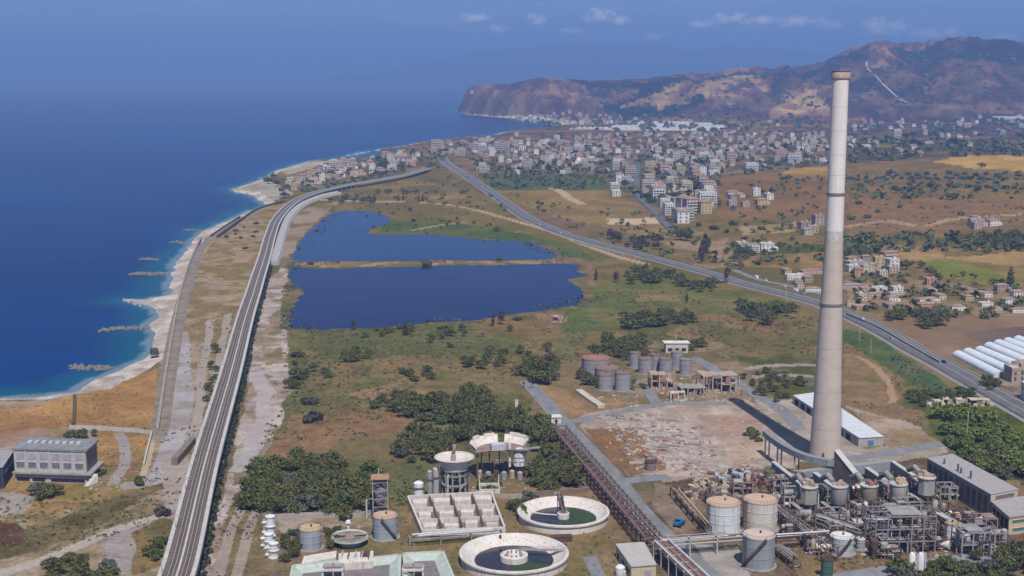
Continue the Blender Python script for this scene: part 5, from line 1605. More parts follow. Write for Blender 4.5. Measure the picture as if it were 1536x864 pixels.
# ---- white basin block ---------------------------------------------------------------------------------
FB = [W(634, 806), W(757, 801), W(737, 747), W(612, 754)]
o = sum(FB, Vector()) / 4
bb_ = thing('basin_block', 'rectangular block of roofless white concrete basins between the towers', 'basin', tuple(o))
q = [p - o for p in FB]
def bil(s, t_):
    return q[0].lerp(q[1], s).lerp(q[3].lerp(q[2], s), t_)
MB().prism([(p.x, p.y) for p in q], 0, .6).obj('floor', mat('basin_floor', (.20, .155, .13), .95, .35, .3), bb_)
for (s0, t0), (s1, t1), wd, hh in (((0, 0), (1, 0), .7, 3), ((0, 1), (1, 1), .7, 3.2), ((0, 0), (0, 1), .7, 3), ((1, 0), (1, 1), .7, 3), ((.25, 0), (.25, 1), .5, 2.6), ((.5, 0), (.5, 1), .5, 2.6), ((.76, 0), (.76, 1), .5, 2.6),
                                 ((0, .33), (1, .33), .5, 2.5), ((0, .66), (1, .66), .5, 2.6)):
    a, b = bil(s0, t0), bil(s1, t1); MB().beam(a + Vector((0, 0, .6 + hh / 2)), b + Vector((0, 0, .6 + hh / 2)), wd, hh).obj('wall', M_LIME, bb_)
for (s, t_, w_, d_, hh) in ((.12, .85, 5.5, 5.2, 2.6), (.12, .5, 4.6, 4.2, 2.3), (.12, .17, 5, 4.5, 2.5), (.88, .84, 6.6, 5.4, 3.0), (.38, .5, 5.5, 3.2, 2.4), (.63, .5, 5, 3.4, 2.5), (.38, .16, 5.4, 3.0, 2.3), (.63, .84, 6.4, 4.6, 2.8), (.38, .84, 6.4, 4.8, 2.8), (.63, .2, 4.6, 3.2, 2.4), (.88, .2, 4.6, 3.4, 1.2), (.88, .5, 4.4, 3.2, 2.4)):
    c = bil(s, t_); MB().box((c.x, c.y, .6), (w_, d_, hh), .05).obj('cell_cover', M_LIME if hh > 1.5 else mat('dirty_lime', (.46, .40, .35), .9, .3, .4), bb_)
for s in (.25, .5, .76):
    a, b = bil(s, .05), bil(s, .95); MB().tube([a + Vector((0, 0, 3.8)), b + Vector((0, 0, 3.8))], .3, 7).obj('pipe', M_PIPEB, bb_)

bb_.scale = (1, 1, .78)
# ---- saucer tank on its frame --------------------------------------------------------------------------
b = W(682, 742); hs = zat(b, 685); rs_ = 30 * mpp(b)
st = thing('saucer_tank', 'wide white saucer shaped tank raised on a concrete frame', 'tank', tuple(b))
MB().lathe((0, 0, 0), [(rs_ * .66, hs - 4.6), (rs_ * .68, hs - 2.0), (rs_ * .95, hs - .5), (rs_, hs), (rs_ - .3, hs), (rs_ - .5, hs - .5), (rs_ * .3, hs - 1.6), (.01, hs - 1.7)], 40).obj('bowl', M_LIME, st, True)
MB().lathe((0, 0, 0), [(.01, hs - 5.0), (rs_ * .72, hs - 5.0), (rs_ * .72, hs - 4.6), (.01, hs - 4.6)], 32).obj('slab', M_CONC, st)
m = MB(); m.beam((-.5, -rs_ * .1, hs + .3), (-.5, rs_ * 1.12, hs + .6), 1.4, .4)
for s in (-1.2, .2):
    m.beam((s, 0, hs + 1.2), (s, rs_ * 1.1, hs + 1.5), .1)
m.obj('walkway', M_PIPEB, st); MB().cyl((-.4, 0, hs - 1.7), 1.0, 2.4, 12).obj('centre_well', M_PIPE, st)
MB().cyl((-.4, rs_ * 1.05, hs + .5), .9, 2, 10).obj('drive_unit', M_CONC, st)
for i in range(10):
    a = 2 * math.pi * i / 10 + .2; MB().beam((rs_ * .6 * math.cos(a), rs_ * .6 * math.sin(a), 0), (rs_ * .6 * math.cos(a), rs_ * .6 * math.sin(a), hs - 4.9), .6).obj('column', M_CONC, st)
for z in (hs * .3, hs * .55):
    MB().lathe((0, 0, 0), [(rs_ * .66, z), (rs_ * .66, z + .4), (rs_ * .5, z + .4), (rs_ * .5, z)], 20).obj('ring_beam', M_CONC, st)
for i in range(6):
    a = 1.05 * i; MB().lathe((rs_ * .3 * math.cos(a), rs_ * .3 * math.sin(a), 0), [(.01, .2), (1.1, .2), (1.1, 3.5), (.01, 4.1)], 10).obj('pump_vessel', (M_TAN, M_PIPE, M_RUST)[i % 3], st)
for i in range(8):
    a = .8 * i + .3; x, y = rs_ * .75 * math.cos(a), rs_ * .75 * math.sin(a); MB().tube([(x, y, 0), (x, y, hs * .6), (x * .4, y * .4, hs * .62)], .3, 6).obj('pipe', (M_PIPE, M_PIPEB, M_PIPEW)[i % 3], st)
# things at its left
b = W(646, 744)
for k, (u, v, vt, rp, c, lab) in enumerate(((645, 746, 707, 4, M_PIPE, 'slim grey column left of the saucer tank'), (654, 744, 703, 5, mat('pale_sage', (.36, .37, .33), .8, .2, .4), 'pale sage column touching the saucer tank frame'), (628, 746, 724, 7.5, M_WHITE, 'short white silo left of the slim grey column'))):
    b = W(u, v); r = thing('column', lab, 'column', tuple(b), 0, 'columns left of the saucer tank'); rd = rp * mpp(b); h = zat(b, vt)
    MB().lathe((0, 0, 0), [(rd, 0), (rd, h), (rd * .5, h + .6), (.01, h + .7)], 14).obj('shell', c, r, True); MB().lathe((0, 0, 0), [(rd, h * .7), (rd + .5, h * .7), (rd + .5, h * .7 + .25), (rd, h * .7 + .25)], 14).obj('platform', M_PIPEB, r)

# ---- broken bowl tank with white side walls -----------------------------------------------------------
b = W(752, 716); hb = zat(b, 664); rb_ = 46 * mpp(b)
bw = thing('broken_bowl_tank', 'big broken white bowl tank on legs with a gap in its far wall', 'tank', tuple(b))
for a0_, a1_ in ((R(98), R(190)), (R(28), R(84))):
    MB().lathe((0, 0, 0), [(rb_ * .80, hb - 3.0), (rb_, hb), (rb_ + .35, hb + .1), (rb_ * .86, hb - 3.6)], 14, a0_, a1_).obj('side_wall', M_LIME, bw, True)
for k, (a, hh) in enumerate(((150, 1.0), (116, .8), (64, 1.2), (44, 1.0))):
    MB().lathe((0, 0, 0), [(rb_ * .97, hb - .2), (rb_, hb + hh), (rb_ + .3, hb + hh), (rb_ + .3, hb - .2)], 4, R(a - 12), R(a + 10)).obj('wall_crest', M_LIME, bw)
MB().lathe((0, 0, 0), [(.01, hb - 3.6), (rb_ * .88, hb - 3.6), (rb_ * .88, hb - 3.1), (.01, hb - 3.1)], 30, R(-10), R(205)).obj('floor', mat('bowl_floor', (.26, .17, .15), .9, .35, .3), bw)
for i in range(9):
    a = R(-5 + 25 * i); MB().beam((rb_ * .8 * math.cos(a), rb_ * .8 * math.sin(a), 0), (rb_ * .8 * math.cos(a), rb_ * .8 * math.sin(a), hb - 3.5), .55).obj('leg', M_PIPEB, bw)
m = MB(); m.box((-1.5, 0, hb - 3.0), (6, 4, 2.6), .2); m.obj('centre_box', mat('pale_lilac_box', (.47, .46, .49), .8, .2, .4), bw)
for i in range(6):
    MB().lathe((-9 + 3.4 * i, -1.5 - (i % 2) * 2, 0), [(.01, .1), (1.2, .1), (1.2, 3.4), (.01, 4)], 10).obj('pump_vessel', (M_TAN, M_PIPE, M_RUST, M_CONC)[i % 4], bw)
m = MB(); m.beam((rb_ * .5, -1, hb - 3), (rb_ * 1.25, 1.5, hb - 2.4), 1.3, .5); m.obj('boom', M_CONC, bw)
for x in (-8, -3, 3, 8):
    MB().tube([(x, -3.4, 0), (x, -3.4, hb * .5), (x + 4, -3.4, hb * .5)], .3, 6).obj('pipe', M_PIPEB, bw)
b = W(779, 714); h = zat(b, 674); r = thing('white_silo', 'white vertical silo on dark legs in front of the broken bowl', 'silo', tuple(b)); rd = 9.5 * mpp(b)
MB().lathe((0, 0, 0), [(.01, h * .42), (rd, h * .42), (rd, h), (rd * .5, h + .5), (.01, h + .6)], 20).obj('shell', M_WHITE, r, True)
MB().lathe((0, 0, 0), [(rd, h * .72), (rd + .12, h * .72), (rd + .12, h * .76), (rd, h * .76)], 20).obj('band', M_CONC, r); MB().lathe((0, 0, 0), [(rd * 1.02, h * .92), (rd * 1.04, h), (rd * .9, h + .1)], 20).obj('top_band', M_ROOFT, r)
for a in range(6):
    MB().beam((rd * .9 * math.cos(a * 1.05), rd * .9 * math.sin(a * 1.05), 0), (rd * .9 * math.cos(a * 1.05), rd * .9 * math.sin(a * 1.05), h * .43), .4).obj('leg', M_RUST, r)
MB().tube([(-rd - 1.4, 0, h * .35), (-rd - 1.4, 0, h + 2.5)], .55, 10).obj('vent_stack', M_WHITE, r)
# square basin overgrown with a shrub
b = W(734, 738); r = thing('square_basin', 'open white walled square basin with a green bush inside', 'basin', tuple(b), .05)
for x, y, w_, d_ in ((-4, 0, .4, 8), (4, 0, .4, 8), (0, 4, 8.4, .4), (0, -4, 8.4, .4)):
    MB().box((x, y, 0), (w_, d_, 2.6)).obj('wall', M_LIME, r)
for x in (-4, 4):
    MB().beam((x, 4, 0), (x, 4, 6), .4).obj('post', M_PIPEW, r)

# steel tower
b = W(571, 776); h = zat(b, 716); r = thing('steel_tower', 'rusty open steel tower with a vessel inside and red top deck', 'tower', tuple(b), .1); a = 2.9
for x in (-a, a):
    for y in (-a, a):
        MB().beam((x, y, 0), (x, y, h), .35).obj('leg', M_STEEL, r)
for k in range(5):
    z = h * (k + .6) / 5; m = MB()
    for (x0, y0), (x1, y1) in (((-a, -a), (a, -a)), ((a, -a), (a, a)), ((a, a), (-a, a)), ((-a, a), (-a, -a))):
        m.beam((x0, y0, z), (x1, y1, z), .25); m.beam((x0, y0, z), (x1, y1, z - h / 5), .15)
    m.obj('brace', M_PIPE, r)
MB().lathe((0, 0, 0), [(.01, h * .3), (1.6, h * .34), (2.0, h * .45), (2.0, h * .72), (1.2, h * .8), (.01, h * .82)], 16).obj('vessel', mat('lilac_vessel', (.22, .19, .21), .8, .3, .4), r, True)
MB().box((0, 0, h), (7, 7, .3)).obj('deck', M_RUSTL, r); MB().box((0, 0, h - 1.9), (5.2, 5.2, 1.7)).obj('hopper', M_RUST, r)
MB().beam((-.5, 0, h), (-.5, 0, h + 3.5), .3).obj('mast', M_CONCL, r)
MB().tube([(-a - 2.5, 0, 0), (-a - 2.5, 0, h * .45), (-a, 0, h * .48)], .35, 7).obj('pipe', M_PIPEW, r)

# white stack of vessels near the viaduct
for k, (u, v, vt, rp, lab) in enumerate(((406, 804, 772, 7, 'tall white column, farthest of three by the viaduct'), (404, 822, 799, 7, 'middle white column with dome, by the viaduct'), (411, 836, 813, 7, 'squat bright white vessel, nearest of three by the viaduct'))):
    b = W(u, v); r = thing('white_vessel', lab, 'vessel', tuple(b), 0, 'white vessels by the viaduct'); rd = rp * mpp(b); h = zat(b, vt)
    MB().lathe((0, 0, 0), [(rd * 1.15, 0), (rd * 1.15, .4), (rd * .95, .5), (rd * .95, h * .45), (rd * 1.1, h * .46), (rd * 1.1, h * .5), (rd * .9, h * .52), (rd * .9, h * .88), (rd * 1.05, h * .9), (rd * 1.05, h * .95), (.01, h)], 16).obj('shell', M_WHITE, r, True)
    m = MB()
    for i in range(10):
        m.beam((rd * 1.3 * math.cos(i * .63), rd * 1.3 * math.sin(i * .63), h * .5), (rd * 1.3 * math.cos(i * .63 + .63), rd * 1.3 * math.sin(i * .63 + .63), h * .5), .12)
    m.obj('platform_rail', M_PIPE, r); MB().tube([(-rd - .5, -.3, 0), (-rd - .5, -.3, h * .8), (-rd * .5, 0, h * .86)], .3, 6).obj('pipe', M_PIPEW, r)
    for i, zz in enumerate((.2, .65)):
        MB().tube([(-rd - 1.3, -.6, h * zz), (0, 0, h * zz)], .6, 8).obj('branch', M_LIME, r)

# thickener cup
b = W(525, 816); rd = 27 * mpp(b); h = zat(b, 803); tc_ = thing('thickener', 'pale dished thickener tank filled with dry silt between two blue grey tanks', 'tank', tuple(b))
MB().lathe((0, 0, 0), [(rd * .62, 0), (rd * .62, h * .45), (rd * .97, h * .8), (rd, h), (rd - .3, h), (rd * .9, h - .5), (rd * .3, h * .6)], 32).obj('dish', M_CONCL, tc_, True)
MB().lathe((0, 0, 0), [(rd * .9, h - .45), (.01, h - .9)], 32).obj('silt', M_DIRT, tc_)
MB().lathe((0, 0, 0), [(rd * .97, h * .7), (rd * 1.03, h * .72), (rd * 1.03, h * .84), (rd * .98, h * .85)], 32).obj('rim_band', M_GREEN, tc_)
m = MB(); m.lathe((0, 0, 0), [(2.2, h - .8), (1.2, h + .6), (.01, h + .8)], 9); m.obj('rake_heap', mat('pink_silt', (.30, .21, .18), .9, .4, .6), tc_)
MB().beam((-rd, 0, h + .3), (rd, 1, h + .3), .8, .25).obj('bridge', M_PIPE, tc_); MB().lathe((-1.5, rd + 1, 0), [(.01, 0), (.5, 0), (.5, h + 1.5), (1.1, h + 2.1), (.8, h + 3), (.01, h + 3.3)], 10).obj('lamp_globe', M_WHITE, tc_, True)

# ---- green walled settling basins at the bottom ----------------------------------------------------------
def settling(label, c4, z, seed, hut):
    P = [G(u, v, z) for u, v in c4]; o = sum(P, Vector()) / 4; o.z = 0; q = [p - o for p in P]
    for p in q:
        p.z = 0
    r = thing('settling_basin', label, 'basin', tuple(o))
    MB().prism([(p.x, p.y) for p in q], 0, .3).obj('floor', mat('grey_silt', (.19, .165, .16), .95, .25, .25), r)
    for i in range(4):
        a, b = q[i], q[(i + 1) % 4]; d = (b - a).normalized()
        if i == 0 and c4[0][1] > 880:
            continue
        MB().beam(a + Vector((0, 0, z / 2 + .15)), b + Vector((0, 0, z / 2 + .15)), 1.0, z).obj('wall', M_GREEN, r)
        inw = Vector((-d.y, d.x, 0)); inw = inw if (-(a + b) / 2).dot(inw) > 0 else -inw
        a2, b2 = a + inw * .5 + d * .6, b + inw * .5 - d * .6
        sl_ = MB(); sl_.add([a2 + Vector((0, 0, z * .97)), b2 + Vector((0, 0, z * .97)), b2 + inw * 3 + Vector((0, 0, .34)), a2 + inw * 3 + Vector((0, 0, .34))], [(0, 1, 2, 3), (3, 2, 1, 0)][:1]); sl_.obj('inner_slope', M_GREEN, r)
    u, v = hut; hp = W(u, v); hr = thing('valve_hut', ['square white valve hut with dark opening in the right settling basin', 'square lilac valve hut with dark opening in the left settling basin'][seed], 'hut', tuple(hp), .03, 'valve huts')
    MB().box((0, 2.2, 0), (7, .5, 4.2)).obj('back_wall', M_LIME, hr)
    for x in (-3.4, 3.4):
        MB().box((x, 0, 0), (.6, 4, 4.2)).obj('side_wall', M_LIME, hr)
    MB().box((0, -2, 3.5), (7.4, .6, .8)).obj('lintel', M_LIME, hr); MB().box((0, .9, 4.2), (7.2, 3.2, .4)).obj('roof', mat('pink_grey_roof', (.33, .28, .275), .9, .3, .5), hr)
    MB().box((0, 0, .3), (6, 3.6, .3)).obj('sump', M_DARK, hr); MB().tube([(.4, -5, .6), (.2, 0, 5), (0, 1, 5.2)], .28, 6).obj('red_pipe', mat('faded_red', (.30, .16, .14)), hr)
    return r


settling('green walled settling basin with grey silt floor right of bottom centre', [(612, 930), (706, 928), (664, 827), (606, 830)], 2.2, 0, (620, 868))
settling('green walled settling basin left of the dividing wall at the bottom edge', [(420, 935), (596, 930), (600, 832), (440, 848)], 2.2, 1, (500, 868))
for u, v, w_, lab in ((432, 840, 4, 'long white slab wall behind the left settling basin'),):
    P = [G(452, 846, 2.5), G(504, 836, 2.5), G(505, 826, 2.5), G(456, 834, 2.5)]
    o = sum(P, Vector()) / 4; o.z = 0
    tag(MB().prism([(p.x - o.x, p.y - o.y) for p in P], 0, 2.5).obj('white_slab', M_LIME, None, loc=tuple(o)), lab, 'slab')
P = [G(508, 846, 2.8), G(560, 842, 2.8), G(560, 826, 2.8), G(508, 830, 2.8)]; o = sum(P, Vector()) / 4; o.z = 0
r = thing('white_platform', 'white block platform with pipes below the dished thickener', 'platform', tuple(o))
MB().prism([(p.x - o.x, p.y - o.y) for p in P], 0, 2.8).obj('block', M_LIME, r)
for k in range(5):
    MB().tube([(-5 + 2.4 * k, -2, 2.6), (-5 + 2.4 * k, -2, 4), (-5 + 2.4 * k, 3, 4)], .22, 6).obj('pipe', (M_PIPEW, M_PIPEB, M_GREEN)[k % 3], r)
MB().box((3, 1.5, 2.8), (3, 2.6, 1.3)).obj('pump', M_RUST, r)
wall_line('yard_wall', [(416, 779), (460, 776), (530, 778), (556, 772)], .6, 2.0, mat('tan_wall', (.36, .31, .26), .9, .3, .4), 'long tan yard wall behind the left tanks')
wall_line('yard_wall', [(686, 738), (760, 748), (800, 745)], .6, 1.8, mat('tan_wall', (1, 1, 1)), 'short tan wall between the white basin and the bridge of the clarifier')
wall_line('yard_wall', [(800, 744), (850, 741), (884, 738)], .8, 2.0, mat('brown_wall', (.22, .15, .12), .9, .3, .4), 'brown wall behind the green clarifier')
gb = W(833, 634); r = thing('gatehouse', 'small bright white gatehouse at the far end of the brown pipe rack', 'hut', tuple(gb), .2)
MB().box((0, 0, 0), (5.0, 4, 3.2)).obj('wall', M_LIME, r); MB().box((0, 0, 3.2), (5.8, 4.8, .4)).obj('roof', mat('white_roof', (1, 1, 1)), r); MB().box((0, -2.03, .1), (1.2, .1, 2.2)).obj('door', M_DARK, r)
wp = W(775, 612); r = thing('white_post', 'short white post standing alone among the thicket edge', 'post', tuple(wp))
MB().box((0, 0, 0), (1.6, 1.4, 4)).obj('shaft', M_LIME, r); MB().box((0, 0, 4), (1.9, 1.7, .3)).obj('cap', M_CONCL, r)

# ---- ruined frames and rubble ------------------------------------------------------------------------------
def ruin(label, u, v, L, Dp, h, fl_, nx, ny, m_, seed, rz):
    b = W(u, v); r = thing('ruined_building', label, 'ruin', tuple(b), rz, 'gutted concrete frames'); rr_ = random.Random(seed)
    for i in range(nx):
        for j in range(ny):
            hh = h * rr_.choice((1, 1, 1, .66, .5)); MB().box((L * (i / (nx - 1) - .5), Dp * (j / (ny - 1) - .5), 0), (.7, .7, hh)).obj('column', m_, r)
    for k in range(1, fl_ + 1):
        z = h * k / fl_
        for i in range(nx - 1):
            if rr_.random() < .72:
                x = L * ((i + .5) / (nx - 1) - .5); MB().box((x, rr_.uniform(-.1, .1) * Dp, z - .4), (L / (nx - 1) * .98, Dp * rr_.uniform(.6, 1.04), .4)).obj('slab', m_, r)
    for i in range(nx * 2):
        s = rr_.uniform(-.5, .45); k = rr_.randrange(fl_); y = Dp * rr_.choice((-.5, .5))
        MB().box((L * s, y, h * k / fl_), (L / nx * .7, .3, h / fl_ * rr_.uniform(.4, .9))).obj('infill', rr_.choice((m_, M_TAN, mat('brick_infill', (.30, .18, .13), .9, .3, .5))), r)
    for i in range(14):
        MB().box((rr_.uniform(-.6, .6) * L, rr_.uniform(-.8, .8) * Dp, 0), (rr_.uniform(1, 3), rr_.uniform(.8, 2), rr_.uniform(.4, 1.4)), rr_.uniform(0, 3)).obj('fallen_block', m_, r)


m_ru = mat('ruin_concrete', (.42, .33, .26), .9, .35, .4, col2=(.30, .24, .20))
ruin('gutted pinkish concrete frame nearest the front pair of grey tanks', 992, 580, 13, 9, 8, 2, 4, 3, M_TAN, 1, .1)
ruin('large gutted sandy concrete frame, rightmost beside the diagonal road', 1076, 584, 20, 14, 9, 2, 5, 3, m_ru, 2, .15)
ruin('low gutted concrete frame between the other two ruins', 1036, 592, 14, 10, 5, 1, 5, 3, mat('ruin_grey', (.33, .285, .25), .9, .35, .4), 3, .2)
ruin('small pale ruin in front, by the edge of the concrete yard', 1016, 600, 8, 5, 4.5, 1, 3, 2, mat('pale_ruin', (.52, .45, .34), .9, .3, .4), 4, .05)
ruin('row of white ruined walls beside the highway verge', 1448, 607, 24, 5, 3.4, 1, 8, 2, mat('pale_ruin', (1, 1, 1)), 7, -.1)
ruin('low white ruined wall left of the white ruin row', 1400, 607, 8, 4, 2.6, 1, 3, 2, mat('pale_ruin', (1, 1, 1)), 9, 0)
ruin('roofless pink ruin alone by the far lake corner', 838, 482, 9, 6, 4, 1, 3, 2, M_TAN, 6, .4)

rub = MB(); rr_ = random.Random(8)
def rubble(u0, v0, u1, v1, n, smax, skew=0.0):
    for i in range(n):
        s, t_ = rr_.random(), rr_.random(); u = u0 + (u1 - u0) * s + skew * (t_ - .5); v = v0 + (v1 - v0) * t_; p = W(u, v)
        a = rr_.uniform(.2, 1) ** 1.6 * smax; rub.m = rr_.choice((0, 0, 0, 1, 1, 2, 3)); rub.box(p, (a, a * rr_.uniform(.3, 1), a * rr_.uniform(.08, .3)), rr_.uniform(0, 3), rr_.uniform(.5, 1))


rubble(925, 622, 1030, 704, 520, 3.2, 55); rubble(1000, 640, 1070, 712, 260, 2.8, 30); rubble(985, 565, 1120, 604, 260, 2.4, 20); rubble(1040, 700, 1165, 745, 320, 3.2, 10)
rubble(1060, 610, 1150, 680, 90, 1.8); rubble(900, 640, 960, 700, 60, 1.4); rubble(1170, 780, 1260, 850, 120, 1.8); rubble(1280, 770, 1500, 835, 380, 2.2); rubble(640, 700, 710, 748, 120, 1.6); rubble(715, 690, 810, 735, 130, 1.8)
rubble(872, 592, 960, 614, 110, 1.8); rubble(1110, 612, 1180, 690, 80, 1.8); rubble(420, 770, 600, 812, 90, 1.4); rubble(130, 716, 190, 738, 90, 1.6); rubble(1180, 600, 1240, 680, 70, 1.4)
kind(rub.obj('rubble', [mat('rubble_pale', (.40, .34, .30), .95, .3, .6), mat('rubble_grey', (.27, .235, .215), .95, .3, .6), mat('rubble_brown', (.22, .15, .12), .95, .3, .6), mat('rubble_rust', (.22, .15, .12), .95, .3, .6)]), 'stuff')
for k, (u, v, n, cols, lab) in enumerate(((1052, 728, 16, (M_YEL, M_TAN, M_PIPEB), 'heap of yellowish scrap left of the white storage tank'), (1076, 722, 18, (mat('pale_blue', (.36, .44, .48), .7, .2, .5), M_PIPEB, M_TAN), 'scrap heap with pale blue sheets behind the big white tank'),
                                          (1106, 716, 18, (mat('pale_blue', (1, 1, 1)), M_RUST, M_CONCL), 'scrap heap with pale blue sheet and rusty beams, behind the cream tank'), (1132, 722, 16, (M_RUST, mat('faded_red', (1, 1, 1)), M_PIPEB), 'rust red scrap heap beside the olive tank'),
                                          (1040, 742, 14, (M_PIPEB, M_TAN, M_CONCD), 'brown scrap heap at the left corner of the tank yard'))):
    b = W(u, v); r = thing('scrap_heap', lab, 'scrap heap', tuple(b), 0, 'scrap heaps behind the storage tanks'); rq = random.Random(k + 40)
    for c in range(len(cols)):
        m = MB()
        for i in range(n):
            a = rq.uniform(.8, 3.0); x, y = rq.gauss(0, 2.6), rq.gauss(0, 3.0)
            if rq.random() < .5:
                m.box((x, y, 0), (a, a * rq.uniform(.4, 1), rq.uniform(.6, 2.6)), rq.uniform(0, 3), rq.uniform(.7, 1))
            else:
                m.tube([(x, y, .4), (x + rq.uniform(-3, 3), y + rq.uniform(-3, 3), rq.uniform(.4, 3))], rq.uniform(.2, .7), 7)
        m.obj('scrap_pile', cols[c], r)

# low ruined foundations in the cleared yard
m_fo = mat('broken_foundation', (.42, .365, .325), .95, .3, .4, col2=(.31, .26, .23))
for k, (u, v, L, Dp, rz, lab) in enumerate(((952, 640, 16, 9, -.2, 'long low broken foundation at the far left of the cleared yard'), (985, 650, 18, 10, -.15, 'broken foundation with cross walls, centre back of the yard'), (1000, 672, 20, 10, -.2, 'broken foundation with cross walls, middle of the yard'), (1024, 690, 16, 9, -.2, 'broken foundation near the front of the yard'),
                                            (1046, 664, 14, 8, -.1, 'small broken foundation right of the yard centre'), (1062, 700, 14, 8, -.2, 'small broken foundation behind the blue scrap heaps'), (1010, 628, 15, 7, -.1, 'low broken foundation at the back edge of the yard'), (925, 632, 10, 6, -.3, 'small broken foundation beside the road junction'))):
    r = thing('ruined_foundation', lab, 'foundation', tuple(W(u, v)), rz, 'broken foundations in the cleared yard'); rq = random.Random(k + 60)
    MB().box((0, 0, 0), (L, Dp, .22)).obj('slab', m_fo, r)
    for i in range(9):
        if rq.random() < .5:
            m = MB().box((rq.uniform(-.45, .45) * L, 0, .22), (.5, Dp * rq.uniform(.4, 1), rq.uniform(.3, 1.3)))
        else:
            m = MB().box((rq.uniform(-.2, .2) * L, rq.choice((-.5, -.15, .2, .5)) * Dp, .22), (L * rq.uniform(.3, .7), .5, rq.uniform(.3, 1.2)))
        m.obj('low_wall', m_fo, r)
# ---- polytunnels at the right -----------------------------------------------------------------------------
m_poly = mat('polythene', (.62, .66, .70), .5, .12, .25, streak=.2, streak_col=(.45, .48, .50))
pt = [(1437, 534, 1500, 566, 'nearest the highway'), (1452, 530, 1516, 559, 'second from the highway'), (1470, 527, 1533, 553, 'third from the highway'), (1484, 521, 1548, 548, 'fourth from the highway'), (1498, 517, 1560, 542, 'fifth from the highway'), (1512, 514, 1575, 537, 'sixth from the highway'), (1527, 511, 1590, 532, 'farthest right, cut by the photo edge')]
for u0, v0, u1, v1, lab in pt:
    A = W(u0, v0); B = W(u1, v1); z0 = max(A.z, B.z, 0) - .4; d = Vector((B.x - A.x, B.y - A.y, 0)); L = d.length
    r = thing('polytunnel', 'long white polythene tunnel, ' + lab, 'polytunnel', (A.x, A.y, min(A.z, B.z)), math.atan2(d.y, d.x), 'white polytunnels beyond the highway')
    prof_ = [(3.6 * math.cos(math.pi * k / 10), .9 + 2.7 * math.sin(math.pi * k / 10)) for k in range(11)]; prof_ = [(3.6, 0)] + prof_ + [(-3.6, 0)]
    n = len(prof_); vs = []; N_ = 16
    for i in range(N_ + 1):
        sag = 0 if i % 2 == 0 else -.12
        vs += [(L * i / N_, y, max(0, z + sag)) for y, z in prof_]
    fs = [(i * n + k, i * n + k + 1, (i + 1) * n + k + 1, (i + 1) * n + k) for i in range(N_) for k in range(n - 1)] + [tuple(range(n)), tuple(range((N_ + 1) * n - 1, N_ * n - 1, -1))]
    MB().add(vs, fs).obj('cover', m_poly, r, True)
    MB().box((L + .04, 0, 0), (.1, 2.2, 2.4)).obj('door', mat('grey_film', (.4, .42, .44), .6, .2, .5), r)

# ---- rock groynes in the sea -------------------------------------------------------------------------------
m_rock = mat('groyne_rock', (.22, .185, .175), .95, .35, .4, col2=(.12, .105, .10))
m_rockp = mat('groyne_rock_pale', (.36, .33, .31), .95, .3, .4)
def groyne(label, pts, wd, n, m_, smax, seed):
    wd *= .8; smax *= .8
    P = resample([Vector((*flat(u, v, SEA_Z), SEA_Z)) for u, v in pts], 1.5); rq = random.Random(seed); o = P[len(P) // 2]
    m = MB()
    for i in range(n):
        p = P[i % len(P)] - o; a = rq.uniform(.5, 1) * smax
        x, y = p.x + rq.gauss(0, wd / 2.8), p.y + rq.gauss(0, wd / 1.9)
        h = a * rq.uniform(.5, 1.0); k = 6; vs = []; a0_ = rq.uniform(0, 6)
        for z, s in ((-.8, 1), (h * .5, .9), (h, .45)):
            for j in range(k):
                t_ = a0_ + 2 * math.pi * j / k; q = a * s * rq.uniform(.75, 1.1); vs.append((x + q * math.cos(t_), y + q * math.sin(t_), z))
        m.add(vs, [(r0 * k + j, r0 * k + (j + 1) % k, (r0 + 1) * k + (j + 1) % k, (r0 + 1) * k + j) for r0 in (0, 1) for j in range(k)] + [tuple(range(2 * k, 3 * k))])
    tag(m.obj('rock_groyne', m_, None, loc=tuple(o)), label, 'groyne', 'rock groynes along the beach')


groyne('brown rock groyne nearest the camera, low and broken', [(112, 551), (130, 552), (150, 553), (168, 552)], 7, 90, m_rock, 2.0, 1)
groyne('long reddish rock groyne jutting out below the white spit', [(156, 496), (172, 493), (190, 492), (216, 492)], 7, 110, m_rock, 2.2, 2)
groyne('white rock spit reaching out from the widest beach', [(190, 451), (202, 452), (216, 456), (226, 458)], 8, 100, m_rockp, 2.2, 3)
groyne('reddish rock groyne just beyond the white spit', [(200, 412), (214, 411), (230, 412), (246, 411)], 7, 100, m_rock, 2.6, 4)
groyne('short dark rock groyne, fifth along the beach', [(212, 389), (225, 389), (238, 390)], 5, 50, m_rock, 2.2, 5)
groyne('faint small rock groyne near the bend of the sea wall', [(256, 364), (268, 364), (278, 366)], 5, 40, m_rock, 2.2, 6)
groyne('faint farthest rock groyne off the dark sea wall', [(276, 345), (290, 346), (300, 347)], 5, 40, m_rock, 2.2, 7)
tag(MB().box((0, 0, 0), (5, 7, 3.4), .4, .8).obj('pillbox', mat('dark_rock', (.075, .065, .06), .95, .3, .5), None, loc=tuple(W(232, 531))), 'dark concrete block on the beach near the first groyne', 'block')
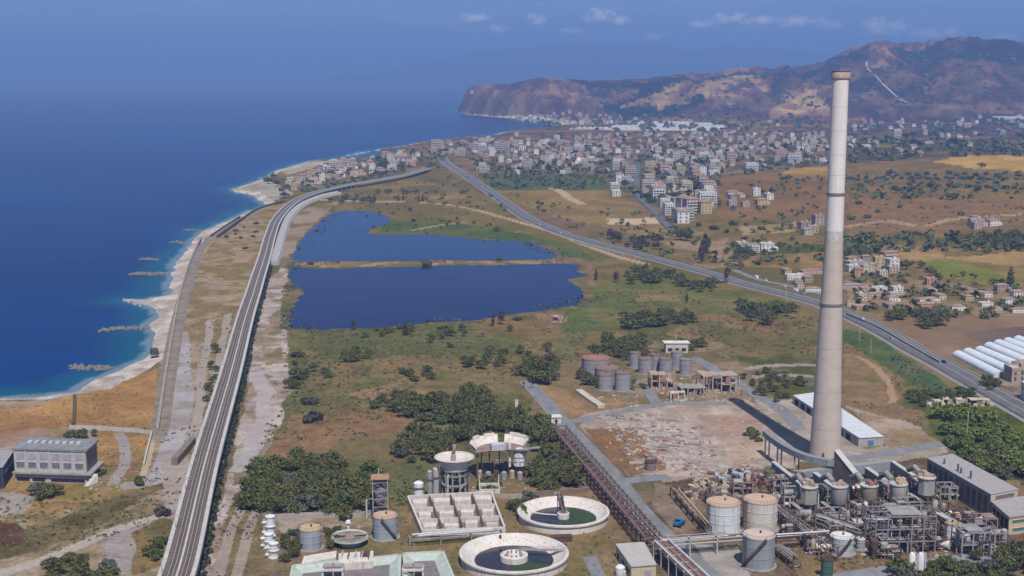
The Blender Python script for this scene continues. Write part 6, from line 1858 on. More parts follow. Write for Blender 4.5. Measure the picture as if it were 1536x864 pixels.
# ================================================================== vegetation
def leaf_mat(name, c1, c2, c3):
    m = bpy.data.materials.new(name); m.use_nodes = True
    t = m.node_tree; b = t.nodes['Principled BSDF']; b.inputs['Roughness'].default_value = .8; b.inputs['Specular IOR Level'].default_value = .12
    g = nn(t, 'ShaderNodeNewGeometry'); n = nn(t, 'ShaderNodeTexNoise'); n.inputs['Scale'].default_value = .55; n.inputs['Detail'].default_value = 4
    t.links.new(g.outputs['Position'], n.inputs['Vector'])
    r = nn(t, 'ShaderNodeMapRange'); r.inputs[1].default_value = .35; r.inputs[2].default_value = .65; t.links.new(n.outputs[0], r.inputs[0])
    mx = nn(t, 'ShaderNodeMix', data_type='RGBA'); mx.inputs[6].default_value = (*c1, 1); mx.inputs[7].default_value = (*c2, 1); t.links.new(r.outputs[0], mx.inputs[0])
    oi = nn(t, 'ShaderNodeObjectInfo'); m2 = nn(t, 'ShaderNodeMix', data_type='RGBA'); m2.inputs[7].default_value = (*c3, 1)
    sm_ = nn(t, 'ShaderNodeMath', operation='MULTIPLY'); sm_.inputs[1].default_value = .6; t.links.new(oi.outputs['Random'], sm_.inputs[0])
    t.links.new(sm_.outputs[0], m2.inputs[0]); t.links.new(mx.outputs[2], m2.inputs[6]); t.links.new(m2.outputs[2], b.inputs['Base Color'])
    return m


L_DARK = leaf_mat('leaf_dark', (.074, .079, .024), (.122, .125, .036), (.100, .092, .036))
L_MID = leaf_mat('leaf_mid', (.078, .098, .030), (.112, .130, .038), (.095, .098, .038))
L_BRIGHT = leaf_mat('leaf_bright', (.115, .155, .032), (.165, .205, .042), (.10, .12, .036))
L_DRY = leaf_mat('leaf_brownish', (.075, .066, .050), (.098, .080, .058), (.060, .056, .045))
L_GREY = leaf_mat('leaf_greyish', (.085, .10, .070), (.11, .115, .08), (.09, .09, .07))
M_BARK = mat('bark', (.085, .065, .05), .95, .3, 1.5)


def leaves(n, lobes, size, seed, squash=1.0):
    """leaf clumps spread through the volume of several lobes"""
    rr_ = np.random.RandomState(seed); vs = []; fs = []
    vol = np.array([r ** 2 for *_, r in lobes]); pick = rr_.choice(len(lobes), n, p=vol / vol.sum())
    for i in range(n):
        x, y, z, r = lobes[pick[i]]
        d = rr_.normal(size=3); d /= np.linalg.norm(d)
        if d[2] < -.35:
            d[2] *= -.6
        q = r * (rr_.uniform(.35, 1.0) ** .45) * (1 + rr_.normal() * .07)
        p = np.array((x + d[0] * q, y + d[1] * q, max(.15, z + d[2] * q * squash)))
        nr = d + rr_.normal(size=3) * .75; nr /= np.linalg.norm(nr)
        a = np.cross(nr, (0, 0, 1.0)) if abs(nr[2]) < .9 else np.cross(nr, (1.0, 0, 0)); a /= np.linalg.norm(a); b = np.cross(nr, a)
        th = rr_.uniform(0, 6.28); a, b = a * math.cos(th) + b * math.sin(th), b * math.cos(th) - a * math.sin(th)
        s = size * rr_.uniform(.55, 1.35); o = len(vs)
        vs += [p - a * s, p - b * s * .55, p + a * s, p + b * s * .6]; fs.append((o, o + 1, o + 2, o + 3))
    return [tuple(v) for v in vs], fs


def crown_mesh(name, kind_, seed, n, size, m):
    rr_ = random.Random(seed); lobes = []
    if kind_ == 'round':
        lobes = [(0, 0, 3.0, 2.6)] + [(2.6 * math.cos(a), 2.6 * math.sin(a), rr_.uniform(2.2, 4.0), rr_.uniform(1.4, 2.3)) for a in [rr_.uniform(0, 6.28) for _ in range(6)]] + [(rr_.uniform(-1, 1), rr_.uniform(-1, 1), 4.6, 1.6)]
    elif kind_ == 'bush':
        lobes = [(0, 0, 1.1, 1.6)] + [(1.7 * math.cos(a), 1.7 * math.sin(a), rr_.uniform(.7, 1.4), rr_.uniform(.8, 1.4)) for a in [rr_.uniform(0, 6.28) for _ in range(5)]]
    elif kind_ == 'tall':
        lobes = [(rr_.uniform(-.8, .8), rr_.uniform(-.8, .8), z, rr_.uniform(1.3, 2.4)) for z in (3, 4.5, 6, 7.5, 9, 10.2)]
    elif kind_ == 'cone':
        lobes = [(0, 0, z, r) for z, r in ((1.6, 1.3), (3, 1.5), (4.6, 1.35), (6.2, 1.1), (7.8, .8), (9.2, .5))]
    v, f = leaves(n, lobes, size, seed)
    me = bpy.data.meshes.new(name); me.from_pydata(v, [], f); me.materials.append(m); me.update()
    return me


def tree_proto(name, kind_, seed, n, size, m, trunk):
    r = bpy.data.objects.new(name, None); COL.objects.link(r)
    me = crown_mesh('crown', kind_, seed, n, size, m)
    c = bpy.data.objects.new('crown', me); COL.objects.link(c); c.parent = r
    h = {'round': 4.2, 'bush': 1.6, 'tall': 9.5, 'cone': 8}[kind_]; rr_ = random.Random(seed)
    t_ = MB(); w_ = trunk
    t_.lathe((0, 0, 0), [(w_ * 1.3, -.4), (w_, .8), (w_ * .7, h * .6), (w_ * .25, h)], 7)
    for k in range(5):
        a = rr_.uniform(0, 6.28); z = h * rr_.uniform(.3, .6); L = rr_.uniform(1.2, 2.4) * (.6 if kind_ in ('bush', 'cone') else 1)
        t_.tube([(0, 0, z), (L * .5 * math.cos(a), L * .5 * math.sin(a), z + L * .35), (L * math.cos(a), L * math.sin(a), z + L * .9)], w_ * .35, 5)
    t_.obj('trunk', M_BARK, r)
    r.location = (0, 0, -900)
    return r


PROTO = {}


def proto(name, kind_, leaf, var, n, size, trunk):
    k = (name, kind_, leaf.name, var)
    if k not in PROTO:
        PROTO[k] = [tree_proto(name, kind_, (len(kind_) * 3 + len(leaf.name)) % 7 + var * 13 + 3, n, size, leaf, trunk), False]
    return PROTO[k]


def plant(name, kind_, leaf, p, sc, label, cat, group, rz=None, n=420, size=.62, trunk=.28, nvar=4):
    e = proto(name, kind_, leaf, rnd.randrange(nvar), n, size, trunk)
    rz = rnd.uniform(0, 6.28) if rz is None else rz
    s = (sc * rnd.uniform(.75, 1.3), sc * rnd.uniform(.75, 1.3), sc * rnd.uniform(.75, 1.15))
    if not e[1]:
        o = e[0]; e[1] = True; o.location = p; o.rotation_euler = (0, 0, rz); o.scale = s
        tag(o, label, cat, group)
    else:
        o = copy_thing(e[0], p, rz, s, label, group); o['category'] = cat
    return o


def in_px(poly, n, mind, seed):
    """n scattered points inside a photo outline, at least mind metres apart"""
    rr_ = random.Random(seed); out = []; us = [p[0] for p in poly]; vs = [p[1] for p in poly]
    for _ in range(n * 60):
        u, v = rr_.uniform(min(us), max(us)), rr_.uniform(min(vs), max(vs))
        ins = False
        for (x0, y0), (x1, y1) in zip(poly, poly[1:] + poly[:1]):
            if (y0 > v) != (y1 > v) and u < (x1 - x0) * (v - y0) / (y1 - y0) + x0:
                ins = not ins
        if not ins:
            continue
        p = W(u, v)
        if all((p.x - q.x) ** 2 + (p.y - q.y) ** 2 > mind * mind for q in out):
            out.append(p)
            if len(out) >= n:
                break
    return out


# thickets: outline, count, spacing, name, shape, leaf, scale, label, group
THICK = [
    ([(366, 712), (440, 694), (500, 694), (524, 724), (545, 712), (572, 700), (572, 745), (545, 778), (480, 776), (372, 768)], 70, 3.6, 'thicket_tree', 'round', L_DARK, 1.0, 'dark evergreen tree in the big thicket behind the left tanks', 'trees of the left thicket'),
    ([(558, 606), (600, 598), (640, 602), (700, 592), (738, 600), (732, 636), (690, 646), (640, 638), (600, 622), (562, 614)], 48, 4.0, 'thicket_tree', 'round', L_DARK, 1.0, 'dark evergreen tree in the long thicket amid the wetland', 'trees of the middle thicket'),
    ([(588, 682), (620, 652), (690, 660), (700, 642), (780, 622), (828, 648), (815, 664), (740, 646), (704, 664), (660, 690), (600, 702)], 48, 3.8, 'thicket_tree', 'round', L_DARK, 1.0, 'dark evergreen tree in the thicket behind the white bowls', 'trees of the thicket behind the bowls'),
    ([(806, 668), (832, 650), (862, 690), (886, 730), (884, 742), (802, 738), (800, 704)], 34, 3.8, 'thicket_tree', 'round', L_DARK, 1.0, 'dark evergreen tree between the white bowls and the pipe rack', 'trees beside the pipe rack'),
    ([(778, 556), (838, 546), (850, 578), (792, 580)], 15, 4.5, 'thicket_tree', 'round', L_DARK, 1.1, 'dark tree left of the red roofed tanks', 'trees left of the red roofed tanks'),
    ([(878, 516), (960, 510), (968, 536), (945, 545), (925, 536), (882, 534)], 24, 4.5, 'leafy_tree', 'round', L_DARK, 1.15, 'dark tree in the clump behind the red roofed tanks', 'trees behind the red roofed tanks'),
    ([(930, 480), (1048, 470), (1052, 486), (990, 496), (932, 494)], 24, 5, 'leafy_tree', 'round', L_DARK, 1.15, 'dark tree in the long clump north of the pale hut', 'trees north of the pale hut'),
    ([(1000, 520), (1060, 512), (1064, 526), (1036, 528)], 8, 5, 'leafy_tree', 'round', L_DARK, .9, 'dark tree beside the pale hut', 'trees beside the pale hut'),
    ([(1112, 466), (1188, 458), (1194, 480), (1132, 490)], 20, 5, 'leafy_tree', 'round', L_DARK, 1.15, 'dark tree in the clump left of the chimney', 'trees left of the chimney'),
    ([(938, 404), (1008, 416), (1008, 428), (942, 426)], 16, 6, 'leafy_tree', 'round', L_DARK, 1.2, 'dark tree in the row east of the lake', 'trees east of the lake'),
    ([(1014, 424), (1080, 426), (1082, 440), (1020, 436)], 10, 6, 'leafy_tree', 'round', L_DARK, 1.1, 'dark tree below the highway opposite the lone tall tree', 'trees below the highway'),
    ([(1396, 624), (1470, 622), (1500, 640), (1536, 660), (1536, 722), (1484, 712), (1440, 688)], 44, 4.6, 'garden_tree', 'round', L_BRIGHT, 1.0, 'bright green tree beyond the powerhouse', 'bright trees beyond the powerhouse'),
    ([(1450, 664), (1536, 690), (1550, 735), (1500, 716), (1456, 692)], 18, 5.0, 'garden_tree', 'round', L_DARK, 1.15, 'dark tree crowding the back of the powerhouse', 'dark trees behind the powerhouse'),
    ([(1344, 862), (1420, 850), (1470, 838), (1540, 830), (1560, 885), (1350, 892)], 30, 3.6, 'garden_tree', 'round', L_DARK, .85, 'dark tree at the bottom right corner', 'trees at the bottom right corner'),
    ([(66, 858), (110, 832), (160, 842), (168, 884), (60, 890)], 16, 3.6, 'garden_tree', 'round', L_DARK, .8, 'dark tree at the bottom left corner', 'trees at the bottom left corner'),
    ([(1262, 640), (1262, 660), (1266, 660)], 0, 4, 'garden_tree', 'round', L_DARK, .8, 'none', 'none'),
    ([(422, 566), (432, 590), (452, 590), (460, 574), (500, 566), (490, 556), (445, 558)], 10, 4.2, 'bush', 'round', L_DARK, .85, 'dark round bush at the edge of the gravel bed', 'bushes at the gravel bed'),
    ([(512, 532), (556, 526), (560, 538), (516, 546)], 8, 4.2, 'bush', 'round', L_DARK, .8, 'dark bush in the lone wetland clump', 'bushes of the lone wetland clump'),
    ([(545, 494), (620, 492), (616, 506), (548, 506)], 9, 4.5, 'bush', 'round', L_DARK, .75, 'dark bush on the south lake shore, left clump', 'bushes on the south lake shore'),
    ([(632, 500), (698, 490), (700, 504), (650, 516), (634, 512)], 9, 4.5, 'bush', 'round', L_MID, .75, 'green bush on the south lake shore, right clump', 'bushes on the south lake shore'),
    ([(690, 536), (766, 524), (770, 548), (700, 556)], 12, 4.5, 'bush', 'round', L_DARK, .85, 'dark bush in the clump left of the round green field', 'bushes mid wetland'),
    ([(600, 560), (652, 554), (655, 570), (610, 574)], 7, 4.5, 'bush', 'round', L_DARK, .7, 'dark bush in the centre of the wetland', 'bushes mid wetland'),
    ([(776, 528), (826, 516), (836, 540), (790, 552)], 9, 4.5, 'bush', 'round', L_DARK, .8, 'dark bush above the factory road end', 'bushes above the factory road'),
    ([(317, 520), (329, 520), (319, 606), (309, 606)], 13, 3.4, 'bush', 'round', L_DARK, .6, 'dark bush in the hedge left of the viaduct', 'hedge bushes left of the viaduct'),
    ([(46, 738), (84, 736), (86, 746), (52, 750)], 8, 3.0, 'bush', 'round', L_DARK, .85, 'dark bush in front of the grey hall', 'bushes before the grey hall'),
    ([(98, 655), (142, 654), (142, 658), (100, 659)], 5, 3.5, 'bush', 'round', L_DARK, .7, 'dark bush behind the grey hall', 'bushes behind the grey hall'),
    ([(766, 762), (800, 752), (806, 768), (774, 776)], 7, 2.6, 'bush', 'round', L_DARK, .62, 'dark bush beside the rim of the green clarifier', 'bushes beside the green clarifier'),
    ([(424, 806), (448, 800), (452, 840), (426, 844)], 9, 2.6, 'bush', 'round', L_DARK, .62, 'dark bush left of the tan roofed tank', 'bushes left of the tan roofed tank'),
    ([(488, 798), (506, 790), (508, 822), (490, 826)], 6, 2.6, 'bush', 'round', L_DARK, .55, 'dark bush right of the tan roofed tank', 'bushes right of the tan roofed tank'),
    ([(718, 724), (744, 722), (746, 738), (722, 740)], 5, 2.4, 'bush', 'bush', L_MID, 1.1, 'green bush filling the white square basin', 'bushes in the square basin'),
    ([(866, 556), (886, 560), (890, 580), (868, 578)], 7, 3.4, 'bush', 'round', L_DARK, .75, 'dark bush hiding the foot of the brick red tank', 'bushes at the red roofed tanks'),
    ([(944, 572), (972, 578), (966, 590), (946, 586)], 5, 3.4, 'bush', 'round', L_MID, .5, 'green bush before the rear row of grey tanks', 'bushes at the red roofed tanks'),
    ([(360, 740), (392, 732), (396, 752), (364, 766)], 6, 3.6, 'bush', 'round', L_DARK, .85, 'dark round bush at the left tip of the big thicket', 'bushes at the left thicket tip'),
    ([(222, 836), (244, 812), (246, 826), (230, 846)], 6, 2.8, 'bush', 'round', L_DARK, .55, 'dark bush on the slope left of the viaduct', 'bushes left of the viaduct'),
    ([(1128, 590), (1160, 586), (1190, 600), (1150, 606)], 7, 4, 'bush', 'round', L_DARK, .55, 'dark bush by the diagonal road', 'bushes by the diagonal road'),
    ([(1100, 560), (1190, 560), (1216, 580), (1140, 588)], 24, 4, 'bush', 'round', L_DARK, .55, 'dark bush between the old walls left of the chimney', 'bushes among the old walls'),
    ([(1110, 640), (1136, 646), (1140, 662), (1118, 660)], 6, 3.0, 'bush', 'bush', L_DARK, .9, 'small dark bush in the shadow of the chimney', 'bushes in the chimney shadow'),
    ([(1326, 790), (1340, 788), (1342, 826), (1326, 826)], 4, 2.4, 'bush', 'bush', L_MID, 1.0, 'green bush left of the tall steel frame', 'bushes by the steel frame'),
    ([(1360, 592), (1460, 588), (1470, 598), (1372, 612)], 18, 4.6, 'bush', 'round', L_MID, .7, 'green bush along the lower highway verge', 'bushes on the highway verge'),
    ([(1420, 660), (1446, 664), (1440, 676), (1420, 672)], 4, 3, 'bush', 'bush', L_MID, 1.2, 'green bush at the back corner of the powerhouse', 'bushes by the powerhouse'),
    ([(330, 350), (385, 330), (392, 345), (360, 390), (345, 380)], 9, 6, 'bush', 'bush', L_MID, 1.1, 'small green bush between the sea wall and viaduct', 'bushes by the old coast track'),
    ([(912, 356), (1000, 362), (990, 378), (920, 372)], 12, 8, 'leafy_tree', 'round', L_DRY, 1.3, 'purplish brown tree on the inland side of the highway', 'brownish trees by the highway'),
    ([(1016, 352), (1046, 352), (1044, 362), (1020, 362)], 5, 5, 'leafy_tree', 'round', L_DARK, 1.5, 'dark tree below the white house with red roof', 'dark trees below the town'),
    ([(1044, 372), (1074, 368), (1076, 394), (1050, 396)], 8, 7, 'leafy_tree', 'tall', L_DRY, 1.1, 'tall brownish tree beside the side road', 'tall trees by the side road'),
    ([(1080, 372), (1140, 378), (1160, 392), (1100, 392)], 14, 7, 'leafy_tree', 'round', L_DARK, 1.0, 'dark tree around the white villas by the highway', 'trees around the villas'),
    ([(1332, 472), (1352, 468), (1354, 482), (1336, 484)], 5, 5, 'leafy_tree', 'round', L_DARK, 1.2, 'dark tree in the left clump beyond the highway', 'trees beyond the highway'),
    ([(1364, 478), (1392, 472), (1414, 488), (1410, 498), (1380, 492)], 10, 5, 'leafy_tree', 'round', L_DARK, 1.2, 'dark tree in the right clump beyond the highway', 'trees beyond the highway'),
    ([(1450, 360), (1500, 352), (1536, 356), (1540, 374), (1470, 372)], 18, 9, 'leafy_tree', 'round', L_DARK, 1.5, 'dark tree in the grove at the right edge', 'trees at the right edge'),
    ([(1476, 576), (1494, 574), (1500, 586), (1484, 586)], 5, 4, 'leafy_tree', 'round', L_DARK, .8, 'dark tree beside the ends of the polytunnels', 'trees by the polytunnels'),
    ([(1510, 560), (1540, 556), (1545, 575), (1516, 572)], 6, 5, 'leafy_tree', 'round', L_DARK, .9, 'dark tree right of the polytunnel ends', 'trees by the polytunnels'),
    ([(1262, 378), (1320, 376), (1340, 388), (1270, 388)], 14, 9, 'leafy_tree', 'round', L_MID, 1.2, 'green tree in the row behind the roadside houses', 'trees behind the roadside houses'),
]
for poly, n, gap, name, kd, leaf, sc, lab, grp in THICK:
    for p in in_px(poly, n, gap, len(lab) + n):
        cat = 'bush' if name == 'bush' else 'tree'
        lf = leaf if leaf is not L_DARK or rnd.random() < .74 else (L_MID if rnd.random() < .75 else L_GREY)
        plant(name, kd, lf, p, sc * rnd.uniform(.7, 1.3), lab.replace('dark evergreen', 'mid green').replace('dark', 'lighter green') if lf is not leaf else lab, cat, grp)
# lone trees
for u, v, kd, leaf, sc, lab in ((740, 489, 'tall', L_DRY, .75, 'tall purplish tree standing on the south lake shore'), (752, 487, 'tall', L_DRY, .85, 'taller leafy purplish tree right on the south lake shore'), (765, 497, 'round', L_MID, .8, 'bright green round tree beside the purplish shore trees'),
                                (608, 503, 'tall', L_DRY, .8, 'bare brownish tree rising above the shore bushes'), (530, 496, 'tall', L_DRY, .6, 'thin bare tree at the left of the south shore'), (640, 488, 'tall', L_DRY, .45, 'faint bare sapling on the shore, right of the bushes'),
                                (894, 420, 'cone', L_DRY, .9, 'dark upright tree at the pink lake corner'), (924, 424, 'tall', L_DRY, .9, 'broad dark purplish tree east of the lake'), (1090, 424, 'tall', L_DRY, 1.1, 'lone tall tree standing right against the highway'),
                                (1030, 452, 'cone', L_DARK, .8, 'dark small upright tree in the pale meadow'), (746, 347, 'round', L_MID, 1.2, 'lone round tree north of the far basin'), (638, 398, 'bush', L_DARK, 1.8, 'dark bush in the middle of the causeway'),
                                (748, 391, 'bush', L_DARK, 1.2, 'small dark bush right along the causeway'), (466, 397, 'bush', L_DRY, 1.3, 'brown bush at the left end of the causeway'), (676, 521, 'round', L_DARK, .65, 'small lone dark bush in the green wetland'),
                                (448, 535, 'bush', L_DRY, 1.5, 'purplish dry bush near the southwest lake corner'), (462, 605, 'bush', L_DRY, 1.8, 'dry purplish bush left in the brown meadow'), (470, 632, 'bush', L_DRY, 2.0, 'second dry purplish bush lower in the brown meadow'),
                                (441, 548, 'round', L_DARK, .5, 'small dark bush above the gravel bed bushes'), (776, 480, 'bush', L_DRY, 1.2, 'small dry bush beside the pink ruin'), (1515, 430, 'cone', L_DARK, 1.6, 'dark cypress standing by the right edge houses'),
                                (208, 727, 'bush', L_DARK, 1.3, 'dark bush at the junction of the left tracks'), (243, 772, 'bush', L_DRY, 1.2, 'brown bush at the end of the pale track'), (150, 712, 'bush', L_BRIGHT, 1.0, 'yellow green bush at the right corner of the grey hall')):
    plant({'tall': 'tall_tree', 'cone': 'upright_tree'}.get(kd, 'bush'), kd, leaf, W(u, v), sc, lab, 'bush' if kd == 'bush' or leaf in (L_MID,) else 'tree', 'lone trees and bushes', n=300 if kd == 'tall' else 420)
# rows of cypress and round trees north of the lake and in the far fields
FAR = [([(545, 268), (556, 266), (568, 264), (580, 262), (592, 260), (604, 258), (530, 272), (516, 276), (500, 281), (640, 256), (648, 252), (654, 249), (660, 253), (646, 248)], 'round', L_DARK, 1.35, 'dark pine along the railway by the seaside village'),
       ([(u, 303 - (u - 500) * .01) for u in (560, 597, 628, 606, 634)], 'cone', L_DARK, 1.25, 'dark cypress by the dirt road north of the lake'),
       ([(u, 291) for u in (566, 582, 604, 612, 622, 640, 652, 690, 700)], 'round', L_DARK, 1.3, 'dark tree in the row before the north fields'),
       ([(512, 306), (520, 300), (530, 304), (536, 298), (545, 305), (552, 300), (558, 306), (498, 304)], 'round', L_DARK, 1.3, 'dark tree at the north tip of the lake'),
       ([(758, 268), (766, 267), (774, 268), (783, 266), (744, 266), (790, 268)], 'cone', L_DARK, 1.3, 'dark tree along the back of the green orchard'),
       ([(1195, 274), (1184, 270), (1204, 272), (1176, 272)], 'round', L_DARK, 1.4, 'dark tree on the brown slope left of the chimney'),
       ([(1290, 282), (1304, 276), (1342, 290), (1368, 288), (1380, 292), (1430, 300), (1400, 280), (1500, 270), (1474, 252), (1336, 264)], 'round', L_DARK, 1.6, 'dark tree on the slope right of the chimney'),
       ([(1276, 330), (1300, 326), (1318, 318), (1352, 312), (1290, 306), (1440, 322)], 'bush', L_MID, 1.6, 'small bush dotted on the brown slope at right'),
       ([(1380, 402), (1392, 408), (1400, 414), (1360, 404), (1408, 420)], 'round', L_DARK, 1.2, 'dark tree along the bright green field'),
       ([(400, 272), (410, 268), (404, 276), (416, 280), (424, 290), (432, 284), (426, 296), (440, 278)], 'round', L_DARK, 1.7, 'dark tree at the seaward tip of the village'),
       ([(1262 + 13 * k, 268 + (k % 3)) for k in range(21)], 'bush', L_MID, 1.9, 'round orchard tree in the upper field row'),
       ([(1330 + 15 * k, 262 + (k % 2) * 2) for k in range(14)], 'bush', L_DARK, 1.9, 'round orchard tree in the top field row'),
       ([(1380 + 14 * k, 280 + k * .4) for k in range(12)], 'bush', L_DARK, 1.7, 'round orchard tree in the lower field row'),
       ([(1100 + 12 * k, 372 + (k % 3) * 3) for k in range(12)], 'round', L_MID, .9, 'green tree in the grove left of the chimney'),
       ([(1010, 342), (1046, 340), (1072, 344), (1100, 338), (1140, 345), (1088, 350), (1120, 338)], 'bush', L_DARK, 1.7, 'small dark bush on the fields under the town')]
for pts, kd, leaf, sc, lab in FAR:
    for u, v in pts:
        plant('field_tree', kd, leaf, W(u + rnd.uniform(-2, 2), v + rnd.uniform(-.6, .6)), sc * rnd.uniform(.8, 1.2), lab, 'tree', lab.replace('dark tree', 'dark trees') if False else 'trees in the far fields', n=160, size=.95, nvar=2)

# far greenery that reads as one mass: gardens of the town, scrub on the plain and hills
gv = {0: ([], []), 1: ([], [])}
rq = np.random.RandomState(4)
def clump(p, r, k, n=9, h=1.0):
    vs, fs = gv[k]
    for i in range(n):
        d = rq.normal(size=3); d /= np.linalg.norm(d); d[2] = abs(d[2]); q = r * rq.uniform(.5, 1)
        c = np.array((p[0] + d[0] * q, p[1] + d[1] * q, p[2] + .3 * r + d[2] * q * h))
        nr = d + rq.normal(size=3) * .5; nr /= np.linalg.norm(nr); a = np.cross(nr, (0, 0, 1.)); a /= np.linalg.norm(a) + 1e-9; b = np.cross(nr, a); s = r * rq.uniform(.45, .8); o = len(vs)
        vs += [tuple(c - a * s), tuple(c - b * s * .7), tuple(c + a * s), tuple(c + b * s * .7)]; fs.append((o, o + 1, o + 2, o + 3))


def greens(poly, n, r0, r1, seed, kk=None):
    for p in in_px(poly, n, r0 * .8, seed):
        clump(p, rq.uniform(r0, r1), rq.randint(2) if kk is None else kk, 8)


greens([(690, 214), (860, 202), (1100, 198), (1240, 200), (1250, 246), (1140, 262), (1080, 264), (1060, 310), (980, 310), (900, 262), (720, 262)], 640, 4, 9, 1, 0)
greens([(430, 276), (520, 248), (640, 222), (760, 206), (740, 216), (640, 248), (500, 288), (450, 292)], 130, 4, 8, 2, 0)
greens([(780, 182), (960, 172), (1240, 178), (1240, 196), (900, 200), (800, 196)], 130, 8, 16, 3, 0)
greens([(1262, 190), (1536, 176), (1536, 234), (1400, 236), (1262, 246)], 260, 6, 13, 4, 0)
greens([(720, 265), (900, 262), (914, 281), (862, 285), (735, 283)], 160, 3, 5, 5, 1)
greens([(1262, 352), (1536, 354), (1536, 378), (1262, 380)], 130, 3, 6, 6)
greens([(1262, 405), (1536, 420), (1536, 476), (1420, 480), (1290, 468)], 130, 2, 4.5, 7)
greens([(1262, 262), (1536, 262), (1536, 300), (1262, 300)], 90, 3, 6, 8)
greens([(1060, 262), (1250, 262), (1250, 400), (1110, 400), (1090, 350)], 110, 2.5, 5, 9)
greens([(480, 290), (700, 262), (800, 330), (700, 345), (560, 345)], 90, 1.5, 4, 10)
greens([(740, 288), (1000, 320), (1100, 402), (960, 380), (800, 325)], 90, 1.5, 4, 11)
for poly_, n_ in (([(690, 168), (760, 130), (1000, 122), (1230, 100), (1240, 170), (900, 176)], 150), ([(1266, 160), (1300, 90), (1340, 76), (1536, 74), (1536, 168)], 170)):
    for p in in_px(poly_, n_, 14, n_ + int(poly_[0][0])):
        clump(p, rq.uniform(6, 15), 1, 7, .3)
for k, m in ((0, L_DARK), (1, L_MID)):
    me = bpy.data.meshes.new('distant_greenery'); me.from_pydata(gv[k][0], [], gv[k][1]); me.materials.append(m)
    o = bpy.data.objects.new('distant_greenery', me); COL.objects.link(o); kind(o, 'stuff')

# scrub along the foot of the viaduct, leaves darkened to carry its shade strip
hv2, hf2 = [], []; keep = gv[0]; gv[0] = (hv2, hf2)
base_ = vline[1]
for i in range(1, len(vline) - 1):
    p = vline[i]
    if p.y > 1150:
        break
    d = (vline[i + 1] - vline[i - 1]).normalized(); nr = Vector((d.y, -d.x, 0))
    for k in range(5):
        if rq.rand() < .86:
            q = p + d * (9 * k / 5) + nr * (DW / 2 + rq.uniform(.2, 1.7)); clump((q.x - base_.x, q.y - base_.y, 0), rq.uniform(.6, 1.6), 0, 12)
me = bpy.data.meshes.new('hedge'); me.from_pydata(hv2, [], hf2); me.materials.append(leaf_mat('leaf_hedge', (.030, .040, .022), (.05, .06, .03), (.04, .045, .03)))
o = bpy.data.objects.new('hedge', me); COL.objects.link(o); o.location = (base_.x, base_.y, 0); tag(o, 'dark scrubby hedge doubling as shade along the right foot of the railway viaduct', 'hedge')
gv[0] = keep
# low scrub and tufts on the wetland and the waste ground
def scrub(name, zones, m, seed):
    rr_ = np.random.RandomState(seed); vs = []; fs = []
    for poly, n, s0, s1 in zones:
        P = np.array(poly, float); got = 0
        for _ in range(n * 4):
            if got >= n:
                break
            u, v = rr_.uniform(P[:, 0].min(), P[:, 0].max()), rr_.uniform(P[:, 1].min(), P[:, 1].max())
            if not in_poly(np.array([u]), np.array([v]), [tuple(q) for q in P])[0]:
                continue
            x, y = flat(u, v, 0)
            if fbm(np.array([x / 40. + seed]), np.array([y / 40.]), 3)[0] < .47:
                continue
            z = H(x, y); s = rr_.uniform(s0, s1); got += 1
            for k in range(rr_.randint(3, 7)):
                d = rr_.normal(size=3); d[2] = abs(d[2]); d /= np.linalg.norm(d)
                c = np.array((x, y, z)) + d * s * .8 * (1, 1, .55); t1 = rr_.normal(size=3); a = np.cross(d, t1); a /= np.linalg.norm(a) + 1e-9; b = np.cross(d, a); o = len(vs); q = s * rr_.uniform(.35, .7)
                vs += [tuple(c - a * q), tuple(c - b * q * .7), tuple(c + a * q), tuple(c + b * q * .7)]; fs.append((o, o + 1, o + 2, o + 3))
    me = bpy.data.meshes.new(name); me.from_pydata(vs, [], fs); me.materials.append(m); o = bpy.data.objects.new(name, me); COL.objects.link(o); return kind(o, 'stuff')


WET = [(424, 500), (640, 490), (760, 476), (872, 462), (960, 410), (1090, 430), (1230, 480), (1230, 590), (1110, 545), (960, 505), (850, 548), (800, 575), (795, 640), (700, 700), (640, 760), (380, 770), (352, 760), (400, 640), (430, 590)]
scrub('scrub', [(WET, 2600, .6, 1.7), ([(560, 742), (900, 740), (990, 870), (560, 870)], 240, .4, 1.0), ([(1262, 500), (1400, 590), (1380, 640), (1262, 600)], 240, .5, 1.3), ([(0, 720), (260, 712), (240, 870), (0, 870)], 420, .5, 1.3)], L_MID, 1)
scrub('dry_scrub', [(WET, 1500, .5, 1.5), ([(272, 440), (300, 360), (420, 306), (388, 400), (322, 600), (225, 870), (160, 870), (250, 600)], 520, .4, 1.2), ([(330, 745), (440, 745), (400, 870), (318, 870)], 200, .4, 1.0), ([(1190, 810), (1500, 806), (1540, 830), (1200, 862)], 240, .4, .9), ([(900, 640), (1000, 690), (960, 715)], 80, .3, .8),
                    ([(0, 600), (230, 560), (240, 720), (0, 720)], 260, .4, .9), ([(1262, 296), (1536, 298), (1536, 350), (1262, 350)], 240, 1.2, 3)], L_DRY, 2)
scrub('reeds', [([(560, 346), (700, 338), (800, 354), (900, 390), (850, 386), (690, 356)], 420, 1.0, 2.2), ([(890, 405), (960, 400), (1090, 430), (900, 480), (850, 530), (860, 470)], 320, .8, 2.0), ([(428, 396), (452, 398), (444, 440), (436, 500), (420, 500)], 320, .7, 1.8), ([(430, 488), (600, 484), (760, 468), (872, 444), (880, 460), (760, 482), (600, 498), (432, 502)], 520, .7, 1.6), ([(436, 386), (500, 312), (560, 308), (600, 325), (560, 318), (510, 322), (446, 388)], 240, 1, 2.2), ([(436, 393), (640, 391), (850, 388), (850, 395), (640, 397), (436, 400)], 260, .6, 1.6), ([(1262, 494), (1330, 520), (1420, 580), (1400, 590), (1300, 525)], 200, .8, 1.8)], L_GREY, 3)
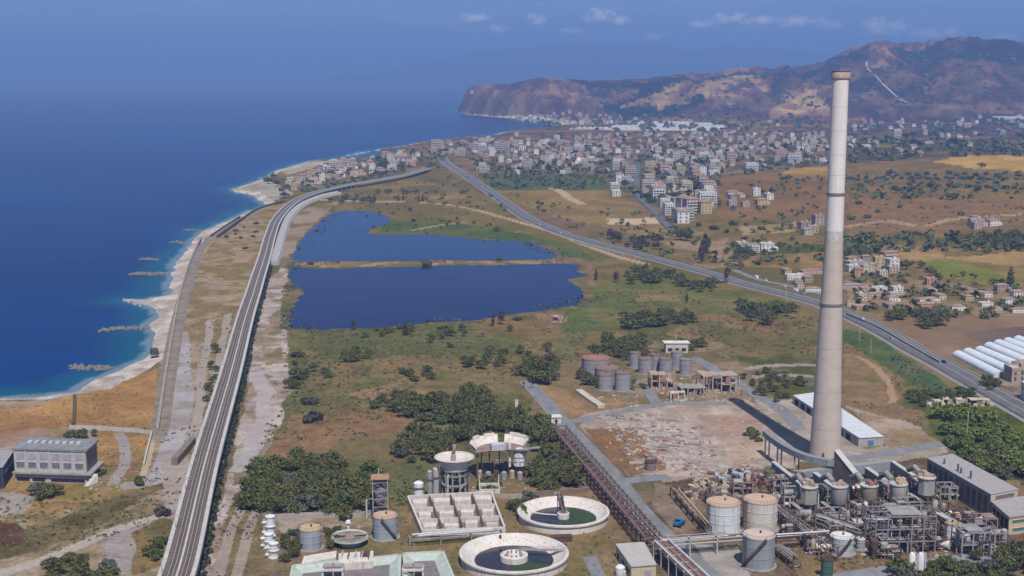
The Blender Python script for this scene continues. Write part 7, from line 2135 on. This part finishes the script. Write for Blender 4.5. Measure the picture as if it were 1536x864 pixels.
# ================================================================== town
WALLS = {'white': (.68, .66, .62), 'cream': (.56, .49, .37), 'pink': (.50, .36, .31), 'grey': (.40, .38, .37), 'tan': (.38, .30, .24), 'ochre': (.52, .40, .19), 'orange': (.50, .27, .17), 'pale blue': (.38, .42, .47)}
ROOFS = {'tiled': (.31, .20, .155), 'flat': (.34, .32, .31), 'terrace': (.46, .40, .36)}
wm_ = {k: mat('render_' + k.replace(' ', '_'), c, .9, .16, .15, streak=.3, streak_col=tuple(x * .6 for x in c)) for k, c in WALLS.items()}
rm_ = {k: mat('house_roof_' + k, c, .9, .3, .2) for k, c in ROOFS.items()}
m_win = mat('window_dark', (.10, .095, .10), .4, .3, .5)
m_slab = mat('balcony_slab', (.55, .53, .50), .9, .15, .5)
HM = {}


def house_mesh(kind_, wall, roof, var):
    k = (kind_, wall, roof, var)
    if k in HM:
        return HM[k]
    rr_ = random.Random(var * 7 + len(kind_))
    fl = {'house': (2, 2, 3)[var % 3], 'block': (4, 5, 4)[var % 3], 'shed': 1}[kind_]
    L, Dp = {'house': ((11, 9), (13, 10), (10, 10))[var % 3], 'block': ((18, 12), (15, 13), (22, 12))[var % 3], 'shed': ((22, 10), (30, 12), (16, 9))[var % 3]}[kind_]
    h = fl * 3.1 + (.6 if kind_ != 'shed' else 2.2)
    m = MB(); m.m = 0; m.box((0, 0, -3), (L, Dp, h + 3))
    if kind_ == 'house' and var % 3 == 1:
        m.box((L * .62, -.6, -3), (L * .4, Dp * .6, h * .55 + 3))
    m.m = 1
    if roof == 'tiled':
        m.hip((0, 0, h), (L, Dp), 2.0, 0, .45, .5)
    else:
        m.box((0, 0, h), (L + .5, Dp + .5, .3)); m.m = 0; m.box((L * .2, 0, h + .3), (3, 3, 2.2))
        for s in (-1, 1):
            m.box((0, s * (Dp / 2 + .05), h + .3), (L + .3, .25, .8)); m.box((s * (L / 2 + .05), 0, h + .3), (.25, Dp - .1, .8))
    m.m = 2
    for f in range(fl):
        z = f * 3.1 + 1.0
        for side, ln, off in ((0, L, Dp / 2), (1, L, -Dp / 2), (2, Dp, L / 2), (3, Dp, -L / 2)):
            n = max(2, int(ln / 3.4))
            for i in range(n):
                x = ln * ((i + .5) / n - .5)
                if side < 2:
                    m.box((x, off, z), (1.3, .14, 1.5 if rr_.random() < .7 else 2.1))
                else:
                    m.box((off, x, z), (.14, 1.3, 1.5))
    if kind_ == 'block':
        m.m = 3
        for f in range(1, fl):
            m.box((0, -Dp / 2 - .55, f * 3.1), (L * .86, 1.1, .9))
    me = m.mesh(kind_, [wm_[wall], rm_[roof], m_win, m_slab])
    HM[k] = me
    return me


NAME = {'house': 'house', 'block': 'apartment_block', 'shed': 'farm_shed'}
def put_house(kind_, wall, roof, var, p, rz, zone, label=None, sc=1.0, group=None):
    me = house_mesh(kind_, wall, roof, var); o = bpy.data.objects.new(NAME[kind_], me); COL.objects.link(o)
    o.location = p; o.rotation_euler = (0, 0, rz); o.scale = (sc, sc, sc)
    st_ = {'house': ('low ', '', 'three storey ')[var % 3], 'block': '', 'shed': ''}[kind_]
    ty = {'house': 'house', 'block': 'apartment block', 'shed': 'farm shed'}[kind_]
    rf = {'tiled': 'red roof', 'flat': 'grey roof', 'terrace': 'pale roof'}[roof]
    tag(o, label or f'{st_}{wall} {ty} with {rf} {zone}', 'apartment block' if kind_ == 'block' else ('shed' if kind_ == 'shed' else 'house'), group or 'houses ' + zone)
    return o


rt = random.Random(21)
# landmark buildings first
LMK = [(975, 255, 'block', 'ochre', 'flat', 0, 'bright yellow apartment block in the middle of town', 1.15), (995, 262, 'block', 'orange', 'flat', 1, 'orange apartment block right of the yellow block', 1.15), (1002, 252, 'block', 'white', 'flat', 1, 'tall white block behind the orange block', 1.0),
       (945, 262, 'block', 'tan', 'flat', 0, 'broad tan block left of the dark street', 1.1), (933, 246, 'house', 'cream', 'terrace', 0, 'cream house behind the broad tan block', 1.1), (984, 240, 'block', 'white', 'flat', 0, 'white slab block standing behind the yellow block', .8),
       (971, 282, 'block', 'pink', 'terrace', 2, 'long pink block beside the street into town', .9), (968, 296, 'block', 'pink', 'tiled', 1, 'red roofed pink block nearest the street end', .7), (1062, 288, 'block', 'pink', 'tiled', 0, 'pink block with red roof behind the white balconied block', 1.2), (1061, 304, 'block', 'white', 'terrace', 2, 'large white apartment block with balconies at the town edge', 1.05),
       (1005, 278, 'block', 'cream', 'flat', 1, 'cream block in the middle of the near quarter', .8), (1030, 284, 'block', 'cream', 'flat', 0, 'greenish cream block left of the pink red roofed block', .9), (1048, 276, 'house', 'pale blue', 'flat', 2, 'pale blue house tucked left of the pink block', 1.1),
       (1024, 334, 'house', 'white', 'tiled', 2, 'white house with red roof nearest the highway fields', 1.4), (1003, 322, 'block', 'white', 'terrace', 1, 'white block behind the nearest red roofed house', .85), (1000, 310, 'block', 'white', 'flat', 2, 'long white block above the nearest town houses', .8), (1035, 308, 'block', 'grey', 'flat', 0, 'grey low block beside the white balconied block', .6),
       (748, 230, 'block', 'tan', 'flat', 1, 'brown tower block, left of the twin towers by the bay', 1.35), (757, 230, 'block', 'tan', 'flat', 1, 'brown tower block, right of the twin towers by the bay', 1.3), (738, 234, 'house', 'white', 'flat', 2, 'white house at the foot of the twin towers', 1.4),
       (866, 226, 'block', 'white', 'flat', 0, 'white block isolated in the left half of the town', 1.0), (886, 248, 'block', 'white', 'flat', 1, 'white tall block left of the cream house', 1.0), (877, 250, 'block', 'cream', 'flat', 1, 'cream block left of the white tall block', .9), (776, 226, 'block', 'pink', 'tiled', 0, 'red block right of the twin towers', .9),
       (1078, 238, 'block', 'white', 'flat', 1, 'white cube block on the right of town', .9), (1345, 206, 'block', 'white', 'flat', 1, 'white tower block far right of the chimney', 1.3), (1298, 226, 'block', 'white', 'terrace', 2, 'white villa block just right of the chimney', .9), (1392, 222, 'block', 'cream', 'flat', 0, 'cream block among trees far at right', 1.0),
       (1128, 378, 'block', 'white', 'tiled', 2, 'long white villa with red roof left of the chimney', .62), (1112, 374, 'house', 'cream', 'flat', 0, 'cream villa left of the long white villa', 1.0), (1150, 376, 'house', 'white', 'flat', 1, 'white villa right of the long white villa', 1.0),
       (928, 272, 'house', 'white', 'tiled', 2, 'white house at the corner of the green orchard', 1.3), (922, 284, 'block', 'white', 'terrace', 0, 'white villa block below the orchard corner', .75), (940, 272, 'house', 'pale blue', 'terrace', 1, 'pale blue house by the dark street', 1.1), (924, 294, 'house', 'white', 'flat', 0, 'small white house nearest the tan field', 1.1),
       (520, 252, 'block', 'orange', 'flat', 1, 'orange block in the seaside village', .95), (602, 246, 'house', 'pink', 'tiled', 1, 'wide pink house before the viaduct turns inland', 2.2), (590, 258, 'block', 'white', 'flat', 1, 'white block beside the dark pines on the viaduct', .8), (655, 222, 'block', 'pink', 'tiled', 2, 'long pink hotel on the far beach', 1.4)]
taken = []
TR = [(1008, 346), (992, 330), (975, 312), (960, 298), (955, 282), (955, 266), (957, 250), (960, 238), (966, 226)]
for q_ in resample([W(u, v) for u, v in TR], 9):
    taken.append((q_.x, q_.y, 6))
paved('town_road', TR, 9, road_mat('town_asphalt', (.13, .125, .135)), .8, 9)
for tr_ in ([(820, 243), (900, 240), (957, 246)], [(958, 240), (1040, 234), (1130, 240), (1230, 236)], [(760, 252), (830, 256), (900, 252), (950, 254)]):
    for q_ in resample([W(u, v) for u, v in tr_], 9):
        taken.append((q_.x, q_.y, 5))
    paved('town_road', tr_, 8, road_mat('town_asphalt', (1, 1, 1)), 1.0, 9)
for u, v, kd, wl, rf, var, lab, sc in LMK:
    p = W(u, v); put_house(kd, wl, rf, var, p, .12 + rt.uniform(-.15, .15), '', lab, sc, 'landmark buildings of the town'); taken.append((p.x, p.y, 11 * sc))

dh = MB(); dh_m = list(wm_.values()) + list(rm_.values()) + [m_win]
wk = list(WALLS)
n_h = {'house': 0, 'block': 0, 'shed': 0}
def settle(poly, n, gap, zone, mix, seed, ang=.15, stuff=False, sc=1.0, group=None):
    rr_ = random.Random(seed); c = 0
    for p in in_px(poly, n, gap, seed):
        if any((p.x - a) ** 2 + (p.y - b) ** 2 < (r_ + 6) ** 2 for a, b, r_ in taken):
            continue
        kd = 'block' if rr_.random() < mix else 'house'
        if sc == .62 and rr_.random() < .6:
            kd = 'shed'
        wl = rr_.choices(wk, (28, 23, 19, 6, 11, 7, 5, 2))[0]; rf = rr_.choices(('tiled', 'flat', 'terrace'), (56, 24, 20))[0]; var = rr_.randrange(3)
        a = ang + rr_.choice((0, 0, math.pi / 2)) + rr_.uniform(-.2, .2); s = sc * rr_.uniform(.85, 1.2)
        taken.append((p.x, p.y, 6 * s))
        if stuff:
            L, Dp, h = (16, 11, 12) if kd == 'block' else (12, 10, 7); L *= s; Dp *= s; h *= s
            dh.m = wk.index(wl); dh.box((p.x, p.y, p.z - 3), (L, Dp, h + 3), a); dh.m = len(wk) + list(ROOFS).index(rf)
            if rf == 'tiled':
                dh.hip((p.x, p.y, p.z + h), (L, Dp), 2.2 * s, a)
            else:
                dh.box((p.x, p.y, p.z + h), (L + .6, Dp + .6, .4), a)
            dh.m = len(dh_m) - 1
            for k in range(3):
                ca2, sa2 = math.cos(a), math.sin(a); x = L * (k / 2 - .5) * .6; y = -Dp / 2 - .05
                dh.box((p.x + x * ca2 - y * sa2, p.y + x * sa2 + y * ca2, p.z + h * .35), (1.8, .3, h * .4), a)
        else:
            put_house(kd, wl, rf, var, p, a, zone, None, s, group); n_h[kd] += 1; c += 1
    return c


settle([(968, 268), (1010, 262), (1080, 262), (1076, 308), (1040, 332), (1010, 330), (980, 308)], 46, 15, 'in the near quarter of town', .3, 1)
settle([(905, 250), (968, 240), (1010, 235), (1090, 235), (1090, 264), (1010, 266), (960, 262), (908, 262)], 46, 18, 'around the yellow block', .4, 2)
settle([(790, 236), (905, 228), (905, 260), (800, 262), (720, 262), (716, 248)], 60, 17, 'behind the green orchard', .15, 3, sc=.85)
settle([(1090, 222), (1240, 218), (1248, 246), (1140, 258), (1090, 262)], 48, 22, 'on the right side of town', .15, 4)
settle([(430, 276), (470, 258), (520, 244), (600, 232), (640, 234), (640, 246), (560, 262), (480, 276), (440, 290)], 64, 15, 'in the seaside village', .12, 5)
settle([(630, 222), (740, 206), (800, 202), (760, 222), (690, 236), (650, 232)], 34, 20, 'on the far beach road', .15, 6)
settle([(1264, 192), (1420, 186), (1536, 184), (1536, 226), (1420, 232), (1264, 244)], 32, 34, 'among trees under the hill', .1, 7, sc=1.1)
settle([(1270, 392), (1330, 388), (1345, 414), (1280, 416)], 14, 15, 'in the hamlet right of the chimney', .1, 8, sc=.8)
settle([(1166, 408), (1216, 408), (1222, 438), (1180, 432)], 8, 14, 'in the roadside yard', 0, 9, sc=.62)
settle([(1264, 428), (1345, 436), (1350, 462), (1300, 468), (1272, 460)], 11, 15, 'just right of the chimney foot road', 0, 10, sc=.62)
settle([(1380, 424), (1536, 438), (1536, 470), (1420, 470), (1384, 458)], 15, 20, 'at the far right roadside', 0, 11, sc=.62)
settle([(1200, 336), (1236, 334), (1240, 352), (1210, 356)], 4, 15, 'on the bare plots left of the chimney', 0, 12)
settle([(1455, 332), (1490, 336), (1484, 348), (1460, 346)], 4, 18, 'on the brown slope at right', 0, 13)
settle([(1090, 292), (1160, 290), (1150, 312), (1094, 316)], 8, 18, 'right of the big white block', 0, 14)
settle([(1516, 560), (1536, 556), (1560, 600), (1530, 600)], 3, 14, 'right of the polytunnels', 0, 15)
# beyond about three hundred: the town's far rows, too small to tell one by one
settle([(700, 214), (860, 204), (1100, 198), (1250, 200), (1250, 222), (1090, 234), (900, 240), (790, 238), (714, 240)], 330, 17, '', .2, 16, stuff=True, sc=.9)
settle([(770, 180), (850, 168), (960, 178), (940, 188), (830, 186)], 90, 24, '', .1, 17, stuff=True, sc=1.1)
settle([(960, 176), (1240, 180), (1240, 198), (960, 196)], 16, 34, '', .2, 18, stuff=True, sc=1.0)
settle([(1264, 182), (1536, 174), (1536, 192), (1264, 196)], 34, 40, '', .1, 19, stuff=True, sc=1.2)
kind(dh.obj('distant_houses', dh_m), 'stuff')
# long pale glasshouse roofs before the hill
gm_ = mat('glasshouse_sheet', (.56, .54, .54), .6, .12, .05)
GH = [(905, 962, 194.5, 'pale glasshouse, front left of the shed band below the hill'), (962, 1024, 194, 'pale glasshouse, front middle of the shed band below the hill'), (1026, 1084, 193.5, 'pale glasshouse, front right of the shed band below the hill'), (920, 992, 191, 'pale glasshouse, second row left in the shed band'), (994, 1088, 190, 'longest pale glasshouse, second row right in the shed band'),
      (940, 1008, 187.5, 'pale glasshouse, third row left in the shed band'), (1010, 1080, 187, 'pale glasshouse, third row right in the shed band'), (958, 1040, 184.5, 'pale glasshouse at the back of the shed band'), (856, 903, 193.5, 'narrow white glasshouse, leftmost below the hill'), (1490, 1536, 177, 'white glasshouse at the right edge under the hill')]
for u0, u1, v, lab in GH:
    a, b = W(u0, v), W(u1, v); d = b - a; L = d.length; c = (a + b) / 2; rz = math.atan2(d.y, d.x); r = thing('glasshouse', lab, 'glasshouse', tuple(c), rz, 'glasshouses below the hill')
    m = MB(); n = max(2, int(L / 16))
    for i in range(n):
        x = L * ((i + .5) / n - .5); m.add([(x - 8, -45, 3), (x + 8, -45, 3), (x, -45, 6.5), (x - 8, 45, 3), (x + 8, 45, 3), (x, 45, 6.5)], [(0, 1, 2), (5, 4, 3), (0, 2, 5, 3), (2, 1, 4, 5), (1, 0, 3, 4)])
    m.obj('roof', gm_, r); MB().box((0, 0, -4), (L, 90, 6.9)).obj('wall', gm_, r)
b = W(708, 139); r = thing('lighthouse', 'tiny white lighthouse on the tip of the headland', 'lighthouse', tuple(b))
MB().box((0, 0, -6), (14, 12, 8)).obj('keepers_house', wm_['white'], r); MB().lathe((0, 0, 0), [(3, 0), (2.4, 12), (3, 12.3), (3, 13), (1.8, 13.1), (1.8, 15), (.01, 16)], 12).obj('tower', wm_['white'], r)
b = W(868, 246); r = thing('domed_church', 'small white domed church in the left half of town', 'church', tuple(b))
MB().box((0, 0, -2), (14, 12, 9)).obj('nave', wm_['white'], r); MB().lathe((0, 0, 7), [(5.5, 0), (5.5, 1.5), (4.6, 4), (2.6, 5.6), (.01, 6.2)], 16).obj('dome', wm_['white'], r, True)
# ================================================================== labels: say which one of each look-alike
bpy.context.view_layer.update()
ORD = ['first', 'second', 'third', 'fourth', 'fifth', 'sixth', 'seventh', 'eighth', 'ninth', 'tenth', 'eleventh', 'twelfth', 'thirteenth', 'fourteenth', 'fifteenth', 'sixteenth', 'seventeenth', 'eighteenth', 'nineteenth', 'twentieth']


def ordinal(i, n):
    if n == 2:
        return ('left of two', 'right of two')[i]
    if i == 0:
        return 'leftmost'
    if i == n - 1:
        return 'rightmost'
    return (ORD[i] + ' from left') if i <= n / 2 or n - 1 - i >= len(ORD) else (ORD[n - 1 - i] + ' from right')


def uniq():
    by = {}
    for o in THINGS:
        by.setdefault(o['label'], []).append(o)
    for lab, os_ in by.items():
        if len(os_) < 2:
            continue
        pr_ = sorted(((project(o.location), o) for o in os_), key=lambda e: -e[0][1])
        n = len(pr_); nb = 1 if n <= 7 else (2 if n <= 14 else min(6, (n + 8) // 9))
        names = {1: [''], 2: ['front row', 'back row'], 3: ['front row', 'middle row', 'back row']}.get(nb) or ['front row'] + [ORD[k] + ' row' for k in range(1, nb - 1)] + ['back row']
        for k in range(nb):
            part = sorted(pr_[k * n // nb:(k + 1) * n // nb], key=lambda e: e[0][0])
            for i, (_, o) in enumerate(part):
                s = ordinal(i, len(part)) if len(part) > 1 else ''
                o['label'] = lab + ', ' + ' '.join(x for x in (names[k], s) if x)


uniq()
for e in PROTO.values():
    if not e[1]:
        o = e[0]
        for ch in list(o.children):
            bpy.data.objects.remove(ch)
        bpy.data.objects.remove(o)
for o in list(COL.objects):
    if o.type == 'EMPTY' and 'q' in o:
        del o['q']
